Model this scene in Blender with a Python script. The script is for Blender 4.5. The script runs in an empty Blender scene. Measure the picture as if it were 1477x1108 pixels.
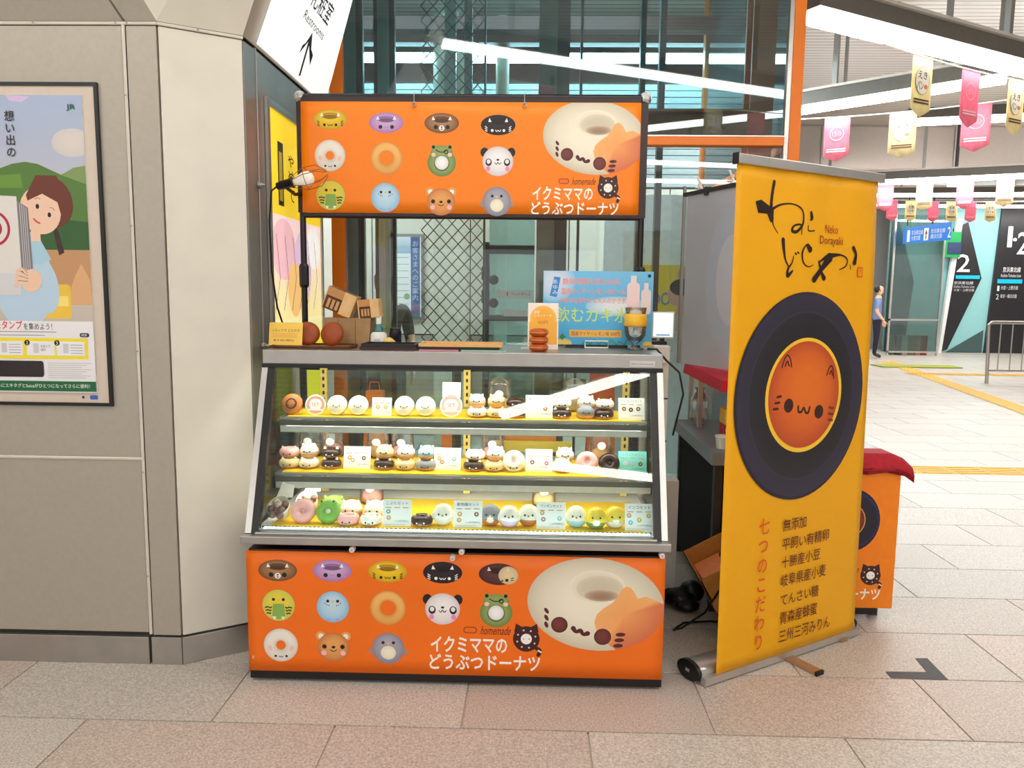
import bpy, bmesh, math, random
from mathutils import Vector, Matrix
random.seed(7)
SC = bpy.context.scene
COL = SC.collection
PI = math.pi
V = Vector

# ------------------------------------------------------------------ camera, world, exposure
cam_d = bpy.data.cameras.new('camera'); cam = bpy.data.objects.new('camera', cam_d); COL.objects.link(cam)
cam_d.sensor_fit = 'HORIZONTAL'; cam_d.sensor_width = 36.0; cam_d.lens = 36.0 * 1100.0 / 1477.0
cam_d.clip_start = 0.05; cam_d.clip_end = 100
_p, _y, _r = math.atan2(129, 1100), math.atan2(28, 1100), 0.011
_F = V((-math.sin(_y) * math.cos(_p), math.cos(_y) * math.cos(_p), -math.sin(_p)))
_R0 = _F.cross(V((0, 0, 1))).normalized(); _U0 = _R0.cross(_F)
_R = _R0 * math.cos(_r) + _U0 * math.sin(_r); _U = _U0 * math.cos(_r) - _R0 * math.sin(_r)
cam.matrix_world = Matrix(((_R.x, _U.x, -_F.x, 0), (_R.y, _U.y, -_F.y, 0), (_R.z, _U.z, -_F.z, 1.42), (0, 0, 0, 1)))
SC.camera = cam
SC.view_settings.view_transform = 'Standard'; SC.view_settings.look = 'None'
SC.view_settings.gamma = 1.0; SC.view_settings.use_curve_mapping = False
SC.view_settings.exposure = 0.52
TUBE = 12.5          # emission of the fluorescent strips
CASE = 16.0          # emission of the display-case lamps
world = bpy.data.worlds.new('hall'); SC.world = world; world.use_nodes = True
world.node_tree.nodes['Background'].inputs[0].default_value = (1.0, 0.985, 0.96, 1)
world.node_tree.nodes['Background'].inputs[1].default_value = 0.72

# ------------------------------------------------------------------ helpers
def lin(c):
    return tuple(((x / 255) / 12.92 if x / 255 <= 0.04045 else ((x / 255 + 0.055) / 1.055) ** 2.4) for x in c)
MATS = {}
def mat(name, rgb, rough=0.5, metal=0.0, noise=0.06, scale=30, bump=0.0, spec=0.5, trans=0.0, emit=0.0, coat=0.0):
    if name in MATS: return MATS[name]
    m = bpy.data.materials.new(name); MATS[name] = m; m.use_nodes = True
    nt = m.node_tree; b = nt.nodes['Principled BSDF']; c = lin(rgb)
    b.inputs['Roughness'].default_value = rough; b.inputs['Metallic'].default_value = metal
    b.inputs['Specular IOR Level'].default_value = spec; b.inputs['Coat Weight'].default_value = coat
    tc = nt.nodes.new('ShaderNodeTexCoord'); nz = nt.nodes.new('ShaderNodeTexNoise')
    nz.inputs['Scale'].default_value = scale; nz.inputs['Detail'].default_value = 3
    nt.links.new(tc.outputs['Object'], nz.inputs['Vector'])
    rp = nt.nodes.new('ShaderNodeValToRGB')
    rp.color_ramp.elements[0].position = 0.3; rp.color_ramp.elements[1].position = 0.7
    rp.color_ramp.elements[0].color = tuple(max(0, x * (1 - noise)) for x in c) + (1,)
    rp.color_ramp.elements[1].color = tuple(min(1, x * (1 + noise)) for x in c) + (1,)
    nt.links.new(nz.outputs['Fac'], rp.inputs['Fac']); nt.links.new(rp.outputs['Color'], b.inputs['Base Color'])
    if bump:
        bp = nt.nodes.new('ShaderNodeBump'); bp.inputs['Strength'].default_value = bump; bp.inputs['Distance'].default_value = 0.01
        nt.links.new(nz.outputs['Fac'], bp.inputs['Height']); nt.links.new(bp.outputs['Normal'], b.inputs['Normal'])
    if emit:
        nt.links.new(rp.outputs['Color'], b.inputs['Emission Color']); b.inputs['Emission Strength'].default_value = emit
    if trans:
        out = nt.nodes['Material Output']; tr = nt.nodes.new('ShaderNodeBsdfTranslucent'); mx = nt.nodes.new('ShaderNodeMixShader')
        nt.links.new(rp.outputs['Color'], tr.inputs['Color']); mx.inputs[0].default_value = trans
        nt.links.new(b.outputs[0], mx.inputs[1]); nt.links.new(tr.outputs[0], mx.inputs[2]); nt.links.new(mx.outputs[0], out.inputs[0])
    return m
def glass(name, tint=(240, 250, 248), refl=1.0, ior=1.5, rough=0.0, haze=0.0):
    if name in MATS: return MATS[name]
    m = bpy.data.materials.new(name); MATS[name] = m; m.use_nodes = True; nt = m.node_tree
    nt.nodes.remove(nt.nodes['Principled BSDF']); out = nt.nodes['Material Output']
    tr = nt.nodes.new('ShaderNodeBsdfTransparent'); tr.inputs[0].default_value = lin(tint) + (1,)
    gl = nt.nodes.new('ShaderNodeBsdfGlossy'); gl.inputs['Roughness'].default_value = rough
    fr = nt.nodes.new('ShaderNodeFresnel'); fr.inputs[0].default_value = ior
    ml = nt.nodes.new('ShaderNodeMath'); ml.operation = 'MULTIPLY'; ml.inputs[1].default_value = refl; ml.use_clamp = True
    mx = nt.nodes.new('ShaderNodeMixShader')
    nt.links.new(fr.outputs[0], ml.inputs[0]); nt.links.new(ml.outputs[0], mx.inputs[0])
    nt.links.new(tr.outputs[0], mx.inputs[1]); nt.links.new(gl.outputs[0], mx.inputs[2])
    last = mx
    if haze:
        df = nt.nodes.new('ShaderNodeBsdfDiffuse'); df.inputs[0].default_value = (0.9, 0.93, 0.93, 1)
        nz = nt.nodes.new('ShaderNodeTexNoise'); nz.inputs['Scale'].default_value = 9
        mm = nt.nodes.new('ShaderNodeMath'); mm.operation = 'MULTIPLY'; mm.inputs[1].default_value = haze * 2
        nt.links.new(nz.outputs['Fac'], mm.inputs[0])
        m2 = nt.nodes.new('ShaderNodeMixShader'); nt.links.new(mm.outputs[0], m2.inputs[0])
        nt.links.new(mx.outputs[0], m2.inputs[1]); nt.links.new(df.outputs[0], m2.inputs[2]); last = m2
    nt.links.new(last.outputs[0], out.inputs[0])
    return m
def emitter(name, rgb, s):
    if name in MATS: return MATS[name]
    m = bpy.data.materials.new(name); MATS[name] = m; m.use_nodes = True; nt = m.node_tree
    nt.nodes.remove(nt.nodes['Principled BSDF'])
    e = nt.nodes.new('ShaderNodeEmission'); e.inputs[0].default_value = lin(rgb) + (1,); e.inputs[1].default_value = s
    nt.links.new(e.outputs[0], nt.nodes['Material Output'].inputs[0]); return m
def print_mat(rough=0.45, key='print', emit=0.0):
    if key in MATS: return MATS[key]
    m = bpy.data.materials.new(key); MATS[key] = m; m.use_nodes = True; nt = m.node_tree; b = nt.nodes['Principled BSDF']
    a = nt.nodes.new('ShaderNodeAttribute'); a.attribute_name = 'Col'
    nt.links.new(a.outputs['Color'], b.inputs['Base Color']); b.inputs['Roughness'].default_value = rough
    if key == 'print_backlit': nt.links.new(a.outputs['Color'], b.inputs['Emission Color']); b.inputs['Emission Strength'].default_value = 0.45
    return m

ORG = {}
def setp(o, label=None, cat=None, group=None, kind=None):
    if label: o['label'] = label
    if cat: o['category'] = cat
    if group: o['group'] = group
    if kind: o['kind'] = kind
    return o
def thing(name, label, cat, loc=(0, 0, 0), group=None, kind=None):
    o = bpy.data.objects.new(name, None); o.empty_display_size = 0.05; COL.objects.link(o)
    o.location = loc; ORG[o.name] = V(loc); return setp(o, label, cat, group, kind)

class MB:
    def __init__(s): s.v = []; s.f = []; s.smooth = False
    def add(s, vs, fs):
        n = len(s.v); s.v += [V(p) for p in vs]; s.f += [tuple(i + n for i in f) for f in fs]; return s
    def box(s, a, b):
        x0, y0, z0 = a; x1, y1, z1 = b
        return s.add([(x0, y0, z0), (x1, y0, z0), (x1, y1, z0), (x0, y1, z0), (x0, y0, z1), (x1, y0, z1), (x1, y1, z1), (x0, y1, z1)],
                     [(3, 2, 1, 0), (4, 5, 6, 7), (0, 1, 5, 4), (1, 2, 6, 5), (2, 3, 7, 6), (3, 0, 4, 7)])
    def obox(s, o, U, W, N, u, w, n):      # oriented box: origin + ranges along three axes
        o, U, W, N = V(o), V(U), V(W), V(N)
        c = [o + U * u[i] + W * w[j] + N * n[k] for k in (0, 1) for j in (0, 1) for i in (0, 1)]
        return s.add(c, [(0, 2, 3, 1), (4, 5, 7, 6), (0, 1, 5, 4), (1, 3, 7, 5), (3, 2, 6, 7), (2, 0, 4, 6)])
    def prism(s, pts, d):                  # planar polygon pts extruded by vector d
        n = len(pts); d = V(d); s.add([V(p) for p in pts] + [V(p) + d for p in pts],
            [tuple(range(n))[::-1], tuple(range(n, 2 * n))] + [(i, (i + 1) % n, n + (i + 1) % n, n + i) for i in range(n)]); return s
    def tube(s, pts, r, k=8, cap=True):
        pts = [V(p) for p in pts]; rs = r if isinstance(r, (list, tuple)) else [r] * len(pts); base = len(s.v); up = None
        for i, p in enumerate(pts):
            t = (pts[min(i + 1, len(pts) - 1)] - pts[max(i - 1, 0)])
            t = t.normalized() if t.length > 1e-9 else V((0, 0, 1))
            if up is None: up = t.orthogonal().normalized()
            up = (up - t * up.dot(t)); up = up.normalized() if up.length > 1e-6 else t.orthogonal().normalized()
            w = t.cross(up)
            for j in range(k):
                a = 2 * PI * j / k; s.v.append(p + (up * math.cos(a) + w * math.sin(a)) * rs[i])
        for i in range(len(pts) - 1):
            for j in range(k):
                s.f.append((base + i * k + j, base + i * k + (j + 1) % k, base + (i + 1) * k + (j + 1) % k, base + (i + 1) * k + j))
        if cap:
            s.f.append(tuple(base + j for j in range(k))[::-1]); s.f.append(tuple(base + (len(pts) - 1) * k + j for j in range(k)))
        return s
    def lathe(s, prof, k=20, c=(0, 0, 0), axis=None, sx=1, sy=1):   # profile (r, z) about an axis
        base = len(s.v); c = V(c)
        A = V(axis).normalized() if axis else V((0, 0, 1)); X = A.orthogonal().normalized() if axis else V((1, 0, 0)); Y = A.cross(X)
        for r, z in prof:
            for j in range(k):
                a = 2 * PI * j / k; s.v.append(c + A * z + X * (r * sx * math.cos(a)) + Y * (r * sy * math.sin(a)))
        for i in range(len(prof) - 1):
            for j in range(k):
                s.f.append((base + i * k + j, base + i * k + (j + 1) % k, base + (i + 1) * k + (j + 1) % k, base + (i + 1) * k + j))
        if prof[0][0] > 1e-5: s.f.append(tuple(base + j for j in range(k))[::-1])
        if prof[-1][0] > 1e-5: s.f.append(tuple(base + (len(prof) - 1) * k + j for j in range(k)))
        return s
    def ball(s, c, r, k=14, m=9):
        r = r if isinstance(r, (tuple, list)) else (r, r, r); base = len(s.v); c = V(c)
        for i in range(m + 1):
            t = PI * i / m
            for j in range(k):
                a = 2 * PI * j / k; s.v.append(c + V((r[0] * math.sin(t) * math.cos(a), r[1] * math.sin(t) * math.sin(a), -r[2] * math.cos(t))))
        for i in range(m):
            for j in range(k):
                s.f.append((base + i * k + j, base + i * k + (j + 1) % k, base + (i + 1) * k + (j + 1) % k, base + (i + 1) * k + j))
        return s
    def torus(s, c, R, r, rz=None, k=26, m=12, a0=0, a1=2 * PI):
        rz = rz or r; base = len(s.v); c = V(c); full = abs(a1 - a0 - 2 * PI) < 1e-6; mm = m if full else m + 1
        for i in range(k):
            t = 2 * PI * i / k
            for j in range(mm):
                a = a0 + (a1 - a0) * j / m
                s.v.append(c + V(((R + r * math.cos(a)) * math.cos(t), (R + r * math.cos(a)) * math.sin(t), rz * math.sin(a))))
        for i in range(k):
            for j in range(m):
                jn = (j + 1) % mm; s.f.append((base + i * mm + j, base + ((i + 1) % k) * mm + j, base + ((i + 1) % k) * mm + jn, base + i * mm + jn))
        return s
    def xf(s, M):
        s.v = [M @ p for p in s.v]; return s
    def build(s, name, m, parent=None, loc=None, smooth=None, bevel=0.0):
        org = V((0, 0, 0))
        if parent is not None: org = ORG.get(parent.name, V((0, 0, 0)))
        elif loc is not None: org = V(loc)
        me = bpy.data.meshes.new(name); me.from_pydata([tuple(p - org) for p in s.v], [], s.f)
        bm = bmesh.new(); bm.from_mesh(me); bmesh.ops.remove_doubles(bm, verts=bm.verts, dist=1e-6)
        bmesh.ops.recalc_face_normals(bm, faces=bm.faces)
        if bevel: bmesh.ops.bevel(bm, geom=list(bm.edges), offset=bevel, segments=2, affect='EDGES', profile=0.6, clamp_overlap=True)
        bm.to_mesh(me); bm.free()
        sm = s.smooth if smooth is None else smooth
        if sm:
            for p in me.polygons: p.use_smooth = True
            if sm == 'auto':
                for e in me.edges: pass
                me.set_sharp_from_angle(angle=math.radians(40))
        me.materials.append(m)
        o = bpy.data.objects.new(name, me); COL.objects.link(o)
        if parent is not None: o.parent = parent; ORG[o.name] = org
        else: o.location = org; ORG[o.name] = org
        return o
def box(a, b, name, m, parent=None, bevel=0.0, loc=None): return MB().box(a, b).build(name, m, parent, loc=loc, bevel=bevel)
def tube(pts, r, name, m, parent=None, k=8, loc=None): return MB().tube(pts, r, k).build(name, m, parent, loc=loc, smooth='auto')
def copy_tree(o, loc=None, rot=None, scale=None, parent=None):
    c = o.copy(); COL.objects.link(c); c.parent = parent
    if loc is not None: c.location = loc
    if rot is not None: c.rotation_euler = rot
    if scale is not None: c.scale = scale if isinstance(scale, (tuple, list)) else (scale,) * 3
    for ch in list(o.children): copy_tree(ch, parent=c)
    return c

# --- flat print on a plane: origin O, axes U (right) and W (up), normal N towards the reader
class Print:
    STEP = 0.00006; BASE = 0.0004
    def __init__(s, parent, O, U, W, N, bend=None):
        s.parent, s.O, s.U, s.W, s.N = parent, V(O), V(U).normalized(), V(W).normalized(), V(N).normalized()
        s.lift = s.BASE; s.reset(); s.bend = bend; s.clamp = None
    def reset(s): s.v = []; s.f = []; s.c = []
    def P(s, x, y):
        if s.clamp: x = min(max(x, s.clamp[0]), s.clamp[2]); y = min(max(y, s.clamp[1]), s.clamp[3])
        return s.O + s.U * x + s.W * y + s.N * s.lift
    def poly(s, pts, rgb):
        n = len(s.v); s.v += [s.P(*p) for p in pts]; s.f.append(tuple(range(n, n + len(pts)))); s.c += [lin(rgb)] * len(pts); s.lift += s.STEP; return s
    def rect(s, x0, y0, x1, y1, rgb): return s.poly([(x0, y0), (x1, y0), (x1, y1), (x0, y1)], rgb)
    def vgrad(s, x0, y0, x1, y1, lo, hi):
        n = len(s.v); s.v += [s.P(*p) for p in [(x0, y0), (x1, y0), (x1, y1), (x0, y1)]]; s.f.append((n, n + 1, n + 2, n + 3)); s.c += [lin(lo), lin(lo), lin(hi), lin(hi)]; s.lift += s.STEP; return s
    def rrect(s, x0, y0, x1, y1, r, rgb, k=4):
        pts = []
        for cx, cy, a in ((x1 - r, y0 + r, -PI / 2), (x1 - r, y1 - r, 0), (x0 + r, y1 - r, PI / 2), (x0 + r, y0 + r, PI)):
            pts += [(cx + r * math.cos(a + PI / 2 * i / k), cy + r * math.sin(a + PI / 2 * i / k)) for i in range(k + 1)]
        return s.poly(pts, rgb)
    def ell(s, cx, cy, rx, ry, rgb, edge=None, rot=0.0, k=32, hl=(0, 0)):   # hl shifts the colour centre
        ca, sa = math.cos(rot), math.sin(rot); n = len(s.v); rings = [1.0] if edge is None else [0.35, 0.7, 0.9, 1.0]
        ec = edge or rgb
        s.v.append(s.P(cx + hl[0], cy + hl[1])); s.c.append(lin(rgb))
        for q in rings:
            w = 1.0 if edge is None else q ** 3
            col = lin(tuple(rgb[i] * (1 - w) + ec[i] * w for i in range(3)))
            for j in range(k):
                a = 2 * PI * j / k; x = rx * q * math.cos(a); y = ry * q * math.sin(a)
                s.v.append(s.P(cx + hl[0] * (1 - q) + x * ca - y * sa, cy + hl[1] * (1 - q) + x * sa + y * ca)); s.c.append(col)
        for j in range(k): s.f.append((n, n + 1 + j, n + 1 + (j + 1) % k))
        for i in range(len(rings) - 1):
            for j in range(k):
                a0 = n + 1 + i * k; a1 = a0 + k; s.f.append((a0 + j, a1 + j, a1 + (j + 1) % k, a0 + (j + 1) % k))
        s.lift += s.STEP; return s
    def ring(s, cx, cy, R, r, col, dark, sy=1.0, rot=0.0, k=40, m=8):       # printed torus: R outer, r hole radius
        n = len(s.v); ca, sa = math.cos(rot), math.sin(rot)
        for i in range(m + 1):
            q = i / m; rr = r + (R - r) * q; w = abs(2 * q - 1) ** 2.5
            for j in range(k):
                a = 2 * PI * j / k; sh = min(1, max(0, w * 0.75 - 0.25 * math.sin(a) * (1 - w) + 0.1))
                x = rr * math.cos(a); y = rr * sy * math.sin(a); s.v.append(s.P(cx + x * ca - y * sa, cy + x * sa + y * ca))
                s.c.append(lin(tuple(col[t] * (1 - sh) + dark[t] * sh for t in range(3))))
        for i in range(m):
            for j in range(k): s.f.append((n + i * k + j, n + (i + 1) * k + j, n + (i + 1) * k + (j + 1) % k, n + i * k + (j + 1) % k))
        s.lift += s.STEP; return s
    def line(s, pts, w, rgb):
        w = w if isinstance(w, (tuple, list)) else [w] * len(pts); L, Rr = [], []
        for i, p in enumerate(pts):
            a = V(pts[max(0, i - 1)]); b = V(pts[min(len(pts) - 1, i + 1)]); t = (b - a); t = t.normalized() if t.length > 1e-9 else V((1, 0)); nn = V((-t.y, t.x))
            L.append(V(p) + nn * w[i] / 2); Rr.append(V(p) - nn * w[i] / 2)
        n = len(s.v)
        for a, b in zip(L, Rr): s.v += [s.P(*a), s.P(*b)]; s.c += [lin(rgb)] * 2
        for i in range(len(pts) - 1): s.f.append((n + 2 * i, n + 2 * i + 1, n + 2 * i + 3, n + 2 * i + 2))
        s.lift += s.STEP; return s
    def brush(s, pts, w, rgb, k=8):                                            # smooth stroke through points
        P = [V(p) for p in pts]; out = []; ws = w if isinstance(w, (list, tuple)) else [w] * len(pts); wo = []
        for i in range(len(P) - 1):
            p0, p1, p2, p3 = P[max(0, i - 1)], P[i], P[i + 1], P[min(len(P) - 1, i + 2)]
            for q in range(k):
                t = q / k; out.append(0.5 * ((2 * p1) + (p2 - p0) * t + (2 * p0 - 5 * p1 + 4 * p2 - p3) * t * t + (3 * p1 - p0 - 3 * p2 + p3) * t ** 3)); wo.append(ws[i] * (1 - t) + ws[i + 1] * t)
        out.append(P[-1]); wo.append(ws[-1]); s.line([tuple(p) for p in out], wo, rgb)
        s.ell(P[0].x, P[0].y, ws[0] / 2, ws[0] / 2, rgb, k=10); s.ell(P[-1].x, P[-1].y, ws[-1] / 2, ws[-1] / 2, rgb, k=10); return s
    def build(s, name, rough=0.45, key='print', label=None):
        org = ORG.get(s.parent.name, V((0, 0, 0))); me = bpy.data.meshes.new(name)
        vs = [s.bend(p) if s.bend else p for p in s.v]
        me.from_pydata([tuple(p - org) for p in vs], [], s.f)
        at = me.color_attributes.new('Col', 'FLOAT_COLOR', 'POINT')
        at.data.foreach_set('color', [x for c in s.c for x in (c[0], c[1], c[2], 1.0)])
        me.materials.append(print_mat(rough, key)); o = bpy.data.objects.new(name, me); COL.objects.link(o); o.parent = s.parent; ORG[o.name] = org
        if label: o['label'] = label
        s.reset(); return o
    def text(s, body, x0, y0, x1, y1, rgb, bold=0.0, name='lettering', shear=0.0, keep=False, parent=None, emit=0.0):
        me = text_mesh(body, 0.0); xs = [v.co.x for v in me.vertices]; ys = [v.co.y for v in me.vertices]
        if not xs: return None
        bx0, bx1, by0, by1 = min(xs), max(xs), min(ys), max(ys); sx = (x1 - x0) / max(1e-6, bx1 - bx0); sy = (y1 - y0) / max(1e-6, by1 - by0)
        if keep: sx = sy = min(sx, sy)
        par = parent or s.parent; org = ORG.get(par.name, V((0, 0, 0)))
        nm = bpy.data.meshes.new(name); vs = []; fs = []; bo = bold * 0.6       # bold: the same glyphs laid down slightly shifted
        for ox, oy in ([(0, 0)] if bold < 0.006 else [(-bo, 0), (bo, 0), (0, -bo), (0, bo)]):
            n0 = len(vs); s.lift += 0.00003
            for v in me.vertices:
                py = (v.co.y - by0 + oy) * sy; p = s.P(x0 + (v.co.x - bx0 + ox) * sx + shear * py, y0 + py)
                vs.append(tuple((s.bend(p) if s.bend else p) - org))
            fs += [tuple(i + n0 for i in p.vertices) for p in me.polygons]
        nm.from_pydata(vs, [], fs); s.lift += s.STEP
        nm.materials.append(mat('ink_%d_%d_%d' % tuple(rgb), rgb, 0.5, noise=0.02, emit=emit))
        o = bpy.data.objects.new(name, nm); COL.objects.link(o); o.parent = par; ORG[o.name] = org; return o
TXT = {}
def text_mesh(body, bold=0.0):
    key = (body, bold)
    if key in TXT: return TXT[key]
    cu = bpy.data.curves.new('lettering', 'FONT'); cu.body = body; cu.size = 1.0; cu.resolution_u = 2; cu.offset = bold; cu.fill_mode = 'FRONT'; cu.space_line = 1.05
    o = bpy.data.objects.new('lettering_source', cu); COL.objects.link(o); dg = bpy.context.evaluated_depsgraph_get(); dg.update()
    me = bpy.data.meshes.new_from_object(o.evaluated_get(dg)); bpy.data.objects.remove(o); bpy.data.curves.remove(cu); TXT[key] = me; return me

# ------------------------------------------------------------------ shared materials
M_panel = mat('panel_beige', (176, 168, 154), 0.45, 0.25, noise=0.03, scale=60, bump=0.03)
M_panel2 = mat('panel_pale_lit', (222, 216, 202), 0.42, 0.1, noise=0.03, scale=8)  # pale parts; on the column chamfer the paleness stands for light
M_steel = mat('brushed_steel', (178, 174, 168), 0.32, 0.85, noise=0.06, scale=12)
M_steel_dull = mat('dull_steel', (150, 148, 144), 0.45, 0.6, noise=0.06, scale=12)
M_alu = mat('aluminium', (205, 202, 198), 0.3, 0.8, noise=0.04, scale=20)
M_black = mat('black_paint', (16, 13, 13), 0.35, 0.0, noise=0.1)
M_dark = mat('dark_grey', (52, 52, 54), 0.5)
M_brownblack = mat('brown_black', (44, 14, 8), 0.4)
M_orange = mat('orange_steel', (246, 128, 6), 0.4, noise=0.05, scale=6)
M_banner = mat('banner_orange', (244, 112, 0), 0.5, noise=0.03, scale=5)
M_yellow = mat('banner_yellow', (255, 184, 0), 0.5, noise=0.03, scale=3, trans=0.12)
M_white = mat('white_paint', (238, 238, 236), 0.45, noise=0.02)
M_red = mat('red_cloth', (176, 22, 40), 0.8, noise=0.15, scale=40, bump=0.2)
M_card = mat('cardboard', (190, 132, 62), 0.8, noise=0.08, scale=40)
M_joint = mat('joint', (48, 44, 40), 0.8)
M_tube = emitter('fluorescent_white', (255, 251, 244), TUBE)
M_tubeC = emitter('fluorescent_cool', (236, 252, 255), TUBE * 2.2)
M_tubeF = emitter('fluorescent_far', (255, 253, 248), TUBE * 2.0)
M_caselamp = emitter('case_lamp', (255, 248, 236), CASE)
G_case = glass('case_glass', (246, 252, 250), 0.9)
G_shaft = glass('shaft_glass', (238, 246, 246), 1.2, haze=0.03)
G_clear = glass('clear_plastic', (252, 254, 254), 1.1, rough=0.05, haze=0.05)

# granite for the floor tiles
def granite(name, base, contrast=0.42):
    m = bpy.data.materials.new(name); MATS[name] = m; m.use_nodes = True; nt = m.node_tree; b = nt.nodes['Principled BSDF']
    tc = nt.nodes.new('ShaderNodeTexCoord'); oi = nt.nodes.new('ShaderNodeObjectInfo')
    n1 = nt.nodes.new('ShaderNodeTexNoise'); n1.inputs['Scale'].default_value = 150; n1.inputs['Detail'].default_value = 4; n1.inputs['Roughness'].default_value = 0.7
    add = nt.nodes.new('ShaderNodeVectorMath'); add.operation = 'ADD'
    sc = nt.nodes.new('ShaderNodeVectorMath'); sc.operation = 'SCALE'; sc.inputs['Scale'].default_value = 9
    cmb = nt.nodes.new('ShaderNodeCombineXYZ')
    for i in range(3): nt.links.new(oi.outputs['Random'], cmb.inputs[i])
    nt.links.new(cmb.outputs[0], sc.inputs[0]); nt.links.new(tc.outputs['Object'], add.inputs[0]); nt.links.new(sc.outputs[0], add.inputs[1])
    nt.links.new(add.outputs[0], n1.inputs['Vector'])
    rp = nt.nodes.new('ShaderNodeValToRGB'); c = lin(base)
    rp.color_ramp.elements[0].position = 0.33; rp.color_ramp.elements[0].color = tuple(x * (1 - contrast) for x in c) + (1,)
    rp.color_ramp.elements[1].position = 0.66; rp.color_ramp.elements[1].color = tuple(min(1, x * (1 + contrast * 0.7)) for x in c) + (1,)
    nt.links.new(n1.outputs['Fac'], rp.inputs['Fac'])
    hs = nt.nodes.new('ShaderNodeHueSaturation'); mr = nt.nodes.new('ShaderNodeMapRange'); mr.inputs[3].default_value = 0.93; mr.inputs[4].default_value = 1.07
    nt.links.new(oi.outputs['Random'], mr.inputs[0]); nt.links.new(mr.outputs[0], hs.inputs['Value']); nt.links.new(rp.outputs['Color'], hs.inputs['Color'])
    nt.links.new(hs.outputs['Color'], b.inputs['Base Color']); b.inputs['Roughness'].default_value = 0.42; b.inputs['Specular IOR Level'].default_value = 0.4
    return m
M_tileA = granite('granite_grey', (204, 194, 184)); M_tileB = granite('granite_pink', (202, 186, 175)); M_tileC = granite('granite_pale', (206, 200, 193))

# ------------------------------------------------------------------ floor
floor = MB().box((-8, -5, -0.12), (24, 30, -0.006)).build('floor', mat('floor_far', (196, 188, 178), 0.35, noise=0.05, scale=3)); setp(floor, kind='structure')
# beyond the built tiles the joints are drawn by the material
nt = MATS['floor_far'].node_tree; bk = nt.nodes.new('ShaderNodeTexBrick'); tc = nt.nodes.new('ShaderNodeTexCoord')
bk.offset = 0.5; bk.inputs['Scale'].default_value = 1.0; bk.inputs['Brick Width'].default_value = 0.832; bk.inputs['Row Height'].default_value = 0.402; bk.inputs['Mortar Size'].default_value = 0.005
bk.inputs['Color1'].default_value = lin((205, 198, 190)) + (1,); bk.inputs['Color2'].default_value = lin((196, 188, 180)) + (1,); bk.inputs['Mortar'].default_value = lin((46, 42, 38)) + (1,)
mp_n = nt.nodes.new('ShaderNodeMapping'); mp_n.inputs['Location'].default_value = (-0.617 - 0.832 * 0.0, -2.357, 0); nt.links.new(tc.outputs['Object'], mp_n.inputs['Vector']); nt.links.new(mp_n.outputs[0], bk.inputs['Vector']); nt.links.new(bk.outputs['Color'], nt.nodes['Principled BSDF'].inputs['Base Color'])
TW, TH, GAP = 0.832, 0.402, 0.0028
tile_me = {}
for k, mm in (('a', M_tileA), ('b', M_tileB), ('c', M_tileC)):
    t0 = MB().box((GAP, GAP, -0.03), (TW - GAP, TH - GAP, 0)).build('floor_tile', mm, bevel=0.001); tile_me[k] = t0.data; bpy.data.objects.remove(t0)
R0 = 2.357
ntile = 0
for r in range(-3, 15):
    y0 = R0 + r * TH
    off = 0.617 if r % 2 == 0 else 0.617 + TW / 2
    lim_r = 0.78 * (y0 + TH) + 0.3; lim_l = -0.74 * (y0 + TH) - 0.2
    if y0 > 3.6: lim_l = 0.45
    if y0 < 2.8 and y0 > 2.3: pass
    for c in range(-6, 9):
        x0 = off + c * TW
        if x0 + TW < lim_l or x0 > lim_r: continue
        k = 'c' if y0 > 3.5 else ('b' if (r == 0 and x0 > -0.3) or random.random() < 0.25 else 'a')
        o = bpy.data.objects.new('floor_tile', tile_me[k]); COL.objects.link(o); o.parent = floor; o.location = (x0, y0, 0); ntile += 1
# tactile paving: yellow bar tiles let into the floor
M_tact = mat('tactile_yellow', (232, 178, 70), 0.55, noise=0.06)
tb = MB().box((0.004, 0.004, -0.002), (0.296, 0.296, 0.002))
for i in range(4): tb.box((0.03, 0.03 + i * 0.07, 0.002), (0.27, 0.06 + i * 0.07, 0.006))
t0 = tb.build('tactile_tile', M_tact); tact = t0.data; bpy.data.objects.remove(t0)
for i in range(14):
    o = bpy.data.objects.new('tactile_tile', tact); COL.objects.link(o); o.parent = floor; o.location = (2.3 + i * 0.3, 6.20, 0)
A, B = V((7.95, 17.6, 0)), V((5.9, 8.4, 0)); dd = (B - A).normalized(); an = math.atan2(dd.y, dd.x)
for i in range(31):
    o = bpy.data.objects.new('tactile_tile', tact); COL.objects.link(o); o.parent = floor; o.location = A + dd * i * 0.3; o.rotation_euler = (0, 0, an)
for i in range(20):
    o = bpy.data.objects.new('tactile_tile', tact); COL.objects.link(o); o.parent = floor; o.location = (7.2 + i * 0.3, 14.6, 0)

# ------------------------------------------------------------------ ceiling and far shell
def plank_mat():
    m = bpy.data.materials.new('ceiling_planks'); m.use_nodes = True; nt = m.node_tree; b = nt.nodes['Principled BSDF']
    tc = nt.nodes.new('ShaderNodeTexCoord'); wv = nt.nodes.new('ShaderNodeTexWave'); wv.bands_direction = 'Y'; wv.inputs['Scale'].default_value = 3.6; wv.inputs['Distortion'].default_value = 0
    nt.links.new(tc.outputs['Object'], wv.inputs['Vector']); rp = nt.nodes.new('ShaderNodeValToRGB')
    rp.color_ramp.elements[0].position = 0.02; rp.color_ramp.elements[0].color = lin((120, 112, 106)) + (1,); rp.color_ramp.elements[1].position = 0.16; rp.color_ramp.elements[1].color = lin((214, 206, 198)) + (1,)
    nt.links.new(wv.outputs['Fac'], rp.inputs['Fac']); nt.links.new(rp.outputs['Color'], b.inputs['Base Color']); b.inputs['Roughness'].default_value = 0.35
    return m
ceil = MB().box((-8, -5, 3.9), (24, 30, 4.0)).build('ceiling', plank_mat()); setp(ceil, kind='structure')
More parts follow.
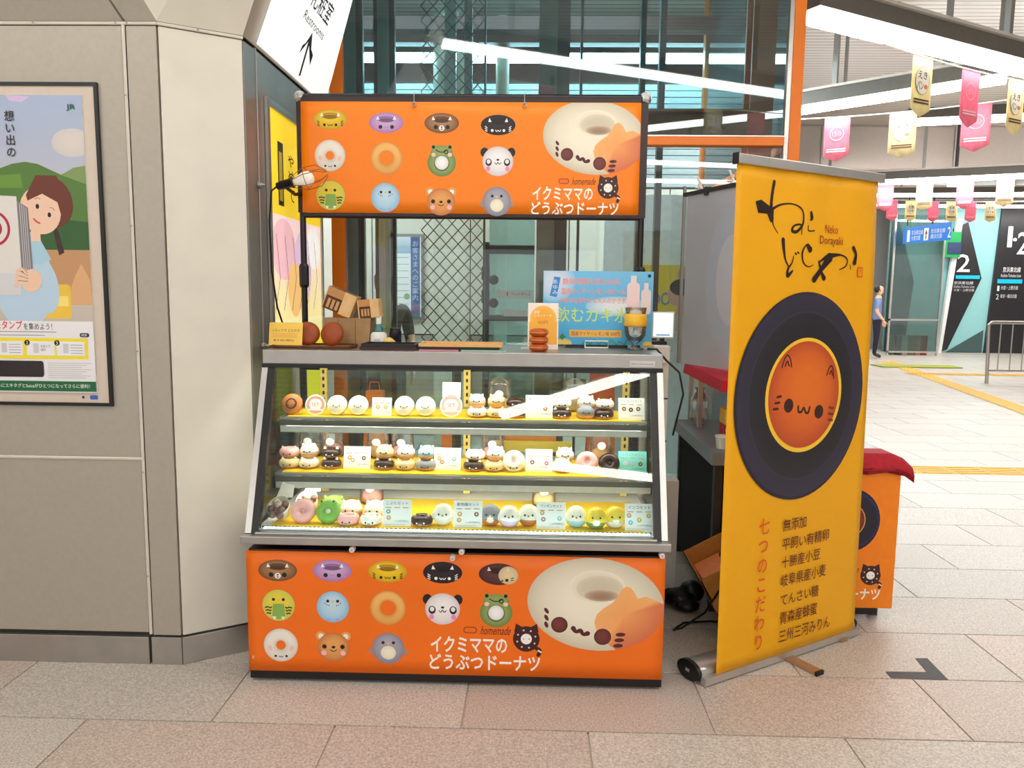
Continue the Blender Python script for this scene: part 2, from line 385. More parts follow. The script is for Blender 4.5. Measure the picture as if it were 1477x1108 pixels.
bulk = MB().box((2.2, 11.5, 3.28), (20, 11.7, 3.9)).build('trim_1', mat('fascia', (176, 166, 158), 0.3, noise=0.03)); setp(bulk, kind='structure')
for i in range(7):
    box((2.25 + i * 1.9, 11.48, 3.30), (2.25 + i * 1.9 + 1.88, 11.5, 3.88), 'fascia_panel', mat('fascia_panel', (190, 180, 172), 0.25, noise=0.03), bulk)
wl = MB().box((-7.8, -5, 0), (-7.6, 30, 3.9)).build('wall_left', mat('hall_wall', (190, 184, 174), 0.5)); setp(wl, kind='structure')
wb = MB().box((-8, 22.0, 0), (24, 22.2, 3.9)).build('wall_far', mat('hall_wall_far', (150, 150, 148), 0.4)); setp(wb, kind='structure')
wr = MB().box((23.6, -5, 0), (23.8, 30, 3.9)).build('wall_right', MATS['hall_wall']); setp(wr, kind='structure')

def strip_light(p0, p1, z, label, w=0.13, hang=True, m=None, group='fluorescent strip lights under the ceiling'):
    p0, p1 = V((p0[0], p0[1], z)), V((p1[0], p1[1], z)); d = (p1 - p0); L = d.length; d.normalize(); n = V((-d.y, d.x, 0)); mid = (p0 + p1) / 2
    t = thing('strip_light', label, 'ceiling light', tuple(mid), group)
    MB().obox(p0, d, n, (0, 0, 1), (0, L), (-w * 0.75, w * 0.75), (0.03, 0.13)).build('housing', mat('lamp_housing', (96, 92, 84), 0.5), t)
    MB().obox(p0, d, n, (0, 0, 1), (0.02, L - 0.02), (-w / 2, w / 2), (-0.02, 0.03)).build('tube', m or M_tube, t)
    MB().obox(p0, d, n, (0, 0, 1), (0, L), (-w * 0.95, w * 0.95), (0.13, 0.15)).build('rim', mat('lamp_rim', (200, 194, 186), 0.4), t)
    if hang:
        k = max(2, int(L / 1.1))
        for i in range(k): MB().obox(p0 + d * (L * (i + 0.5) / k), d, n, (0, 0, 1), (-0.02, 0.02), (-0.02, 0.02), (0.15, 3.9 - z)).build('hanger', M_steel_dull, t)
    return t
strip_light((1.52, 4.56), (3.75, 5.80), 3.0, 'bright white strip light slanting above the cream and pink pennants')
strip_light((2.16, 6.88), (3.40, 5.80), 3.0, 'long white strip light crossing behind the front row of pennants', w=0.11)
strip_light((3.6, 11.3), (9.0, 9.1), 3.0, 'far white strip light beneath the grey fascia panels', w=0.10, m=M_tubeF)
strip_light((2.6, 15.0), (12.0, 13.8), 3.3, 'far white strip light above the hanging blue sign', w=0.12, m=M_tubeF)
strip_light((-1.9, 7.3), (2.15, 7.3), 3.57, 'cool white strip light seen through the lift shaft glass', w=0.12, m=M_tubeC)
strip_light((1.92, 7.2), (1.52, 5.05), 3.12, 'cool white strip light running slantwise beside the orange lift post', w=0.10, m=M_tubeC)
# lamps above and behind the viewer, outside the frame but lighting the stall and mirrored in glass
strip_light((-0.7, 2.95), (2.4, 1.48), 3.2, 'white strip light over the walkway before the stall', w=0.085)
strip_light((-0.29, -0.70), (2.6, 0.97), 3.2, 'white strip light over the middle of the concourse', w=0.09)
strip_light((0.18, -1.62), (4.0, -2.43), 3.2, 'white strip light over the far side of the concourse', w=0.09)
strip_light((-3.6, 1.7), (-0.5, 0.6), 3.2, 'added unseen white strip light over the walkway beside the steel column')  # this strip and the next two are unseen, added to light the stall front
strip_light((-5.2, 0.2), (-3.6, -2.6), 3.2, 'added unseen white strip light over the walkway left of the station poster')
strip_light((-4.5, -3.8), (4.0, -4.4), 3.3, 'added unseen white strip light at the opposite edge of the concourse')
strip_light((-3.4, 5.75), (1.0, 5.75), 3.74, 'added unseen cool white strip light high behind the lift shaft', w=0.16, hang=False, m=M_tubeC)  # added above the frame to brighten the area behind the shaft
strip_light((-3.4, 5.2), (-1.5, 5.2), 3.5, 'added unseen cool white strip light behind the steel column', w=0.16, m=M_tubeC)  # another unseen strip, added to brighten the back area
strip_light((5.0, 17.0), (14.0, 16.4), 3.65, 'far white strip light before the black number panels', w=0.16, m=M_tubeF)
strip_light((5.0, 19.8), (15.0, 19.5), 3.72, 'farthest white strip light along the black number panels', w=0.16, m=M_tubeF)
strip_light((4.0, 8.6), (9.5, 7.2), 3.3, 'white strip light over the open concourse floor', m=M_tubeF)
strip_light((3.2, 2.9), (6.4, 2.2), 3.3, 'white strip light over the concourse beyond the roll-up banner')

# ------------------------------------------------------------------ steel column on the left
col = thing('wall_column', None, None, (-1.6, 3.2, 0), kind='structure')
FY, SX, ZS = 2.742, -1.065, 2.342
def wall_face(a, b, z0, z1, name, m, th=0.02):      # vertical panel from plan point a to b (outside on the right of a->b)
    a, b = V((a[0], a[1], 0)), V((b[0], b[1], 0)); d = (b - a).normalized(); n = V((d.y, -d.x, 0)); L = (b - a).length
    return MB().obox(a, d, n, (0, 0, 1), (0.004, L - 0.004), (-th, 0), (z0, z1)).build(name, m, col, bevel=0.002)
C0, C1, C2, C3, C4 = (-2.9, FY), (-1.440, FY), (-1.318, FY), (SX - 0.008, 2.892), (SX, 3.90)
MB().prism([(-2.9, FY + 0.012, 0), (-1.318, FY + 0.012, 0), (SX - 0.022, 2.90, 0), (SX - 0.016, 3.9, 0), (-2.9, 3.9, 0)], (0, 0, 2.36)).build('core', M_joint, col)
wall_face(C0, C1, 0.805, ZS - 0.008, 'panel', M_panel); wall_face(C0, C1, 0.125, 0.795, 'panel', M_panel)
wall_face((-1.432, FY), C2, 0.115, ZS - 0.008, 'panel', M_panel)
wall_face(C2, C3, 0.115, ZS - 0.008, 'panel', M_panel2)  # chamfer in a paler colour to imitate the light falling on it
wall_face(C3, (SX - 0.002, 3.0), 0.115, ZS - 0.008, 'panel', M_steel_dull); wall_face((SX - 0.002, 3.004), C4, 0.115, ZS - 0.008, 'panel', M_steel_dull)
wall_face((SX, 3.0), (SX, 3.006), 0.115, ZS, 'trim_strip', M_alu, 0.024)
for a, b in ((C0, (-1.444, FY)), ((-1.434, FY), C2), (C2, C3), (C3, C4)):
    a2 = V((a[0], a[1], 0)); b2 = V((b[0], b[1], 0)); d = (b2 - a2).normalized(); n = V((d.y, -d.x, 0))
    MB().obox(a2, d, n, (0, 0, 1), (0.0, (b2 - a2).length), (-0.03, 0.006), (0.0, 0.108)).build('baseboard', M_steel, col, bevel=0.002)
# light seam strips with screws
def seam(a, b, m=M_panel2): return tube([a, b], 0.006, 'seam_strip', m, col, 6)
seam((-2.9, FY - 0.001, ZS), (-1.318, FY - 0.001, ZS)); seam((-1.318, FY - 0.001, ZS), (SX - 0.008, 2.891, ZS)); seam((-1.436, FY - 0.001, 0.12), (-1.436, FY - 0.001, ZS))
seam((-2.9, FY - 0.001, 0.80), (-1.436, FY - 0.001, 0.80))
for z in (0.35, 0.75, 1.2, 1.65, 2.1): MB().lathe([(0.0035, 0), (0.0035, 0.003), (0, 0.004)], 8, (-1.436, FY - 0.006, z), (0, -1, 0)).build('screw', M_steel, col)
for x in (-1.75, -1.46, -1.42, -1.2):
    y = FY if x < -1.318 else 2.81
    MB().lathe([(0.0035, 0), (0.0035, 0.003), (0, 0.004)], 8, (x, y - 0.006, ZS), (0, -1, 0)).build('screw', M_steel, col)
# flared head above the seam
K = 0.461; DZ = 1.2
def up(p, dx, dy): return V((p[0] + dx, p[1] + dy, ZS + DZ))
s0 = V((-2.9, FY, ZS)); s1 = V((-1.434, FY, ZS)); s2 = V((-1.318, FY, ZS)); s3 = V((SX - 0.008, 2.891, ZS)); s4 = V((SX, 3.90, ZS))
T1 = up(s1, -0.55 * DZ, -K * DZ); T2 = up(s2, -0.48 * DZ, -K * DZ); T3 = V((SX + K * DZ, 2.891 - 0.215 * DZ, ZS + DZ)); T4 = V((SX + K * DZ, 3.9 - 0.62 * DZ, ZS + DZ)); T0 = up(s0, -0.5, -K * DZ)
def slab(pts, name, m, off=0.02):
    n = (pts[1] - pts[0]).cross(pts[-1] - pts[0]).normalized()
    return MB().prism(pts, -n * off if n.z < 0 else n * off).build(name, m, col)
slab([s0 + V((0, 0, .008)), s1 + V((-0.004, 0, .008)), T1, T0], 'flare_panel', M_panel); slab([s1 + V((0.006, 0, .008)), s2 + V((0, 0, .008)), T2, T1 + V((0.02, 0, 0))], 'flare_panel', M_panel)
slab([s2 + V((0, 0, .008)), s3 + V((0, 0, .008)), T3], 'flare_panel', M_panel2); slab([s2 + V((0, 0, .008)), T3, T2], 'flare_panel', M_panel2)  # flared chamfer carries the same light put into its colour
slab([s3 + V((0, 0, .008)), s4 + V((0, 0, .008)), T4, T3], 'flare_panel', M_panel)
for z in (1.83, 1.21):   # small bolts with wire hooks on the side face
    MB().lathe([(0.012, 0), (0.012, 0.01), (0.006, 0.016), (0.006, 0.03), (0, 0.03)], 10, (SX, 2.985, z), (1, 0, 0)).build('bolt', M_steel, col)

# restroom sign on the sloping side of the column head
sl = V((K, 0, 1)).normalized(); sn = V((1, 0, -K)).normalized()
def sg(y, t): return V((SX, y, ZS)) + V((K, 0, 1)) * t
sign = MB().prism([sg(2.995, 0.012), sg(3.90, 0.012), sg(3.86, 0.12), sg(3.62, 0.60), sg(2.90, 0.60)], sn * 0.012).build('restroom_sign', mat('sign_white', (246, 246, 244), 0.4, noise=0.01, emit=0.55), loc=(SX, 3.4, ZS))
setp(sign, 'white sloping restrooms sign with black arrow on the steel column head', 'sign')
ps = Print(sign, V((SX, 0, ZS)) + sn * 0.0125, (0, 1, 0), sl, sn)
kk = math.sqrt(1 + K * K)
ps.text('Restrooms', 3.265, 0.205 * kk, 3.55, 0.238 * kk, (70, 66, 66)); ps.text('化粧室', 3.27, 0.262 * kk, 3.54, 0.345 * kk, (40, 36, 36), 0.01)
ps.line([(3.467, 0.030 * kk), (3.416, 0.170 * kk)], 0.019, (40, 36, 36)); ps.poly([(3.414, 0.196 * kk), (3.366, 0.094 * kk), (3.368, 0.130 * kk), (3.414, 0.160 * kk)], (40, 36, 36)); ps.poly([(3.414, 0.196 * kk), (3.414, 0.160 * kk), (3.518, 0.132 * kk), (3.530, 0.092 * kk)], (40, 36, 36)); ps.build('arrow')

# yellow poster in a frame on the side face of the column
fr = thing('side_poster', 'yellow and pink advertising poster framed on the side of the steel column', 'poster', (SX, 3.45, 1.7))
for a, b in (((3.08, 2.155), (3.86, 2.185)), ((3.08, 0.85), (3.86, 0.88))): box((SX, a[0], a[1]), (SX + 0.012, b[0], b[1]), 'frame', M_steel, fr)
for y in (3.08, 3.83): box((SX, y, 0.88), (SX + 0.012, y + 0.03, 2.155), 'frame', M_steel, fr)
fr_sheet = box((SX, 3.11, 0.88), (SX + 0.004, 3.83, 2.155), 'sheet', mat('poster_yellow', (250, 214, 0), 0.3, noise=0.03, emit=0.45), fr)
pp = Print(fr_sheet, (SX + 0.004, 3.11, 0.88), (0, 1, 0), (0, 0, 1), (1, 0, 0))
pp.vgrad(0, 0.35, 0.72, 0.86, (252, 240, 150), (255, 220, 220)); pp.ell(0.16, 0.72, 0.16, 0.13, (244, 190, 196)); pp.ell(0.42, 0.66, 0.13, 0.16, (226, 196, 224)); pp.ell(0.60, 0.75, 0.1, 0.1, (250, 250, 246)); pp.ell(0.3, 0.55, 0.1, 0.12, (250, 200, 120))
for i in range(6): pp.line([(0.03 + 0.11 * i, 0.46), (0.1 + 0.11 * i, 0.6), (0.06 + 0.11 * i, 0.78)], 0.006, (110, 80, 90))
pp.rect(0, 0, 0.72, 0.36, (236, 226, 20)); pp.vgrad(0, 0.30, 0.72, 0.42, (236, 226, 20), (250, 244, 190)); pp.build('picture', 0.4, 'print_backlit')
pp.rect(0.10, 0.90, 0.17, 1.16, (30, 26, 20)); pp.rect(0.115, 0.92, 0.155, 1.12, (250, 214, 0)); pp.build('badge')
pp.text('ゃ\nめ\nて', 0.23, 0.93, 0.32, 1.13, (40, 34, 20), 0.01); pp.text('キ\nミ\nも', 0.42, 0.93, 0.51, 1.13, (40, 34, 20), 0.01)

# ------------------------------------------------------------------ framed poster on the front face of the column
po = thing('station_poster', 'framed travel poster of a girl with a stamp book on the steel column', 'poster', (-1.95, FY, 1.57))
for a, b in (((-2.62, 2.130), (-1.535, 2.142)), ((-2.62, 0.996), (-1.535, 1.008))): box((a[0], FY - 0.012, a[1]), (b[0], FY, b[1]), 'frame', M_black, po)
box((-1.547, FY - 0.012, 1.008), (-1.535, FY, 2.130), 'frame', M_black, po)
box((-2.62, FY - 0.006, 1.008), (-1.547, FY, 2.130), 'mount', mat('mount_cream', (214, 198, 182), 0.4, noise=0.02), po)
po_sheet = box((-2.40, FY - 0.010, 1.045), (-1.590, FY - 0.006, 2.098), 'sheet', mat('poster_paper', (236, 234, 232), 0.2, noise=0.01), po)
# design units: about 2.46 mm each, origin at the top-left of the visible sheet
pq = Print(po_sheet, (-1.590 - 0.3333, FY - 0.0103, 2.098), (1, 0, 0), (0, 0, 1), (0, -1, 0)); pq.STEP = 0.00004
def D(x, y): return (x * 0.00246, -y * 0.00246)
def DP(L): return [D(*p) for p in L]
g = 0.00246
pq.vgrad(-0.47, D(0, 250)[1], 0.333, 0, (214, 206, 204), (160, 176, 206)); pq.build('sky', 0.22, 'print_gloss')
pq.poly(DP([(24, 0), (60, 2), (48, 10), (30, 8)]), (206, 180, 216)); pq.build('cloud', 0.22, 'print_gloss'); pq.clamp = (-0.47, -1.053, 0.333, 0); pq.ell(*D(118, 66), 30 * g, 20 * g, (216, 206, 196), (204, 200, 202)); pq.clamp = None; pq.build('cloud', 0.22, 'print_gloss')
pq.poly(DP([(92, 115), (118, 101), (135.5, 98), (135.5, 130), (92, 130)]), (126, 152, 88)); pq.poly(DP([(-190, 120), (-60, 126), (0, 106), (28, 96), (48, 93), (66, 96), (104, 113), (135.5, 124), (135.5, 215), (-190, 215)]), (84, 122, 50))
pq.poly(DP([(10, 112), (40, 110), (42, 130), (8, 130)]), (104, 146, 50)); pq.poly(DP([(60, 170), (135.5, 178), (135.5, 222), (60, 222)]), (48, 92, 40)); pq.build('hill', 0.22, 'print_gloss')
pq.rect(*D(-190, 300), *D(135.5, 218), (196, 146, 100)); pq.poly(DP([(100, 285), (112, 255), (122, 238), (134, 262), (135.5, 300), (100, 300)]), (222, 170, 120)); pq.rect(*D(-190, 325), *D(135.5, 298), (200, 188, 176)); pq.rrect(*D(40, 318), *D(104, 268), 5 * g, (238, 196, 60)); pq.rect(*D(84, 300), *D(100, 285), (250, 224, 120)); pq.rect(*D(-190, 400), *D(135.5, 324), (192, 174, 160)); pq.build('platform_scene', 0.22, 'print_gloss')
# girl
pq.ell(*D(34, 262), 44 * g, 74 * g, (186, 210, 230)); pq.ell(*D(62, 268), 24 * g, 44 * g, (186, 210, 230), rot=0.2); pq.poly(DP([(46, 205), (64, 205), (78, 232), (62, 240), (46, 238)]), (170, 206, 224)); pq.rect(*D(-60, 330), *D(30, 322), (84, 110, 160)); pq.build('blouse', 0.22, 'print_gloss')
pq.poly(DP([(82, 185), (90, 188), (98, 222), (90, 226)]), (60, 34, 26)); pq.ell(*D(84, 150), 30 * g, 37 * g, (108, 48, 24), rot=0.25); pq.ell(*D(66, 162), 30 * g, 34 * g, (240, 200, 172), rot=0.2); pq.poly(DP([(46, 140), (62, 112), (92, 112), (108, 140), (98, 176), (92, 150), (70, 138), (48, 148)]), (108, 48, 24)); pq.ell(*D(43, 150), 5 * g, 8 * g, (240, 200, 172)); pq.rect(*D(50, 206), *D(64, 190), (240, 200, 172)); pq.build('head', 0.22, 'print_gloss')
for x, y in ((62, 156), (79, 168)): pq.ell(*D(x, y), 2.6 * g, 3.6 * g, (30, 20, 18))
pq.brush(DP([(59, 146), (63, 144), (67, 146)]), 0.7 * g, (60, 40, 30)); pq.brush(DP([(80, 158), (84, 158), (87, 162)]), 0.7 * g, (60, 40, 30)); pq.brush(DP([(56, 174), (60, 178), (64, 180)]), 2.5 * g, (206, 80, 80)); pq.build('face', 0.22, 'print_gloss')
pq.poly(DP([(-70, 138), (32, 142), (33, 252), (-70, 255)]), (226, 220, 214)); pq.poly(DP([(32, 148), (48, 158), (50, 245), (33, 252)]), (130, 124, 128))
for i in range(4): pq.line(DP([(36 + 3 * i, 152 + i * 2), (37 + 3 * i, 250 - i)]), 0.7 * g, (220, 216, 214))
pq.ring(*D(-6, 188), 26 * g, 22 * g, (176, 30, 60), (176, 30, 60)); pq.ell(*D(-6, 188), 14 * g, 14 * g, (176, 40, 60)); pq.poly(DP([(-70, 255), (33, 252), (30, 284), (-70, 286)]), (214, 212, 214)); pq.build('stamp_book', 0.22, 'print_gloss')
pq.ell(*D(47, 263), 15 * g, 17 * g, (240, 200, 172), rot=-0.4)
for i in range(4): pq.brush(DP([(44, 256 + 4 * i), (34 - 2 * i, 246 + 7 * i), (26 - 1 * i, 250 + 7 * i)]), 5 * g, (240, 200, 172)); pq.brush(DP([(42, 252 + 4 * i), (33 - 2 * i, 242 + 7 * i)]), 0.6 * g, (70, 50, 50))
pq.build('hand', 0.22, 'print_gloss')
pq.rect(*D(-190, 428), *D(135.5, 322), (238, 234, 236)); pq.build('caption_panel', 0.22, 'print_gloss')
pq.text('想\nい\n出\nの', *D(22, 86), *D(36, 22), (52, 46, 48), 0.02)
pq.text('JR', *D(113, 22), *D(126, 13), (24, 90, 66), 0.03)
pq.text('スタンプ', *D(-12, 334), *D(29, 322), (228, 40, 50), 0.03); pq.text('を集めよう！', *D(31, 335), *D(74, 325), (54, 50, 60), 0.01)
for y in (338, 343): pq.line([D(-60, y), D(80 if y < 340 else 62, y)], 1.0 * g, (150, 140, 146))
for j in range(8): pq.line([D(64, 384 + 3.1 * j), D(130 - (j * 7) % 20, 384 + 3.1 * j)], 0.7 * g, (190, 182, 184))
pq.build('small_print', 0.22, 'print_gloss')
pq.rrect(*D(-190, 378), *D(126, 347), 2 * g, (244, 224, 40)); pq.build('yellow_band', 0.22, 'print_gloss')
for i, x in enumerate((-13, 35, 80)):
    pq.rect(*D(x - 1, 373), *D(x + 41, 352), (238, 236, 240)); pq.ell(*D(x, 354), 4.2 * g, 4.2 * g, (40, 32, 28)); pq.rrect(*D(x + 9, 369), *D(x + 17, 355), 1 * g, (206, 204, 206))
    if i != 1:
        for j in range(4): pq.line([D(x + 20, 357 + 4 * j), D(x + 38, 357 + 4 * j)], 0.9 * g, (150, 146, 156))
    pq.build('step_card', 0.22, 'print_gloss'); pq.text(str(i + 1), *D(x - 1.3, 356.5), *D(x + 1.3, 351.5), (244, 240, 220))
pq.rrect(*D(115, 345), *D(129, 339), 2.5 * g, (40, 36, 36)); pq.rrect(*D(-190, 405), *D(58, 381), 4 * g, (36, 22, 22)); pq.build('black_bar', 0.22, 'print_gloss')
pq.text('検索', *D(117, 343.8), *D(126, 340.2), (240, 240, 240)); pq.text('スタンプ\nGET!', *D(55, 366), *D(70, 357), (70, 66, 80))
pq.rect(*D(-190, 426), *D(135.5, 411), (18, 100, 56)); pq.build('green_band', 0.22, 'print_gloss')
pq.text('さらにエキタグとSuicaがひとつになってさらに便利！', *D(-20, 421), *D(126, 415), (232, 240, 232), 0.01)
pr2 = Print(po, (-1.590, FY - 0.0065, 1.008), (1, 0, 0), (0, 0, 1), (0, -1, 0)); pr2.rrect(-0.03, 0.012, 0.0, 0.028, 0.006, (60, 100, 190)); pr2.ell(-0.055, 0.02, 0.005, 0.005, (30, 26, 26)); pr2.build('frame_label')

# ------------------------------------------------------------------ glass lift shaft behind the stall
LY = 4.32
lift = thing('lift_shaft', 'glazed lift shaft with orange steel frame standing behind the food stall', 'elevator', (0.15, 5.2, 0))
TOPZ = 3.88
box((-1.125, LY - 0.03, 0), (-1.052, LY + 0.05, TOPZ), 'corner_post', M_orange, lift, 0.003)
box((1.375, LY - 0.03, 0), (1.435, LY + 0.05, TOPZ), 'corner_post', M_orange, lift, 0.003)
box((1.352, LY - 0.02, 0), (1.375, LY + 0.02, TOPZ), 'gasket_strip', M_alu, lift)
box((-1.05, LY - 0.03, 2.238), (1.352, LY + 0.05, 2.284), 'cross_beam', M_orange, lift, 0.003)
box((-1.05, LY - 0.031, 2.284), (1.352, LY + 0.01, 2.290), 'gasket_strip', M_alu, lift)
box((-1.05, LY, 2.290), (1.352, LY + 0.008, TOPZ), 'glass_pane', glass('shaft_glass_upper', (190, 220, 224), 1.4, haze=0.03), lift)
box((-1.05, LY, 0.03), (1.352, LY + 0.008, 2.238), 'glass_pane', G_shaft, lift)
# side of the shaft facing the concourse
box((1.395, 6.6, 0), (1.455, 6.68, TOPZ), 'corner_post', M_orange, lift)
box((1.40, LY + 0.05, 2.238), (1.43, 6.6, 2.284), 'cross_beam', M_orange, lift)
box((1.412, LY + 0.05, 2.29), (1.418, 6.6, TOPZ), 'glass_pane', G_shaft, lift)
box((1.412, LY + 0.05, 0.03), (1.418, 6.6, 2.238), 'glass_pane', G_shaft, lift)
# mullions and gaskets in the front plane
for x0, x1, m, nm in ((-1.052, -0.985, M_steel, 'mullion'), (-0.985, -0.948, M_black, 'gasket_strip'), (-0.888, -0.868, M_black, 'gasket_strip'), (-0.868, -0.802, M_steel, 'mullion'), (-0.802, -0.772, M_black, 'gasket_strip')):
    box((x0, LY + 0.012, 0), (x1, LY + 0.05, TOPZ), nm, m, lift)
# inner orange column and bolted beam
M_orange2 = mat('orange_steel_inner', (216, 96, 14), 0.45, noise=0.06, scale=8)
ic = MB().box((1.215, 4.5, 0), (1.345, 4.52, TOPZ)).box((1.27, 4.52, 0), (1.29, 4.64, TOPZ)).box((1.215, 4.64, 0), (1.345, 4.66, TOPZ)).build('inner_column', M_orange2, lift)
ib = MB().box((-1.0, 4.46, 2.30), (1.21, 4.48, 2.44)).box((-1.0, 4.40, 2.44), (1.21, 4.54, 2.455)).box((-1.0, 4.40, 2.285), (1.21, 4.54, 2.30)).build('inner_beam', M_orange2, lift)
box((0.68, 4.452, 2.315), (1.10, 4.46, 2.425), 'splice_plate', M_orange2, lift)
for x in (0.73, 0.79, 0.85, 0.94, 1.0, 1.06):
    MB().lathe([(0.017, 0), (0.017, 0.008), (0.008, 0.012), (0.008, 0.02), (0, 0.021)], 10, (x, 4.452, 2.37), (0, -1, 0)).build('bolt', mat('bolt_orange', (186, 104, 30), 0.4, 0.3), lift)
# expanded metal screen: crossing zig-zag wires
mz = MB(); mx0, mx1, n_d = -0.668, -0.300, 5
dw = (mx1 - mx0) / n_d; dh = dw * 1.08; z = 1.0
M_wire = mat('wire_steel', (104, 102, 96), 0.45, 0.6)
while z < TOPZ - dh:
    for i in range(n_d):
        x = mx0 + i * dw
        mz.tube([(x, 4.6, z), (x + dw, 4.6, z + dh)], 0.0038, 4, False); mz.tube([(x + dw, 4.604, z), (x, 4.604, z + dh)], 0.0038, 4, False)
    z += dh
ms = mz.build('wire_screen', M_wire, lift); ms['kind'] = 'stuff'
# guide rails and posts inside the shaft
for x0, x1, y, z0, z1, m in ((-0.575, -0.505, 5.0, 2.0, TOPZ, M_steel), (-0.455, -0.405, 5.05, 2.0, TOPZ, M_steel_dull), (-0.302, -0.292, 4.65, 0, TOPZ, M_dark), (0.02, 0.135, 5.0, 0, TOPZ, mat('concrete', (132, 130, 118), 0.7, noise=0.12, scale=12)), (0.135, 0.215, 5.02, 0, TOPZ, M_dark), (0.275, 0.290, 4.9, 0, TOPZ, M_dark), (0.655, 0.69, 5.0, 0, TOPZ, M_black), (0.79, 0.83, 5.1, 0, TOPZ, M_dark)):
    box((x0, y, z0), (x1, y + 0.06, z1), 'guide_rail', m, lift)
# lift door frame with glass, rollers and notices
for a, b in (((-0.335, 1.70), (0.01, 1.76)), ((-0.335, 1.235), (0.01, 1.275))): box((a[0], 5.36, a[1]), (b[0], 5.42, b[1]), 'door_rail', M_dark, lift)
box((-0.345, 5.36, 0.0), (-0.305, 5.42, 1.78), 'door_stile', M_dark, lift)
box((-0.305, 5.39, 0.02), (0.01, 5.395, 2.6), 'door_glass', glass('door_glass', (206, 230, 230), 1.0, haze=0.08), lift)
for z in (1.52, 1.36):
    MB().lathe([(0.03, 0), (0.034, 0.01), (0.034, 0.03), (0.02, 0.04), (0, 0.04)], 12, (-0.27, 5.36, z), (0, -1, 0)).build('roller', M_black, lift)
    box((-0.355, 5.33, z + 0.0), (-0.30, 5.36, z + 0.09), 'bracket', M_dark, lift)
nb = MB().box((-0.25, 5.35, 1.395), (0.0, 5.36, 1.45)).build('notice', M_white, lift); pn = Print(nb, (-0.25, 5.35, 1.395), (1, 0, 0), (0, 0, 1), (0, -1, 0)); pn.rect(0.07, 0.015, 0.078, 0.04, (190, 40, 50)); pn.build('mark'); pn.text('ペットボトル', 0.10, 0.017, 0.235, 0.04, (90, 90, 90))
nb = MB().box((-0.20, 5.335, 1.27), (-0.02, 5.345, 1.315)).build('notice', M_white, lift)
# ---- what stands beyond the shaft
bw = thing('wall_back', None, None, (0, 7.6, 0), kind='structure')
box((-4.5, 7.62, 0), (2.3, 7.75, 3.45), 'core', M_joint, bw)
for i in range(7):
    x0 = -4.5 + i * 0.97; box((x0 + 0.006, 7.6, 1.02), (x0 + 0.964, 7.62, 2.45), 'panel', M_panel2, bw); box((x0 + 0.006, 7.6, 0.0), (x0 + 0.964, 7.62, 1.008), 'panel', M_panel, bw)
for i in range(16): box((-4.5, 7.58, 2.47 + i * 0.06), (2.3, 7.62, 2.522 + i * 0.06), 'slat', mat('slat_grey', (158, 168, 170), 0.5), bw)
M_beam = mat('brown_steel', (92, 44, 34), 0.5, noise=0.12)
for y, z0, z1 in ((7.0, 3.62, 3.78), (6.3, 3.50, 3.60), (8.4, 3.45, 3.85)):
    b_ = MB().box((-4.0, y, z0), (2.1, y + 0.12, z1)).build('roof_beam', M_beam, loc=(0, y, z0)); setp(b_, 'rust brown steel roof beam seen through the upper shaft glass', 'beam', 'roof beams beyond the lift shaft')
# pillars and a notice board beyond
bb = thing('notice_board', 'wall notice board with timetable sheet and blue side strip beyond the lift', 'notice board', (-1.2, 7.58, 1.5))
box((-1.45, 7.56, 1.16), (-1.07, 7.6, 2.0), 'frame', M_steel_dull, bb); box((-1.42, 7.55, 1.19), (-1.10, 7.56, 1.97), 'sheet', M_white, bb)
pn = Print(bb, (-1.42, 7.55, 1.19), (1, 0, 0), (0, 0, 1), (0, -1, 0)); pn.rect(0.22, 0.0, 0.31, 0.78, (70, 96, 150)); pn.vgrad(0, 0.62, 0.22, 0.78, (150, 176, 206), (226, 230, 236)); pn.rect(0.22, 0.0, 0.31, 0.12, (120, 90, 140)); pn.rect(0.0, 0.0, 0.31, 0.03, (60, 130, 140)); pn.ell(0.18, 0.2, 0.03, 0.03, (130, 176, 120))
for j in range(8): pn.line([(0.02, 0.58 - 0.065 * j), (0.2, 0.58 - 0.065 * j)], 0.006, (160, 156, 160))
pn.build('print'); pn.text('お\n客\nさ\nま\nへ\nの\nご\n案\n内', 0.235, 0.16, 0.295, 0.74, (200, 216, 240))
for x, w, h in ((-0.93, 0.34, 3.9), (-0.36, 0.12, 3.9)):
    p_ = MB().lathe([(w / 2, 0), (w / 2, h)], 20, (x + w / 2, 7.2, 0)).build('pillar', mat('pillar_cream', (206, 202, 184), 0.4), loc=(x + w / 2, 7.2, 0), smooth='auto'); setp(p_, '%s cream round pillar beyond the wire screen' % ('broad' if w > .2 else 'slender'), 'pillar')
# pale poster beside the till, with a man in a grey jacket
mp = thing('man_poster', 'yellow poster of a man in a pale jacket behind the till tablet', 'poster', (1.05, 6.0, 1.4))
box((0.78, 6.0, 1.15), (1.36, 6.02, 1.66), 'board', mat('poster_board', (240, 214, 60), 0.4), mp); pn = Print(mp, (0.78, 6.0, 1.15), (1, 0, 0), (0, 0, 1), (0, -1, 0))
pn.rect(0.0, 0.0, 0.2, 0.48, (246, 224, 70)); pn.build('background'); pn.text('DO', 0.15, 0.2, 0.29, 0.3, (90, 140, 200), 0.03); pn.ell(0.40, 0.44, 0.06, 0.06, (214, 170, 120))
pn.poly([(0.27, 0), (0.31, 0.12), (0.40, 0.19), (0.5, 0.16), (0.52, 0)], (206, 200, 182)); pn.ell(0.345, 0.28, 0.075, 0.085, (222, 170, 140)); pn.poly([(0.33, 0.12), (0.40, 0.12), (0.42, 0.22), (0.36, 0.22)], (222, 170, 140)); pn.ell(0.38, 0.34, 0.095, 0.065, (44, 32, 32)); pn.ell(0.44, 0.29, 0.045, 0.07, (44, 32, 32)); pn.ell(0.25, 0.12, 0.035, 0.04, (222, 170, 140)); pn.build('man_picture')
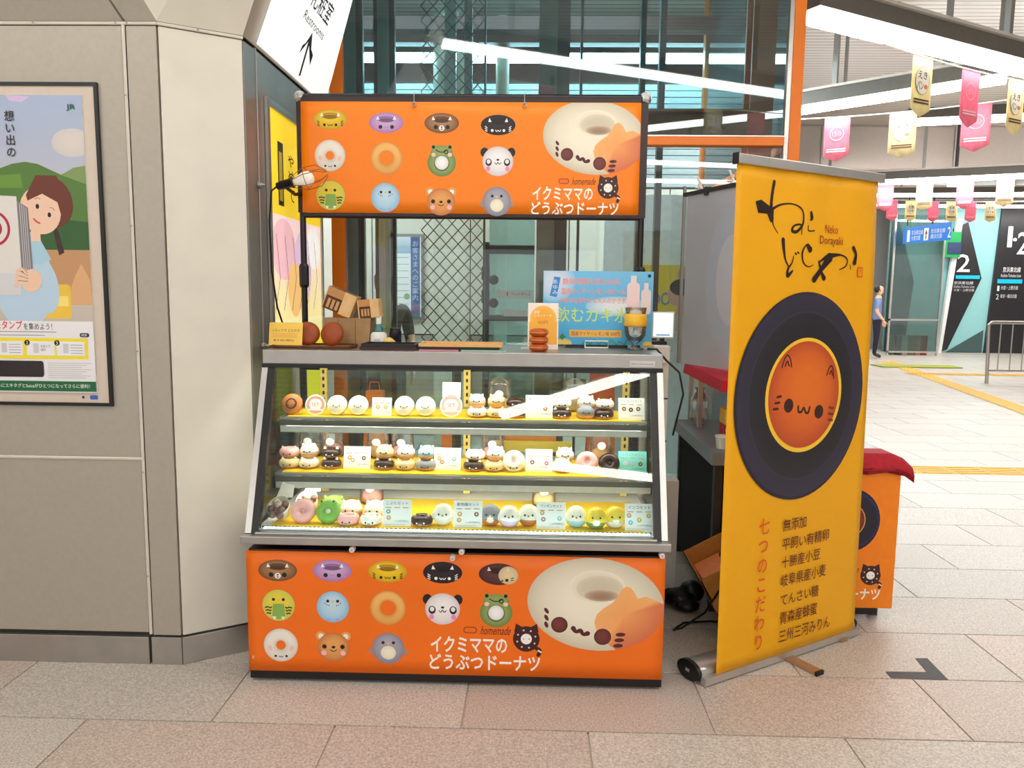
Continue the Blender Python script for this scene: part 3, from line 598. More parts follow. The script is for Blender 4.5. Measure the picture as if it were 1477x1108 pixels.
wpan = MB().box((0.55, 6.05, 0.0), (1.38, 6.08, 2.2)).build('partition_panel', mat('cool_white', (226, 236, 234), 0.35)); setp(wpan, 'pale white partition panel behind the man poster', 'partition')

# ------------------------------------------------------------------ far end of the concourse on the right
FW = 20.9
def fx(px): return 11.211 + (px - 1362) * 0.0186
def fz(py): return (508 - py) * 0.0184
far = thing('guide_wall', 'far black and pale teal wall panels with white platform numbers', 'wall panel', (11.5, FW, 0))
def fpoly(pts, name, m, y=FW, th=0.05): return MB().prism([(fx(a), y, fz(b)) for a, b in pts], (0, th, 0)).build(name, m, far)
M_fblack = mat('wall_black', (44, 42, 46), 0.35, noise=0.05); M_fteal = mat('wall_teal', (150, 206, 208), 0.3, noise=0.04); M_fgreen = mat('wall_dark_teal', (70, 92, 92), 0.4)
fpoly([(1346, 508), (1420, 508), (1424, 292), (1346, 292)], 'teal_panel', M_fteal)
fpoly([(1350, 508), (1362, 504), (1403, 400), (1378, 320), (1358, 330)], 'black_arrow_panel', M_fblack, FW - 0.03, 0.03)
fpoly([(1360, 508), (1412, 508), (1412, 475)], 'dark_corner', M_fgreen, FW - 0.02, 0.02)
fpoly([(1414, 512), (1500, 512), (1500, 288), (1424, 288)], 'black_panel', M_fblack, FW - 0.06, 0.06)
fpoly([(1270, 508), (1346, 508), (1346, 300), (1270, 300)], 'grey_green_panel', mat('wall_grey_green', (112, 142, 138), 0.4), FW + 0.02, 0.05)
fpoly([(1272, 508), (1300, 508), (1308, 405), (1281, 318), (1272, 318)], 'black_arrow_panel', mat('wall_green_black', (40, 58, 56), 0.4), FW - 0.01, 0.03)
fpoly([(1345, 510), (1349, 510), (1366, 316), (1358, 316)], 'white_post', M_white, FW - 0.2, 0.1)
pf = Print(far, (11.211, FW - 0.065, 0), (1, 0, 0), (0, 0, 1), (0, -1, 0)); pf.STEP = 0.003
def F(a, b): return ((a - 1362) * 0.0186, (508 - b) * 0.0184)
pf.text('2', *F(1366, 391), *F(1384, 366), (238, 238, 238), 0.01); pf.text('1', *F(1434, 355), *F(1440, 326), (238, 238, 238), 0.01); pf.text('・', *F(1441, 347), *F(1447, 342), (238, 238, 238)); pf.text('2', *F(1448, 365), *F(1463, 334), (238, 238, 238), 0.01)
pf.rect(*F(1365, 401), *F(1399, 396), (20, 190, 226)); pf.rect(*F(1424, 407), *F(1459, 401), (20, 190, 226)); pf.build('cyan_bar')
pf.text('京浜東北線', *F(1363, 409), *F(1390, 404.5), (230, 230, 230)); pf.text('Keihin-Tohoku Line', *F(1363, 414), *F(1392, 410.5), (210, 210, 210)); pf.text('大宮・上野方面', *F(1363, 419), *F(1392, 415.5), (220, 220, 220))
pf.text('京浜東北線', *F(1430, 391), *F(1455, 383.5), (236, 236, 236), 0.01); pf.text('Keihin-Tohoku Line', *F(1428, 398), *F(1456, 393.5), (220, 220, 220)); pf.text('1', *F(1424, 418), *F(1427, 410.5), (230, 230, 230)); pf.text('大宮・上野方面', *F(1429, 416), *F(1453, 410.5), (230, 230, 230)); pf.text('2', *F(1423, 430), *F(1427, 422.5), (230, 230, 230)); pf.text('東京・横浜方面', *F(1429, 428), *F(1452, 422.5), (230, 230, 230))
# hanging blue direction sign
bs = thing('direction_sign', 'hanging blue platform direction sign with white numbers and arrow', 'sign', (10.6, 19.0, 3.0))
def bx_(px): return 10.07 + (px - 1360) * 0.0170
def bz_(py): return 1.42 + (432 - py) * 0.01727
MB().prism([(bx_(1298), 19.0, bz_(355)), (bx_(1361), 19.0, bz_(349)), (bx_(1361), 19.0, bz_(324)), (bx_(1298), 19.0, bz_(333))], (0, 0.15, 0)).build('box', mat('sign_blue', (20, 104, 190), 0.3, emit=0.25, noise=0.02), bs)
for px in (1300, 1335): box((bx_(px), 19.05, bz_(330)), (bx_(px) + 0.03, 19.08, 3.9), 'hanger', M_dark, bs)
pb = Print(bs, (bx_(1298), 18.995, bz_(355)), V((63 * 0.017, 0, 6 * 0.01727)), (0, 0, 1), (0, -1, 0)); pb.STEP = 0.003
pb.text('1', 0.03, 0.04, 0.085, 0.31, (240, 246, 255), 0.01); pb.text('2', 0.99, 0.06, 1.06, 0.31, (240, 246, 255), 0.01); pb.rect(0.42, 0.04, 0.53, 0.33, (236, 232, 220)); pb.poly([(0.465, 0.06), (0.485, 0.06), (0.485, 0.2), (0.51, 0.17), (0.475, 0.29), (0.44, 0.17), (0.465, 0.2)], (30, 30, 40)); pb.build('arrow_field'); pb.text('京浜東北線\n大宮方面', 0.12, 0.06, 0.39, 0.3, (214, 232, 250)); pb.text('京浜東北線\n横浜方面', 0.58, 0.06, 0.92, 0.3, (214, 232, 250))
gsn = thing('green_board', 'green framed screen hanging on the far grey-green wall', 'screen', (10.8, 20.6, 2.5))
box((fx(1338), 20.6, fz(371)), (fx(1362), 20.7, fz(335)), 'frame', mat('board_green', (20, 150, 80), 0.4), gsn); box((fx(1344), 20.58, fz(366)), (fx(1362), 20.6, fz(350)), 'screen', mat('screen_dark', (50, 60, 100), 0.3), gsn)
ex = thing('exit_sign', 'small lit white exit sign with cyan arrow under the fascia', 'sign', (6.2, 11.3, 3.15)); box((5.92, 11.3, 3.02), (6.12, 11.36, 3.22), 'box', mat('exit_white', (240, 250, 250), 0.3, emit=0.8, noise=0.01), ex)
box((6.005, 11.31, 3.22), (6.035, 11.35, 3.9), 'hanger', M_dark, ex)
pe = Print(ex, (5.92, 11.298, 3.02), (1, 0, 0), (0, 0, 1), (0, -1, 0)); pe.poly([(0.05, 0.07), (0.10, 0.07), (0.10, 0.03), (0.17, 0.1), (0.10, 0.17), (0.10, 0.13), (0.05, 0.13)], (0, 180, 210)); pe.build('arrow')
# glazed screen with a brochure rack
gp = thing('glazed_screen', 'steel framed glass screen with shelf of brochures at the far concourse', 'partition', (9.6, 19.6, 0))
for x in (9.02, 10.25): box((x, 19.6, 0), (x + 0.04, 19.64, 3.5), 'post', M_alu, gp)
box((9.02, 19.6, 0.87), (10.25, 19.64, 0.92), 'rail', M_alu, gp); box((9.02, 19.6, 0.06), (10.25, 19.64, 0.10), 'rail', M_alu, gp)
box((9.06, 19.615, 0.1), (10.25, 19.625, 3.5), 'pane', glass('far_glass', (200, 226, 224), 1.2, haze=0.05), gp)
for i, c in enumerate(((120, 130, 70), (80, 90, 80), (206, 196, 180), (150, 140, 110), (216, 150, 110), (190, 60, 50))):
    b_ = MB().box((9.12 + i * 0.165, 19.70, 0.0), (9.25 + i * 0.165, 19.78, 0.50)).build('brochure_stack', mat('brochure_%d' % i, c, 0.6, noise=0.3, scale=20), loc=(9.2 + i * 0.165, 19.74, 0)); setp(b_, 'upright brochures behind the glass screen, %s covers' % ('olive', 'dark green', 'cream', 'khaki', 'salmon', 'red')[i], 'brochure', 'brochures behind the far glass screen')
mtt = MB().box((7.3, 16.0, 0.0), (8.95, 16.55, 0.02)).build('floor_mat', mat('mat_green', (150, 160, 60), 0.8), loc=(8.1, 16.3, 0)); setp(mtt, 'flat yellow-green floor mat before the glass screen', 'mat')
# steel crowd rail
rl = thing('hand_rail', 'stainless steel barrier rail with upright bars on the far concourse', 'railing', (8.4, 13.2, 0))
tube([(7.80, 13.2, 0.0), (7.76, 13.2, 1.0), (7.80, 13.2, 1.04), (10.2, 13.3, 1.04)], 0.028, 'top_rail', M_steel, rl); tube([(7.78, 13.2, 0.22), (10.2, 13.3, 0.22)], 0.02, 'bottom_rail', M_steel, rl)
for i in range(12): tube([(7.97 + 0.2 * i, 13.21, 0.22), (7.97 + 0.2 * i, 13.21, 1.03)], 0.011, 'upright_bar', M_steel, rl, 6)
tube([(10.2, 13.3, 0), (10.2, 13.3, 1.04)], 0.028, 'upright_bar', M_steel, rl)
# sloping conduit across the ceiling
cd = MB().obox((2.5, 7.9, 3.25), V((0.62, -0.78, 0)), V((0.78, 0.62, 0)), (0, 0, 1), (0, 3.8), (-0.05, 0.05), (0, 0.08)).build('ceiling_duct', M_dark, loc=(3.5, 6.6, 3.25)); setp(cd, 'dark steel cable channel hung slantwise below the plank ceiling', 'duct')
for i in range(3): MB().obox((2.5 + 0.62 * (0.6 + i * 1.3), 7.9 - 0.78 * (0.6 + i * 1.3), 3.33), (1, 0, 0), (0, 1, 0), (0, 0, 1), (-0.012, 0.012), (-0.012, 0.012), (0, 0.57)).build('hanger', M_steel_dull, cd)

# ------------------------------------------------------------------ bunting
M_cream = mat('flag_cream', (242, 228, 184), 0.8, noise=0.05, trans=0.5); M_pink = mat('flag_pink', (246, 150, 172), 0.8, noise=0.05, trans=0.5)
def flag_proto(m, pink):
    f = thing('bunting_flag', '-', 'flag', (0, 0, 0)); n = 8; vs = []; fs = []; W, H, T = 0.2, 0.36, 0.05; cols = []
    mb = MB()
    for k, dy in ((0, -0.001), (1, 0.001)):
        for i in range(n + 1):
            x = -W / 2 + W * i / n; zb = -(H - T) - T * (1 - abs(2 * i / n - 1)); yb = 0.004 * math.sin(PI * 2 * i / n)
            for q in range(4): mb.v.append(V((x, dy + yb * (q / 3), zb * q / 3)))
    S = (n + 1) * 4
    for i in range(n):
        for q in range(3):
            a = i * 4 + q; mb.f.append((a, a + 4, a + 5, a + 1)); mb.f.append((S + a, S + a + 1, S + a + 5, S + a + 4))
    for q in range(3): mb.f.append((q, q + 1, S + q + 1, S + q)); a = n * 4 + q; mb.f.append((a, S + a, S + a + 1, a + 1))
    for i in range(n): a = i * 4; mb.f.append((a, S + a, S + a + 4, a + 4)); a += 3; mb.f.append((a, a + 4, S + a + 4, S + a))
    mb.build('cloth', m, f, smooth=True)
    for s_ in (-1, 1):
        P_ = Print(f, (0, s_ * 0.0052, 0), (-s_, 0, 0) if s_ > 0 else (1, 0, 0), (0, 0, 1), (0, s_, 0))
        ink = (90, 60, 40) if not pink else (250, 206, 216)
        if not pink:
            P_.ell(0, -0.14, 0.068, 0.085, ink); P_.ell(0, -0.14, 0.066, 0.083, (244, 238, 222)); P_.ell(0.036, -0.175, 0.018, 0.014, (214, 130, 70)); P_.build('logo')
            P_.text('えき', -0.045, -0.13, 0.045, -0.085, (60, 44, 36), 0.02); P_.text('パン', -0.052, -0.195, 0.012, -0.145, (60, 44, 36), 0.02)
        else:
            P_.ring(0, -0.13, 0.055, 0.051, ink, ink); P_.build('logo'); P_.text('えきパン', -0.04, -0.15, 0.04, -0.11, ink, 0.01)
        for j in range(2): P_.rect(-0.075, -0.262 - j * 0.018, 0.075, -0.252 - j * 0.018, ink)
        P_.build('caption')
    return f
fc = flag_proto(M_cream, False); fp = flag_proto(M_pink, True)
def cord(p0, p1, name_label, flags, group, sag=0.03, z=None):
    p0, p1 = V(p0), V(p1); d = p1 - p0; L = d.length; an = math.atan2(d.y, d.x)
    pts = [p0 + d * t + V((0, 0, -sag * 4 * t * (1 - t))) for t in [i / 10 for i in range(11)]]
    c = tube(pts, 0.005, 'bunting_line', mat('cord_white', (235, 232, 225), 0.6), None, 6, loc=tuple(p0)); setp(c, name_label, 'cord')
    for t, kind, lab in flags:
        p = p0 + d * t + V((0, 0, -sag * 4 * t * (1 - t) - 0.005)); f = copy_tree(fc if kind == 'c' else fp, tuple(p), (0, 0, an)); f['label'] = lab; f['group'] = group
GF = 'pennant flags strung across the concourse'
cord((2.0, 4.80, 2.95), (3.74, 5.813, 2.95), 'white cord of pennants beneath the slanting strip light', [(0.245, 'c', 'near cream pennant with round bread logo, backlit by the slanting strip light'), (0.50, 'p', 'dark rose pennant between two cream ones under the slanting strip light'), (0.765, 'c', 'cream pennant beyond the dark rose one on the same cord')], GF)
cord((2.05, 6.91, 2.95), (3.72, 6.096, 2.95), 'white cord of pennants beneath the crossing strip light', [(0.29, 'p', 'pale pink glowing pennant next to the orange lift post'), (0.555, 'c', 'bright cream pennant hanging below the near cream logo pennant'), (0.83, 'p', 'bright pink pennant partly behind the dark rose one')], GF)
cord((4.4, 11.25, 3.02), (6.7, 10.2, 3.02), 'white cord of pennants under the grey fascia panels', [(0.22, 'p', 'pale pink pennant just above the roll-up banner corner'), (0.41, 'c', 'cream logo pennant beside the small exit sign'), (0.60, 'p', 'white-pink pennant on the cord under the fascia'), (0.78, 'c', 'pale cream pennant last on the cord under the fascia')], GF)
cord((5.9, 14.17, 3.2), (9.2, 14.3, 3.2), 'farthest white cord of pennants above the blue sign', [(0.167, 'p', 'small far pink pennant above the far black arrow panel'), (0.27, 'c', 'small far cream pennant left of the blue sign'), (0.394, 'p', 'small far rose pennant above the blue sign'), (0.495, 'c', 'small far cream pennant above the white post'), (0.60, 'p', 'small far pink pennant before the teal panel'), (0.71, 'c', 'small far cream pennant before the black number panel')], GF)
cord((-0.3, 2.38, 3.12), (2.4, 1.21, 3.12), 'white cord of pennants over the walkway before the stall', [(0.13, 'p', 'pink pennant over the walkway, mirrored in the lift glass'), (0.32, 'c', 'cream pennant over the walkway, mirrored in the lift glass'), (0.70, 'c', 'second cream pennant over the walkway, mirrored in the lift glass'), (0.86, 'p', 'second pink pennant over the walkway, mirrored in the lift glass')], GF)
for p in (fc, fp):
    for ch in list(p.children):
        for g2 in list(ch.children): bpy.data.objects.remove(g2)
        bpy.data.objects.remove(ch)
    bpy.data.objects.remove(p)

# ------------------------------------------------------------------ refrigerated display case
X0, X1 = -1.022, 0.492
case = thing('display_case', 'refrigerated glass display case with slanted front and two lit shelves', 'display case', (-0.265, 2.95, 0))
box((X0 + 0.01, 2.635, 0.035), (X1 - 0.01, 3.27, 0.50), 'base_cabinet', M_brownblack, case, 0.004)
box((X0 + 0.006, 2.632, 0.012), (X1 - 0.006, 3.25, 0.040), 'plinth', M_black, case)
for x in (X0 + 0.08, X1 - 0.08):
    for y in (2.72, 3.2): MB().lathe([(0.02, 0), (0.025, 0.004), (0.025, 0.03), (0.012, 0.035)], 12, (x, y, 0)).build('foot', M_dark, case)
box((X0 - 0.008, 2.605, 0.526), (X1 + 0.008, 3.28, 0.556), 'ledge', M_steel, case, 0.004)
box((X0, 2.86, 1.148), (X1, 3.28, 1.203), 'top_panel', M_steel, case, 0.004)
box((X0, 2.852, 1.136), (X1, 2.866, 1.149), 'top_gasket', M_black, case)
# model plate on the top edge
mp_ = MB().box((X1 - 0.125, 2.855, 1.157), (X1 - 0.03, 2.861, 1.178)).build('name_plate', M_alu, case); pk = Print(mp_, (X1 - 0.125, 2.855, 1.157), (1, 0, 0), (0, 0, 1), (0, -1, 0)); pk.text('Showcase', 0.006, 0.007, 0.089, 0.014, (110, 104, 100))
GB, GT = (2.64, 0.556), (2.862, 1.14)      # glass line (y, z)
def gy(z): return GB[0] + (GT[0] - GB[0]) * (z - GB[1]) / (GT[1] - GB[1])
gd = V((0, GT[0] - GB[0], GT[1] - GB[1])); gl = gd.length; gd.normalize(); gn = V((0, -gd.z, gd.y))
MB().obox((X0, GB[0], GB[1]), (1, 0, 0), gd, gn, (0.04, X1 - X0 - 0.04), (0, gl), (-0.004, 0.0)).build('front_glass', G_case, case)
for x, s in ((X0, 1), (X1, -1)):
    MB().obox((x, GB[0], GB[1]), (s, 0, 0), gd, gn, (0.0, 0.022), (0, gl), (-0.02, 0.006)).build('front_post', M_alu, case)
    MB().obox((x, GB[0], GB[1]), (s, 0, 0), gd, gn, (0.022, 0.048), (0, gl), (-0.02, 0.003)).build('post_gasket', M_black, case)
    MB().prism([(x + s * 0.012, 2.67, 0.556), (x + s * 0.012, 3.24, 0.556), (x + s * 0.012, 3.24, 1.148), (x + s * 0.012, 2.885, 1.148)], (s * 0.004, 0, 0)).build('side_glass', G_case, case)
    box((min(x, x + s * 0.03), 3.22, 0.556), (max(x, x + s * 0.03), 3.27, 1.148), 'rear_post', M_alu, case)
box((X0 + 0.03, 2.66, 0.556), (X1 - 0.03, 3.24, 0.566), 'deck', M_white, case)
# rear sliding doors
for x0, x1, y in ((X0 + 0.03, -0.30, 3.235), (-0.34, X1 - 0.03, 3.252)):
    box((x0, y, 0.60), (x1, y + 0.004, 1.10), 'sliding_door', G_case, case)
    for a, b in (((x0, 0.57), (x1, 0.62)), ((x0, 1.09), (x1, 1.14))): box((a[0], y - 0.006, a[1]), (b[0], y + 0.010, b[1]), 'door_rail', M_black, case)
    for x in (x0, x1 - 0.025): box((x, y - 0.006, 0.62), (x + 0.025, y + 0.010, 1.09), 'door_stile', M_black, case)
# slotted shelf standards
M_slot = mat('shelf_standard', (240, 214, 120), 0.4, 0.3)
for x in (-0.895, -0.285, 0.385):
    st = box((x, 3.19, 0.57), (x + 0.028, 3.21, 1.14), 'shelf_standard', M_slot, case)
    sb = MB()
    for i in range(18): sb.box((x + 0.010, 3.188, 0.6 + i * 0.03), (x + 0.018, 3.19, 0.615 + i * 0.03))
    so = sb.build('slots', M_black, case); so.parent = st; so['kind'] = 'stuff'
SH = []
for z, xa, xb, yf in ((0.948, -0.955, 0.437, 2.842), (0.742, -0.962, 0.452, 2.795)):
    sh = MB().box((xa, yf, z - 0.008), (xb, 3.17, z)).build('shelf', M_steel, case)
    box((xa, yf - 0.004, z - 0.032), (xb, yf, z - 0.010), 'price_rail', mat('rail_dark', (96, 92, 84), 0.4, 0.3), sh)
    box((xa, yf + 0.004, z - 0.058), (xb, yf + 0.010, z - 0.034), 'lamp_cover', mat('lamp_cover', (206, 204, 198), 0.3, 0.2), sh)
    box((xa + 0.02, yf + 0.014, z - 0.045), (xb - 0.02, yf + 0.034, z - 0.025), 'lamp', M_caselamp, sh)
    for x in (xa + 0.06, -0.28, xb - 0.06): MB().prism([(x, 3.18, z - 0.008), (x, 2.95, z - 0.008), (x, 3.18, z - 0.06)], (0.004, 0, 0)).build('bracket', M_steel_dull, sh)
box((X0 + 0.06, 2.870, 1.136), (X1 - 0.06, 2.905, 1.1475), 'lamp', M_caselamp, case)
box((X0 + 0.06, 2.657, 0.5665), (X1 - 0.06, 2.667, 0.572), 'lamp', emitter('case_lamp_cool', (206, 238, 255), CASE * 0.5), case)
# saw-tooth edging strip and chrome front rails below the glass
pt = MB()
for i in range(92): pt.box((X0 + 0.05 + i * 0.0156, 2.672, 0.566), (X0 + 0.058 + i * 0.0156, 2.676, 0.574))
po_ = pt.build('edging_strip', M_dark, case); po_['kind'] = 'stuff'
for y, z in ((2.652, 0.566), (2.630, 0.560)): tube([(X0 + 0.04, y, z), (X1 - 0.04, y, z)], 0.005, 'front_rail', M_steel, case)
# white service column at the right rear of the case
sc_ = thing('service_column', 'narrow white cabinet column standing behind the right end of the display case', 'cabinet', (0.57, 3.4, 0))
box((0.545, 3.34, 0.62), (0.60, 3.50, 1.19), 'body', M_white, sc_, 0.003); box((0.530, 3.33, 1.13), (0.602, 3.50, 1.205), 'cap', M_white, sc_, 0.003); box((0.545, 3.34, 0), (0.60, 3.5, 0.62), 'lower_body', M_dark, sc_)
for z in (0.78, 0.97): box((0.544, 3.338, z), (0.601, 3.34, z + 0.006), 'groove', M_dark, sc_)
wbx = MB().box((0.56, 3.52, 0.0), (0.70, 3.62, 0.56)).build('white_bin', M_white, loc=(0.63, 3.57, 0), bevel=0.004); setp(wbx, 'plain white upright box on the floor behind the case', 'box')

# ------------------------------------------------------------------ printed donuts shared by the two orange banners
BK = (22, 12, 12)
def eyes(P, x, y, d, r=0.006, c=BK):
    for s in (-1, 1): P.ell(x + s * d, y, r, r, c, k=12)
def catmouth(P, x, y, w, c=BK, t=0.0028): P.brush([(x - w, y + 0.003), (x - w / 2, y - 0.003), (x, y + 0.002), (x + w / 2, y - 0.003), (x + w, y + 0.003)], t, c, 4)
def pd(P, kind, x, y, s=1.0):
    P.lift = P.BASE
    if kind in ('bear_flat', 'pig_flat', 'tiger_flat', 'cat_flat', 'half_flat'):
        base, dk = {'bear_flat': ((176, 128, 84), (112, 72, 42)), 'pig_flat': ((206, 168, 214), (168, 120, 178)), 'tiger_flat': ((246, 208, 20), (206, 156, 0)), 'cat_flat': ((46, 26, 34), (16, 6, 12)), 'half_flat': ((96, 52, 52), (60, 26, 28))}[kind]
        P.ell(x, y, 0.072 * s, 0.041 * s, base, dk, hl=(0, 0.012)); P.ell(x, y + 0.014 * s, 0.036 * s, 0.013 * s, dk, tuple(int(c * 0.8) for c in dk)); P.ell(x, y + 0.010 * s, 0.03 * s, 0.008 * s, tuple(int(c * 0.7) for c in dk))
        if kind == 'half_flat': P.ell(x + 0.036 * s, y - 0.004 * s, 0.036 * s, 0.034 * s, (226, 206, 160), (204, 182, 138))
        ew = (250, 244, 240) if kind != 'half_flat' else (240, 210, 190)
        for q in (-1, 1): P.poly([(x + q * 0.034 * s - 0.007, y + 0.012 * s), (x + q * 0.034 * s + 0.007, y + 0.012 * s), (x + q * 0.036 * s, y + 0.028 * s)], ew)
        if kind == 'bear_flat': eyes(P, x, y - 0.016, 0.024, 0.009); P.ell(x, y - 0.020, 0.011, 0.011, (250, 246, 240)); P.ell(x, y - 0.016, 0.004, 0.003, BK); catmouth(P, x, y - 0.024, 0.004, BK, 0.0016)
        if kind == 'pig_flat': eyes(P, x, y - 0.017, 0.024, 0.008); eyes(P, x, y - 0.018, 0.005, 0.0018, (110, 50, 110)); eyes(P, x, y - 0.019, 0.042, 0.006, (228, 130, 170))
        c2 = (250, 246, 244) if kind == 'cat_flat' else BK
        if kind in ('tiger_flat', 'cat_flat'):
            eyes(P, x, y - 0.022, 0.024, 0.0058, c2); catmouth(P, x, y - 0.023, 0.011, c2)
            for q in (-1, 1):
                for j in range(3): P.line([(x + q * 0.044, y - 0.026 + j * 0.007), (x + q * 0.054, y - 0.021 + j * 0.008)], 0.0032, c2)
        if kind == 'half_flat': P.ell(x + 0.03, y - 0.022, 0.006, 0.006, BK); P.line([(x + 0.044, y - 0.024), (x + 0.054, y - 0.02)], 0.003, BK); P.line([(x + 0.044, y - 0.016), (x + 0.055, y - 0.012)], 0.003, BK); P.ell(x + 0.014, y - 0.024, 0.004, 0.003, BK)
    elif kind == 'plain': P.ring(x, y, 0.066 * s, 0.028 * s, (244, 186, 104), (206, 136, 56))
    elif kind == 'rabbit':
        P.ring(x, y, 0.064 * s, 0.018 * s, (242, 236, 226), (206, 198, 186)); eyes(P, x, y - 0.042, 0.020, 0.0046); catmouth(P, x, y - 0.044, 0.008, BK, 0.002)
        for q in (-1, 1): P.ell(x + q * 0.040, y - 0.012, 0.010, 0.014, (242, 196, 184), (240, 226, 216), rot=-q * 0.4)
    elif kind == 'panda':
        for q in (-1, 1): P.ell(x + q * 0.055, y + 0.036, 0.017, 0.019, BK)
        P.ell(x, y, 0.064 * s, 0.060 * s, (246, 242, 242), (214, 204, 206), hl=(0, 0.012))
        for q in (-1, 1): P.ell(x + q * 0.038, y - 0.004, 0.013, 0.015, BK); P.ell(x + q * 0.038, y - 0.001, 0.008, 0.009, (240, 236, 240)); P.ell(x + q * 0.040, y - 0.030, 0.009, 0.010, (238, 140, 190))
        P.ell(x, y + 0.006, 0.006, 0.004, BK); P.brush([(x - 0.013, y - 0.006), (x - 0.006, y - 0.012), (x, y - 0.004), (x + 0.006, y - 0.012), (x + 0.013, y - 0.006)], 0.003, BK, 4)
    elif kind == 'frog':
        P.ell(x, y - 0.008, 0.060 * s, 0.056 * s, (150, 170, 96), (108, 130, 66)); P.ell(x, y + 0.034, 0.046, 0.028, (150, 170, 96), (124, 146, 78))
        for q in (-1, 1): P.ell(x + q * 0.034, y + 0.054, 0.010, 0.010, (150, 170, 96)); P.ell(x + q * 0.034, y + 0.055, 0.007, 0.007, BK); P.ell(x + q * 0.034, y + 0.024, 0.009, 0.008, (246, 200, 190))
        P.ell(x, y - 0.010, 0.032, 0.032, (90, 108, 60)); P.ell(x, y - 0.008, 0.028, 0.028, (250, 250, 248), (220, 220, 222)); P.brush([(x - 0.024, y + 0.044), (x - 0.01, y + 0.036), (x + 0.01, y + 0.036), (x + 0.022, y + 0.044)], 0.0036, BK, 4); P.ring(x + 0.018, y + 0.036, 0.009, 0.0055, BK, BK)
    elif kind in ('bird_yellow', 'bird_blue'):
        a, b = (((238, 214, 60), (196, 206, 96)) if kind == 'bird_yellow' else ((196, 224, 240), (130, 186, 222)))
        P.ell(x, y, 0.060 * s, 0.060 * s, a, b, hl=(0, 0.02)); eyes(P, x, y + 0.022, 0.018, 0.0058); P.poly([(x - 0.006, y + 0.024), (x + 0.006, y + 0.024), (x, y + 0.014)], (244, 190, 60))
        if kind == 'bird_yellow':
            P.poly([(x - 0.02, y + 0.006), (x + 0.02, y + 0.006), (x + 0.024, y - 0.04), (x, y - 0.054), (x - 0.024, y - 0.04)], (136, 178, 84))
            for q in (-1, 1):
                for j in range(3): P.line([(x + q * (0.024 + 0.002 * j), y - 0.006 - j * 0.011), (x + q * (0.031), y - 0.010 - j * 0.011), (x + q * 0.038, y - 0.006 - j * 0.011), (x + q * (0.05 - 0.003 * j), y - 0.009 - j * 0.011)], 0.005, (40, 40, 24))
                P.poly([(x + q * 0.016 - 0.007, y - 0.042), (x + q * 0.016 + 0.007, y - 0.042), (x + q * 0.016, y - 0.056)], (246, 240, 230))
        else:
            for q in (-1, 1):
                for j in range(3): P.ell(x + q * (0.014 + j * 0.007), y + 0.006 + j * j * 0.002, 0.0022, 0.0022, (40, 56, 110), k=8)
                P.ell(x + q * 0.018, y - 0.048, 0.008, 0.005, (176, 170, 214))
    elif kind == 'bear':
        for q in (-1, 1): P.ell(x + q * 0.046, y + 0.038, 0.018, 0.017, (226, 166, 96)); P.ell(x + q * 0.045, y + 0.037, 0.010, 0.010, (250, 236, 226))
        P.ell(x, y - 0.004, 0.060 * s, 0.056 * s, (232, 164, 92), (196, 116, 56), hl=(0, 0.014)); eyes(P, x, y - 0.002, 0.033, 0.0085); P.ell(x, y - 0.004, 0.007, 0.005, BK); P.brush([(x - 0.012, y - 0.014), (x, y - 0.020), (x + 0.012, y - 0.014)], 0.003, BK, 4); eyes(P, x, y - 0.026, 0.035, 0.010, (250, 186, 190))
    elif kind == 'penguin':
        for q in (-1, 1): P.poly([(x + q * 0.052, y + 0.01), (x + q * 0.074, y - 0.016), (x + q * 0.052, y - 0.022)], (150, 144, 156))
        P.ell(x, y, 0.060 * s, 0.060 * s, (172, 168, 180), (136, 132, 146), hl=(0, 0.02)); P.ell(x, y - 0.016, 0.028, 0.026, (244, 240, 214), (226, 220, 196)); eyes(P, x, y + 0.022, 0.019, 0.006); P.poly([(x - 0.006, y + 0.022), (x + 0.006, y + 0.022), (x, y + 0.013)], (232, 206, 120))
    P.build('donut_print', 0.5)
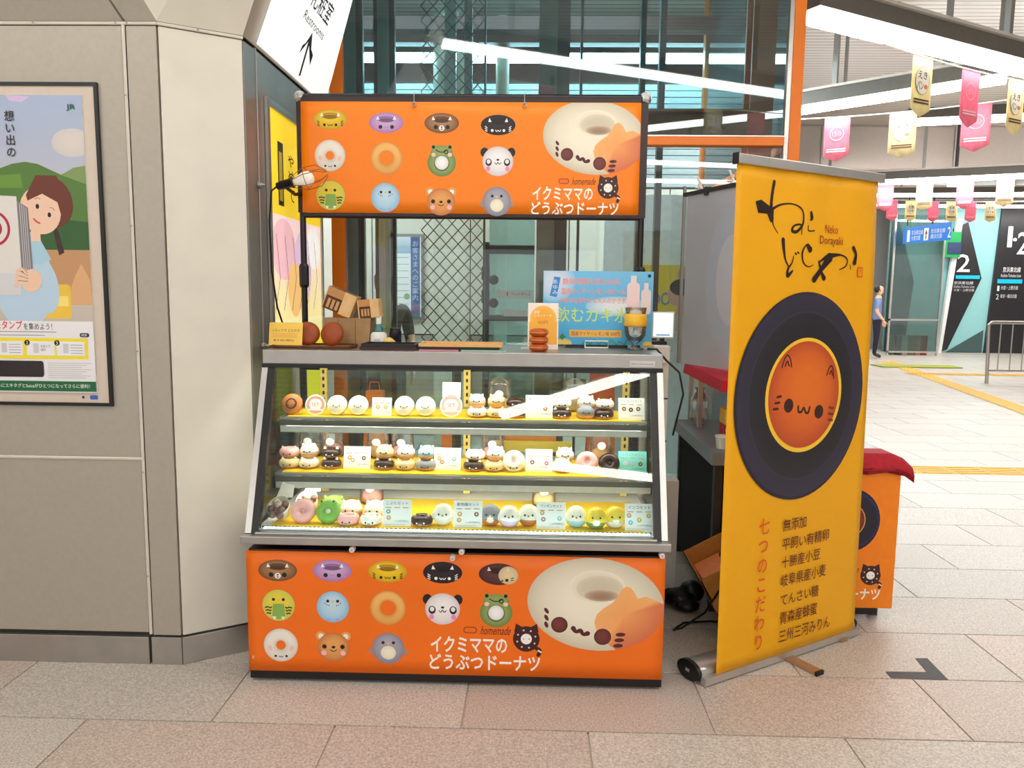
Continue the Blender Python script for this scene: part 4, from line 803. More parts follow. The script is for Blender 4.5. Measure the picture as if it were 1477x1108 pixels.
def bigdonut(P, x, y, s, clip=None):
    P.lift = P.BASE; CR, CD = (244, 236, 214), (206, 196, 172); CH = (84, 28, 30)
    rot = -0.10; rx, ry = 0.245 * s, 0.172 * s
    def E(a, k=1.0): return (x + rx * k * math.cos(a) * math.cos(rot) - ry * k * math.sin(a) * math.sin(rot), y + rx * k * math.cos(a) * math.sin(rot) + ry * k * math.sin(a) * math.cos(rot))
    P.ell(x, y, rx, ry, CR, CD, rot=rot, k=48, hl=(-0.03 * s, 0.0)); 
    P.ell(x + 0.004 * s, y + 0.066 * s, 0.100 * s, 0.062 * s, (226, 216, 192), (242, 234, 212), k=32); P.ell(x + 0.014 * s, y + 0.060 * s, 0.084 * s, 0.048 * s, (206, 196, 170), (222, 212, 188), k=28); P.ell(x + 0.020 * s, y + 0.034 * s, 0.062 * s, 0.022 * s, (160, 128, 104), (206, 190, 164), k=24, hl=(0, -0.008 * s))
    P.build('donut_print', 0.5)
    # caramel half with ear
    pts = [E(t) for t in [0.18 - i * (0.18 + 1.18) / 14 for i in range(15)]]
    body = pts + [(x + 0.030 * s, y - 0.135 * s), (x + 0.006 * s, y - 0.10 * s), (x - 0.003 * s, y - 0.065 * s), (x + 0.006 * s, y - 0.035 * s), (x + 0.030 * s, y - 0.012 * s), (x + 0.060 * s, y + 0.008 * s), (x + 0.078 * s, y + 0.030 * s), (x + 0.094 * s, y + 0.060 * s), (x + 0.108 * s, y + 0.070 * s), (x + 0.124 * s, y + 0.066 * s), (x + 0.138 * s, y + 0.048 * s), (x + 0.150 * s, y + 0.026 * s), (x + 0.180 * s, y + 0.034 * s), (x + 0.215 * s, y + 0.020 * s)]
    cx_, cy_ = x + 0.105 * s, y - 0.035 * s
    n = len(P.v); P.v.append(P.P(cx_, cy_)); P.c.append(lin((244, 164, 96)))
    for i, p in enumerate(body): P.v.append(P.P(*p)); P.c.append(lin((214, 112, 74) if i < 15 else (246, 178, 108)))
    for i in range(len(body)): P.f.append((n, n + 1 + i, n + 1 + (i + 1) % len(body)))
    P.lift += P.STEP; P.build('donut_print', 0.5)
    for ex_, ey_, r in ((-0.128, -0.078, 0.030), (0.028, -0.120, 0.031)): P.ell(x + ex_ * s, y + ey_ * s, r * s, r * s, (120, 52, 50), CH, k=20, hl=(-0.006, 0.008))
    P.brush([(x - 0.078 * s, y - 0.090 * s), (x - 0.068 * s, y - 0.103 * s), (x - 0.052 * s, y - 0.098 * s), (x - 0.042 * s, y - 0.112 * s), (x - 0.026 * s, y - 0.108 * s)], [0.018 * s, 0.012 * s, 0.016 * s, 0.012 * s, 0.018 * s], CH, 4)
    for i in range(3):
        P.ell(x + (-0.175 + 0.003 * i) * s - i * 0.003, y + (-0.026 - 0.026 * i) * s, 0.0065 * s, 0.0125 * s, CH, rot=0.6 - 0.12 * i, k=12); P.ell(x + (0.092 - 0.004 * i) * s, y + (-0.110 - 0.021 * i) * s, 0.018 * s, 0.0075 * s, CH, rot=0.05, k=12)
    P.build('donut_face_print', 0.5)
def logo(P, x, y, s):      # shop lettering with the small dark ring cat
    P.lift = P.BASE
    P.text('イクミママの', x, y + 0.050 * s, x + 0.275 * s, y + 0.108 * s, (252, 244, 236), 0.04); P.text('どうぶつドーナツ', x - 0.005 * s, y - 0.016 * s, x + 0.395 * s, y + 0.040 * s, (252, 244, 236), 0.04)
    P.text('homemade', x + 0.178 * s, y + 0.118 * s, x + 0.285 * s, y + 0.150 * s, (74, 20, 10), 0.005, shear=0.25); P.rrect(x + 0.118 * s, y + 0.122 * s, x + 0.166 * s, y + 0.146 * s, 0.010 * s, (150, 46, 10)); P.rrect(x + 0.121 * s, y + 0.125 * s, x + 0.163 * s, y + 0.143 * s, 0.008 * s, (240, 110, 6)); P.build('logo_mark')
    cx, cy = x + 0.345 * s, y + 0.105 * s; DK = (60, 18, 22)
    for q in (-1, 1): P.poly([(cx + q * 0.044 * s, cy + 0.024 * s), (cx + q * 0.014 * s, cy + 0.044 * s), (cx + q * 0.038 * s, cy + 0.058 * s)], DK)
    P.ell(cx, cy, 0.048 * s, 0.048 * s, DK); P.brush([(cx + 0.036 * s, cy - 0.034 * s), (cx + 0.050 * s, cy - 0.044 * s), (cx + 0.044 * s, cy - 0.060 * s)], 0.014 * s, DK, 4); P.line([(cx + 0.042 * s, cy - 0.042 * s), (cx + 0.056 * s, cy - 0.050 * s)], 0.006 * s, (244, 230, 220)); P.ell(cx, cy, 0.020 * s, 0.020 * s, (250, 246, 240)); eyes(P, cx, cy, 0.010 * s, 0.002 * s, DK)
    for i in range(8): a = i * PI / 4 + 0.3; P.ell(cx + 0.034 * s * math.cos(a), cy + 0.034 * s * math.sin(a), 0.0035 * s, 0.0035 * s, (246, 214, 190), k=8)
    P.build('logo_cat')

# lower banner across the base of the case
BX0, BX1, BZ0, BZ1, BY = -1.018, 0.486, 0.042, 0.496, 2.628
lb = thing('case_banner', 'orange banner of animal donut pictures across the base of the display case', 'banner', (-0.27, BY, 0.27))
def cloth(x0, x1, z0, z1, y, amp, name, m, parent, nx=40, nz=8, ph=0.0):
    mb = MB(); 
    for k, dy in ((0, 0), (1, 0.0015)):
        for i in range(nx + 1):
            for j in range(nz + 1):
                u, w = i / nx, j / nz; mb.v.append(V((x0 + (x1 - x0) * u, y + dy + amp * math.sin(u * 19 + ph) * math.sin(w * PI) , z0 + (z1 - z0) * w)))
    S = (nx + 1) * (nz + 1); q = nz + 1
    for i in range(nx):
        for j in range(nz): a = i * q + j; mb.f.append((a, a + q, a + q + 1, a + 1)); mb.f.append((S + a, S + a + 1, S + a + q + 1, S + a + q))
    for i in range(nx): a = i * q; mb.f.append((a, S + a, S + a + q, a + q)); a += nz; mb.f.append((a, a + q, S + a + q, S + a))
    for j in range(nz): mb.f.append((j, j + 1, S + j + 1, S + j)); a = nx * q + j; mb.f.append((a, S + a, S + a + 1, a + 1))
    return mb.build(name, m, parent, smooth=True)
lbs = cloth(BX0, BX1, BZ0, BZ1, BY, 0.0, 'sheet', M_banner, lb)
pl = Print(lbs, (BX0, BY, BZ1), (1, 0, 0), (0, 0, 1), (0, -1, 0))
u_ = (BX1 - BX0) / 608.0
def L(px, py): return ((px - 352) * u_, -(py - 793 - (px - 352) * 0.0155) * u_)
for k, px, py in (('bear_flat', 398, 823), ('pig_flat', 478, 823), ('tiger_flat', 559, 824), ('cat_flat', 639, 825), ('half_flat', 720, 827), ('bird_yellow', 398, 876), ('bird_blue', 478, 878), ('plain', 559, 879), ('panda', 639, 880), ('frog', 717, 882), ('rabbit', 400, 937), ('bear', 478, 938), ('penguin', 559, 941)): pd(pl, k, *L(px, py), 0.98)
pl.clamp = (0, BZ0 - BZ1, BX1 - BX0 - 0.001, -0.001); bigdonut(pl, *L(861, 872), 1.0); logo(pl, *L(622, 965), 1.0); pl.text('D', *L(357.5, 958), *L(360, 953.5), (250, 230, 220))
for px, lab in ((509, 'clear round magnet at the top of the lower banner, left of centre'), (654, 'left one of the paired clear magnets on the lower banner top'), (667, 'right one of the paired clear magnets on the lower banner top'), (953, 'clear round magnet at the right end of the lower banner top')):
    x_ = BX0 + (px - 352) * u_; mg = thing('round_magnet', lab, 'magnet', (x_, BY, 0.505), 'magnets holding the lower banner')
    MB().lathe([(0.010, 0), (0.011, 0.004), (0.008, 0.010), (0.011, 0.016), (0.010, 0.022), (0, 0.023)], 14, (x_, BY if px != 654 else BY, 0.512 if px != 654 else 0.488), (0, -1, 0)).build('body', mat('magnet_clear', (222, 212, 206), 0.15, noise=0.1), mg, smooth='auto'); MB().lathe([(0.004, 0.022), (0.004, 0.024), (0, 0.024)], 8, (x_, BY if px != 654 else BY, 0.512 if px != 654 else 0.488), (0, -1, 0)).build('core', M_steel, mg)

# upper banner in its black pipe frame
UY = 3.25
uf = thing('pipe_stand', 'black pipe frame with taped corners rising above the display case', 'frame', (-0.265, UY, 1.2))
for x in (-0.972, 0.448):
    tube([(x, UY, 1.203), (x, UY, 2.235)], 0.013, 'post', M_black, uf, 10)
tube([(-0.99, UY, 2.222), (0.47, UY, 2.222)], 0.016, 'top_rail', M_black, uf, 10)
tube([(-0.972, UY, 1.742), (0.448, UY, 1.742)], 0.011, 'lower_rail', M_brownblack, uf, 10)
for x in (-0.975, 0.452):
    MB().ball((x, UY, 2.225), (0.026, 0.021, 0.024), 8, 5).build('tape_wrap', mat('tape_silver', (196, 194, 192), 0.3, noise=0.4, scale=60), uf)
    MB().lathe([(0.017, 0), (0.021, 0.012), (0.021, 0.09), (0.016, 0.10)], 10, (x if x > 0 else -0.972, UY, 1.44)).build('clamp', M_black, uf)
ub = thing('stall_banner', 'orange banner of animal donut pictures hung high in the black pipe frame', 'banner', (-0.27, UY - 0.02, 1.98))
QX0, QX1, QZ0, QZ1 = -0.965, 0.432, 1.752, 2.200
ubs = cloth(QX0, QX1, QZ0, QZ1, UY - 0.025, 0.0, 'sheet', mat('stall_banner_orange', (252, 132, 0), 0.5, noise=0.03, scale=5), ub)
box((QX1, UY - 0.02, QZ0), (QX1 + 0.03, UY - 0.016, QZ1), 'hem', M_brownblack, ub); box((QX0, UY - 0.02, QZ0 - 0.012), (QX1 + 0.03, UY - 0.016, QZ0), 'hem', M_brownblack, ub); box((QX0 - 0.02, UY - 0.02, QZ0), (QX0, UY - 0.016, QZ1), 'hem', M_brownblack, ub); box((QX0, UY - 0.019, QZ1), (QX1, UY - 0.016, QZ1 + 0.018), 'hem', M_brownblack, ub)
pu = Print(ubs, (QX0, UY - 0.025, QZ1), (1, 0, 0), (0, 0, 1), (0, -1, 0)); v_ = (QX1 - QX0) / 482.0
def Lu(px, py): return ((px - 440) * v_, -(py - 147 - (px - 440) * 0.010) * v_)
for k, px, py in (('tiger_flat', 482, 172), ('pig_flat', 562, 177), ('bear_flat', 641, 178), ('cat_flat', 721, 181), ('rabbit', 481, 222), ('plain', 562, 226), ('frog', 641, 230), ('panda', 721, 231), ('bird_yellow', 481, 278), ('bird_blue', 560, 281), ('bear', 640, 286), ('penguin', 720, 287)): pd(pu, k, *Lu(px, py), 0.99)
pu.clamp = (0, QZ0 - QZ1, QX1 - QX0 - 0.001, -0.001); bigdonut(pu, *Lu(857, 199), 0.86); logo(pu, *Lu(771, 300), 0.90)
for px in (602, 758):
    gx, gz = QX0 + (px - 440) * v_, QZ1 - 0.006
    rg = thing('hook_ring', 'small metal eyelet and hook holding the high banner, %s' % ('over the plain donut' if px == 602 else 'left of the big donut'), 'hook', (gx, UY - 0.03, gz))
    MB().torus((0, 0, 0), 0.008, 0.0025, k=14, m=6).xf(Matrix.Translation((gx, UY - 0.030, gz - 0.004)) @ Matrix.Rotation(PI / 2, 4, 'X')).build('eyelet', M_steel, rg, smooth=True); tube([(gx, UY - 0.031, gz), (gx, UY - 0.024, gz + 0.045)], 0.002, 'hook', M_steel, rg, 6)

# ------------------------------------------------------------------ goods in the case
M_dough = mat('dough', (222, 158, 84), 0.6, noise=0.1, scale=60, bump=0.1); M_choc = mat('chocolate', (58, 30, 24), 0.3, noise=0.1); M_icing = mat('white_icing', (246, 238, 222), 0.35, noise=0.03); M_pinkI = mat('pink_icing', (246, 178, 172), 0.35, noise=0.03); M_cream2 = mat('cream_icing', (242, 214, 160), 0.4, noise=0.04)
M_grn = mat('green_icing', (132, 186, 74), 0.35); M_blu = mat('blue_icing', (166, 214, 232), 0.35); M_yel = mat('yellow_icing', (248, 216, 70), 0.35); M_gry = mat('grey_icing', (150, 148, 154), 0.35); M_cara = mat('caramel', (206, 122, 52), 0.4); M_lil = mat('lilac_icing', (226, 196, 226), 0.35); M_olive = mat('matcha', (120, 142, 80), 0.4)
M_eye = mat('chocolate_eye', (26, 14, 14), 0.3); M_eyew = mat('white_eye', (246, 244, 240), 0.3)
IC = {'white': M_icing, 'choc': M_choc, 'pink': M_pinkI, 'cream': M_cream2, 'green': M_grn, 'blue': M_blu, 'yellow': M_yel, 'grey': M_gry, 'caramel': M_cara, 'lilac': M_lil, 'olive': M_olive, 'dough': M_dough}
PROTO = {}
def face(t, y, z, d, dark=True, r=0.0035, mouth=True):
    m = M_eye if dark else M_eyew
    for s in (-1, 1): MB().ball((s * d, y, z), r, 8, 6).build('eye', m, t, smooth=True)
    if mouth: MB().tube([(-0.006, y - 0.001, z - 0.002), (-0.003, y - 0.002, z - 0.005), (0, y - 0.002, z - 0.002), (0.003, y - 0.002, z - 0.005), (0.006, y - 0.001, z - 0.002)], 0.0011, 5).build('mouth', m, t)
def proto(kind):
    if kind in PROTO: return PROTO[kind]
    a, _, c = kind.partition(':'); t = thing('animal_donut', '-', 'donut'); I = IC.get(c.split('+')[0], M_icing)
    if a == 'cat':                       # flat ring donut with ears, lying level
        MB().torus((0, 0, 0.018), 0.024, 0.017, 0.018).build('dough', M_dough, t, smooth=True); MB().torus((0, 0, 0.0195), 0.024, 0.0176, 0.0186, a0=-0.55, a1=PI + 0.55).build('icing', I, t, smooth=True)
        for s in (-1, 1): MB().lathe([(0.008, 0), (0.005, 0.008), (0, 0.015)], 8, (s * 0.024, -0.008, 0.033), (s * 0.2, -0.1, 1)).build('ear', IC[c.split('+')[1]] if '+' in c else I, t, smooth=True)
        face(t, -0.0405, 0.017, 0.013, dark=c.split('+')[0] not in ('choc',))
    elif a == 'dora':                    # pancake sandwich stood up and leaning back
        M_ = Matrix.Rotation(math.radians(68), 4, 'X')
        MB().lathe([(0.001, -0.013), (0.030, -0.012), (0.038, -0.006), (0.0395, 0)], 26).xf(Matrix.Translation((0, 0, 0.0385)) @ M_).build('back_cake', M_dough, t, smooth=True); MB().lathe([(0.0395, 0), (0.038, 0.006), (0.030, 0.012), (0.001, 0.014)], 26).xf(Matrix.Translation((0, 0, 0.0385)) @ M_).build('front_cake', I, t, smooth=True)
        for s in (-1, 1): MB().ball((s * 0.012, -0.0145, 0.038), 0.0030, 8, 5).build('eye', mat('brand_brown', (150, 84, 50), 0.6), t, smooth=True)
        MB().tube([(-0.006, -0.0160, 0.035), (-0.003, -0.0172, 0.032), (0, -0.0160, 0.035), (0.003, -0.0172, 0.032), (0.006, -0.0160, 0.035)], 0.0013, 5).build('mouth', mat('brand_brown', (150, 84, 50)), t)
        if c == 'caramel': MB().torus((0, 0, 0), 0.018, 0.003, k=20, m=6).xf(Matrix.Translation((0, -0.012, 0.042)) @ M_).build('burnt_swirl', M_choc, t, smooth=True)
    elif a == 'ring':                    # ring donut tipped up to face out
        M_ = Matrix.Translation((0, 0, 0.036)) @ Matrix.Rotation(math.radians(62), 4, 'X'); hole = IC[c.split('+')[1]] if '+' in c else M_pinkI
        MB().torus((0, 0, 0), 0.024, 0.0165, 0.018).xf(M_).build('dough', M_dough if c[:4] != 'choc' else M_choc, t, smooth=True); MB().torus((0, 0, 0.0015), 0.024, 0.0172, 0.0186, a0=-0.3, a1=PI + 0.3).xf(M_).build('icing', I, t, smooth=True)
        MB().lathe([(0.016, -0.004), (0.014, 0.006), (0.006, 0.010), (0, 0.011)], 16).xf(M_).build('centre', hole, t, smooth=True)
        if c[:5] == 'white': face(t, -0.031, 0.018, 0.012)
        if c[:5] == 'green':
            for s in (-1, 1): MB().ball((s * 0.020, -0.006, 0.072), 0.007, 10, 7).build('eye_bump', M_grn, t, smooth=True); MB().ball((s * 0.020, -0.011, 0.074), 0.0036, 8, 6).build('eye', M_eye, t, smooth=True)
    elif a == 'ball':                    # egg-shaped bird or bear donut, two-tone
        top, bot = c.split('+'); 
        MB().lathe([(0.001, 0), (0.020, 0.003), (0.032, 0.014), (0.037, 0.030)], 22, (0, 0, 0), sy=0.85).build('body', IC[bot], t, smooth=True); MB().lathe([(0.0373, 0.027), (0.037, 0.036), (0.033, 0.052), (0.024, 0.066), (0.012, 0.073), (0.001, 0.075)], 22, (0, 0, 0), sy=0.85).build('icing', IC[top], t, smooth=True)
        face(t, -0.0305, 0.045, 0.013, mouth=False); MB().lathe([(0.004, 0), (0, 0.008)], 8, (0, -0.030, 0.041), (0, -1, -0.2)).build('beak', M_yel if top not in ('white',) else M_cara, t)
        for s in (-1, 1): MB().ball((s * 0.034, -0.004, 0.034), (0.006, 0.010, 0.014), 8, 6).build('wing', IC[top], t, smooth=True)
        if top in ('grey', 'yellow'): MB().ball((0, -0.021, 0.030), (0.018, 0.012, 0.017), 12, 8).build('belly', M_icing, t, smooth=True)
    elif a == 'dome':                    # round puff leaning on the row before it
        MB().lathe([(0.028, 0), (0.036, 0.010), (0.0375, 0.022)], 22).build('dough', M_dough, t, smooth=True); MB().lathe([(0.0378, 0.018), (0.036, 0.034), (0.026, 0.048), (0.012, 0.055), (0.001, 0.056)], 22).build('icing', I, t, smooth=True)
        for s in (-1, 1): MB().lathe([(0.008, 0), (0.005, 0.007), (0, 0.013)], 8, (s * 0.022, -0.004, 0.046), (s * 0.3, 0, 1)).build('ear', I, t, smooth=True)
        face(t, -0.0355, 0.028, 0.012)
    PROTO[kind] = t; return t
def put(kind, x, y, z, label, group, s=1.0, rz=0.0):
    o = copy_tree(proto(kind), (x, y, z), (0, 0, rz), s); o['label'] = label; o['group'] = group; return o
def card(x, y, z, w, h, label, title, tcol, pics, bg=(250, 248, 244), group='price cards in the display case'):
    t = thing('price_card', label, 'price card', (x, y, z), group); a = math.radians(14)
    U, W, N = V((1, 0, 0)), V((0, math.sin(a), math.cos(a))), V((0, -math.cos(a), math.sin(a)))
    cd_ = MB().obox((x, y, z), U, W, N, (-w / 2, w / 2), (0, h), (-0.002, 0)).build('card', mat('card_%d_%d_%d' % bg, bg, 0.35, noise=0.01), t); MB().obox((x, y, z), (1, 0, 0), (0, 1, 0), (0, 0, 1), (-w / 2, w / 2), (0, 0.03), (0, 0.0015)).build('foot', G_clear, t)
    P = Print(cd_, V((x, y, z)) - U * w / 2, U, W, N)
    P.text(title, w * 0.12, h * 0.80, w * 0.88, h * 0.92, tcol, 0.01)
    for i, (px, py, c) in enumerate(pics): P.ring(w * px, h * py, 0.0085, 0.003, c, tuple(int(q * 0.75) for q in c), k=16, m=3)
    for i in range(3): P.rect(w * (0.10 + 0.3 * i), h * 0.68, w * (0.30 + 0.3 * i), h * 0.71, (214, 150, 90))
    P.rect(w * 0.08, h * 0.06, w * 0.8, h * 0.075, (190, 186, 186)); P.build('pictures'); P.text('1,120円(税込)', w * 0.45, h * 0.15, w * 0.92, h * 0.24, (60, 120, 170)); return t
def s1x(px): return (-0.955 + (px - 403) * 0.002625)
def s2x(px): return (-0.96 + (px - 397) * 0.002602)
def s3x(px): return (-0.983 + (px - 375) * 0.00252)
Z1, Z2, Z3 = 0.948, 0.742, 0.566
M_liner = mat('liner_yellow', (252, 208, 20), 0.5, noise=0.03)
for i, (xa, xb, y0, y1, z, lab) in enumerate(((-0.93, 0.42, 2.855, 3.1, Z1, 'upper shelf'), (-0.94, 0.43, 2.81, 3.1, Z2, 'lower shelf'), (-0.95, 0.42, 2.69, 3.1, Z3, 'bottom deck'))):
    l_ = MB().box((xa, y0, z), (xb, y1, z + 0.002)).build('shelf_liner', M_liner, loc=((xa + xb) / 2, (y0 + y1) / 2, z)); setp(l_, 'yellow paper liner on the %s of the case' % lab, 'liner')
Z1 += 0.002; Z2 += 0.002; Z3 += 0.002
G1, G2, G3 = 'goods on the upper shelf', 'goods on the lower shelf', 'goods on the case bottom'
put('dora:caramel', s1x(419) * 1.012, 2.90, Z1, 'brown pancake sandwich with burnt swirl at the shelf end', G1, 1.05); 
for px, lab in ((485, 'pale cream pancake sandwich right of the round pink label'), (516, 'pale cream pancake sandwich left of the first upper price card'), (583, 'pale cream pancake sandwich right of the first upper price card'), (614, 'pale cream pancake sandwich beside the bottle-shaped sign')): put('dora:white', s1x(px) * 1.012, 2.90, Z1, lab, G1, 1.0)
for k, px, st, lab in (('cat:white', 689, 'dome:white', 'white cat'), ('cat:cream', 717, 'dome:cream', 'golden cat'), ('cat:choc', 745, 'cat:choc', 'chocolate cat'), ('cat:choc+white', 811, 'cat:white', 'black and white cat'), ('dome:grey', 846, 'dome:white', 'grey seal'), ('cat:choc', 872, 'cat:white', 'dark cat by the last card')):
    put(k, s1x(px) * 1.012, 2.905, Z1, '%s donut at the front of the upper shelf' % lab, G1, 0.93); put(st, s1x(px) * 1.03, 2.935, Z1 + (0.052 if k[:3] == 'dome' else 0.035), '%s donut stacked on another on the upper shelf' % lab, G1, 0.9)
card(s1x(548), 2.885, Z1, 0.076, 0.072, 'white price card between pale pancake sandwiches on the upper shelf', 'ねこどら', (90, 160, 200), [(0.3, 0.5, (236, 200, 120)), (0.7, 0.5, (236, 214, 150))]); card(s1x(779), 2.885, Z1, 0.104, 0.090, 'large white price card between chocolate donuts on the upper shelf', 'どうぶつ', (90, 90, 110), [(0.72, 0.42, (214, 140, 90))]); card(s1x(913), 2.885, Z1, 0.100, 0.084, 'white price card with three rings at the end of the upper shelf', 'チョコレートセット', (100, 110, 140), [(0.22, 0.5, (170, 120, 96)), (0.48, 0.46, (90, 60, 56)), (0.76, 0.5, (150, 96, 70))])
# round printed label stand and bottle-shaped sign
def disc_sign(x, y, z, r, label, ring, neck=False):
    t = thing('round_label', label, 'sign', (x, y, z)); a = math.radians(12); N = V((0, -math.cos(a), math.sin(a))); W = V((0, math.sin(a), math.cos(a))); c = V((x, y, z)) + W * r
    pts = [c + V((1, 0, 0)) * (r * math.cos(q * PI / 16)) + W * (r * math.sin(q * PI / 16)) for q in range(32)]; MB().prism(pts, -N * 0.003).build('disc', mat('label_white', (248, 240, 236), 0.4, noise=0.01), t)
    if neck: MB().obox(c, (1, 0, 0), W, N, (-r * 0.8, r * 0.8), (r * 0.7, r * 2.05), (-0.003, 0.0)).build('tag', M_white, t)
    P = Print(t, c, (1, 0, 0), W, N); P.ell(0, 0, r * 0.86, r * 0.86, ring, k=24); P.ell(0, 0.002, r * 0.62, r * 0.55, (250, 246, 242), k=24); P.rect(-r * 0.7, -r * 0.55, r * 0.7, -r * 0.38, (250, 240, 246)); P.build('print'); P.text('ねこどら', -r * 0.5, r * 0.58, r * 0.5, r * 0.74, (200, 90, 70)); P.text('SET', -r * 0.35, -r * 0.12, r * 0.35, r * 0.2, (214, 120, 140)); return t
disc_sign(s1x(450), 2.885, Z1, 0.040, 'round pink and orange label between pancake sandwiches on the upper shelf', (236, 160, 150)); disc_sign(s1x(650), 2.885, Z1, 0.044, 'bottle-shaped white sign with round pink label on the upper shelf', (240, 190, 186), True)
# lower shelf
for k, px, st, lab in (('cat:cream', 411, 'cat:pink', 'cream and pink cat at the shelf end'), ('cat:white', 440, 'dome:white', 'white cat beside the cream one'), ('cat:choc+white', 473, 'cat:choc+white', 'black cat with white ears left of the set B card'), ('cat:choc+cream', 551, 'dome:cream', 'half chocolate cat right of the set B card'), ('cat:cream', 582, 'dome:white', 'golden cat between the two set cards'), ('cat:grey+white', 613, 'dome:blue', 'grey tabby cat left of the set A card'), ('cat:choc+white', 683, 'cat:white', 'striped chocolate cat right of the set A card'), ('cat:cream+white', 713, 'dome:white', 'cream cat before a bagged bun'), ('dome:white', 813, 'dome:white', 'white seal left of the pink ring')):
    put(k, s2x(px) * 1.012, 2.885, Z2, '%s, lower of the donut pair' % lab, G2, 0.95); put(st, s2x(px + 3) * 1.03, 2.915, Z2 + (0.052 if k[:3] == 'dome' else 0.036), '%s, upper donut of the pair' % lab, G2, 0.95)
put('ring:white+pink', s2x(742) * 1.012, 2.885, Z2, 'white ring donut with red crescent left of the brown lettered card', G2, 1.05); put('ring:pink+pink', s2x(849) * 1.012, 2.885, Z2, 'pink ring donut with pink middle beside the black ring', G2, 1.05); put('ring:choc+choc', s2x(881) * 1.012, 2.885, Z2, 'glossy black chocolate ring donut beside the turquoise card', G2, 1.0)
card(s2x(508), 2.878, Z2, 0.104, 0.086, 'white set B price card on the lower shelf', 'ねこセットB', (70, 80, 110), [(0.22, 0.5, (240, 180, 120)), (0.34, 0.38, (230, 190, 150)), (0.75, 0.48, (150, 100, 90))]); card(s2x(643), 2.878, Z2, 0.104, 0.086, 'white set A price card on the lower shelf', 'ねこセットA', (150, 60, 90), [(0.2, 0.52, (240, 190, 120)), (0.3, 0.36, (214, 150, 120)), (0.75, 0.5, (170, 206, 226))]); card(s2x(779), 2.878, Z2, 0.104, 0.086, 'white card with brown lettering and pink ring on the lower shelf', 'イクミママ\nアニマルセット', (150, 60, 70), [(0.25, 0.42, (160, 110, 80)), (0.78, 0.38, (240, 120, 176))]); card(s2x(917), 2.878, Z2, 0.108, 0.084, 'turquoise price card at the end of the lower shelf', 'イクミママの\nプレーンセット', (170, 70, 60), [(0.25, 0.45, (240, 230, 230)), (0.48, 0.42, (220, 190, 226)), (0.78, 0.42, (160, 80, 60))], bg=(126, 214, 208))
# bottom deck
put('ring:pink+pink', s3x(437) * 1.02, 2.75, Z3, 'round pink donut between the chocolate ball cup and green frog', G3, 1.12); put('ring:green+white', s3x(474) * 1.02, 2.75, Z3, 'green frog ring donut with white middle', G3, 1.12); put('dome:green', s3x(479) * 1.05, 2.86, Z3, 'leafy green donut behind the frog ring', G3, 1.3)
for k, px, y, lab in (('cat:pink+white', 504, 2.735, 'pink and white cat donut right of the green frog'), ('dome:white', 506, 2.83, 'white puff donut behind the pink cat'), ('cat:white+cream', 537, 2.735, 'white rabbit donut left of the first bottom card'), ('dome:white', 541, 2.83, 'tall white puff donut behind the rabbit donut'), ('cat:choc+cream', 610, 2.74, 'chocolate filled sandwich donut right of the first bottom card'), ('ball:white+white', 641, 2.745, 'white bear donut left of the zoo set card'), ('ball:grey+caramel', 709, 2.75, 'grey penguin donut with golden base'), ('ball:white+lilac', 736, 2.735, 'white and lilac seal donut between two penguins'), ('ball:white+caramel', 764, 2.755, 'tall white penguin donut left of the penguin set card'), ('ball:white+blue', 832, 2.75, 'white and blue budgerigar donut right of the penguin set card'), ('ball:yellow+olive', 860, 2.735, 'yellow and green budgerigar donut in the middle of three'), ('ball:yellow+white', 888, 2.75, 'yellow and white budgerigar donut left of the last bottom card')):
    sc = 1.08 if k[:4] == 'ball' else (1.15 if y > 2.79 else 1.0); put(k, s3x(px) * (1.02 if y < 2.79 else 1.045), y, Z3, lab, G3, sc)
for px, lab, title, pics in ((573, 'white price card right of the rabbit donut on the case bottom', 'こぶたセット', [(0.2, 0.55, (140, 200, 170)), (0.22, 0.32, (244, 190, 110))]), (676, 'white zoo set price card on the case bottom', '動物園セット', [(0.22, 0.5, (244, 180, 90)), (0.2, 0.28, (240, 190, 120)), (0.8, 0.5, (170, 100, 80))]), (796, 'white penguin set price card on the case bottom', 'ペンギンセット', [(0.2, 0.6, (240, 180, 110)), (0.24, 0.36, (190, 150, 140)), (0.8, 0.4, (190, 220, 226))]), (923, 'white budgerigar set price card at the end of the case bottom', 'インコセット', [(0.15, 0.56, (240, 190, 110)), (0.5, 0.4, (240, 200, 80)), (0.82, 0.56, (240, 200, 110)), (0.2, 0.3, (130, 200, 230))])): card(s3x(px) * 1.01, 2.715, Z3, 0.106, 0.098, lab, title, (90, 100, 140), pics)
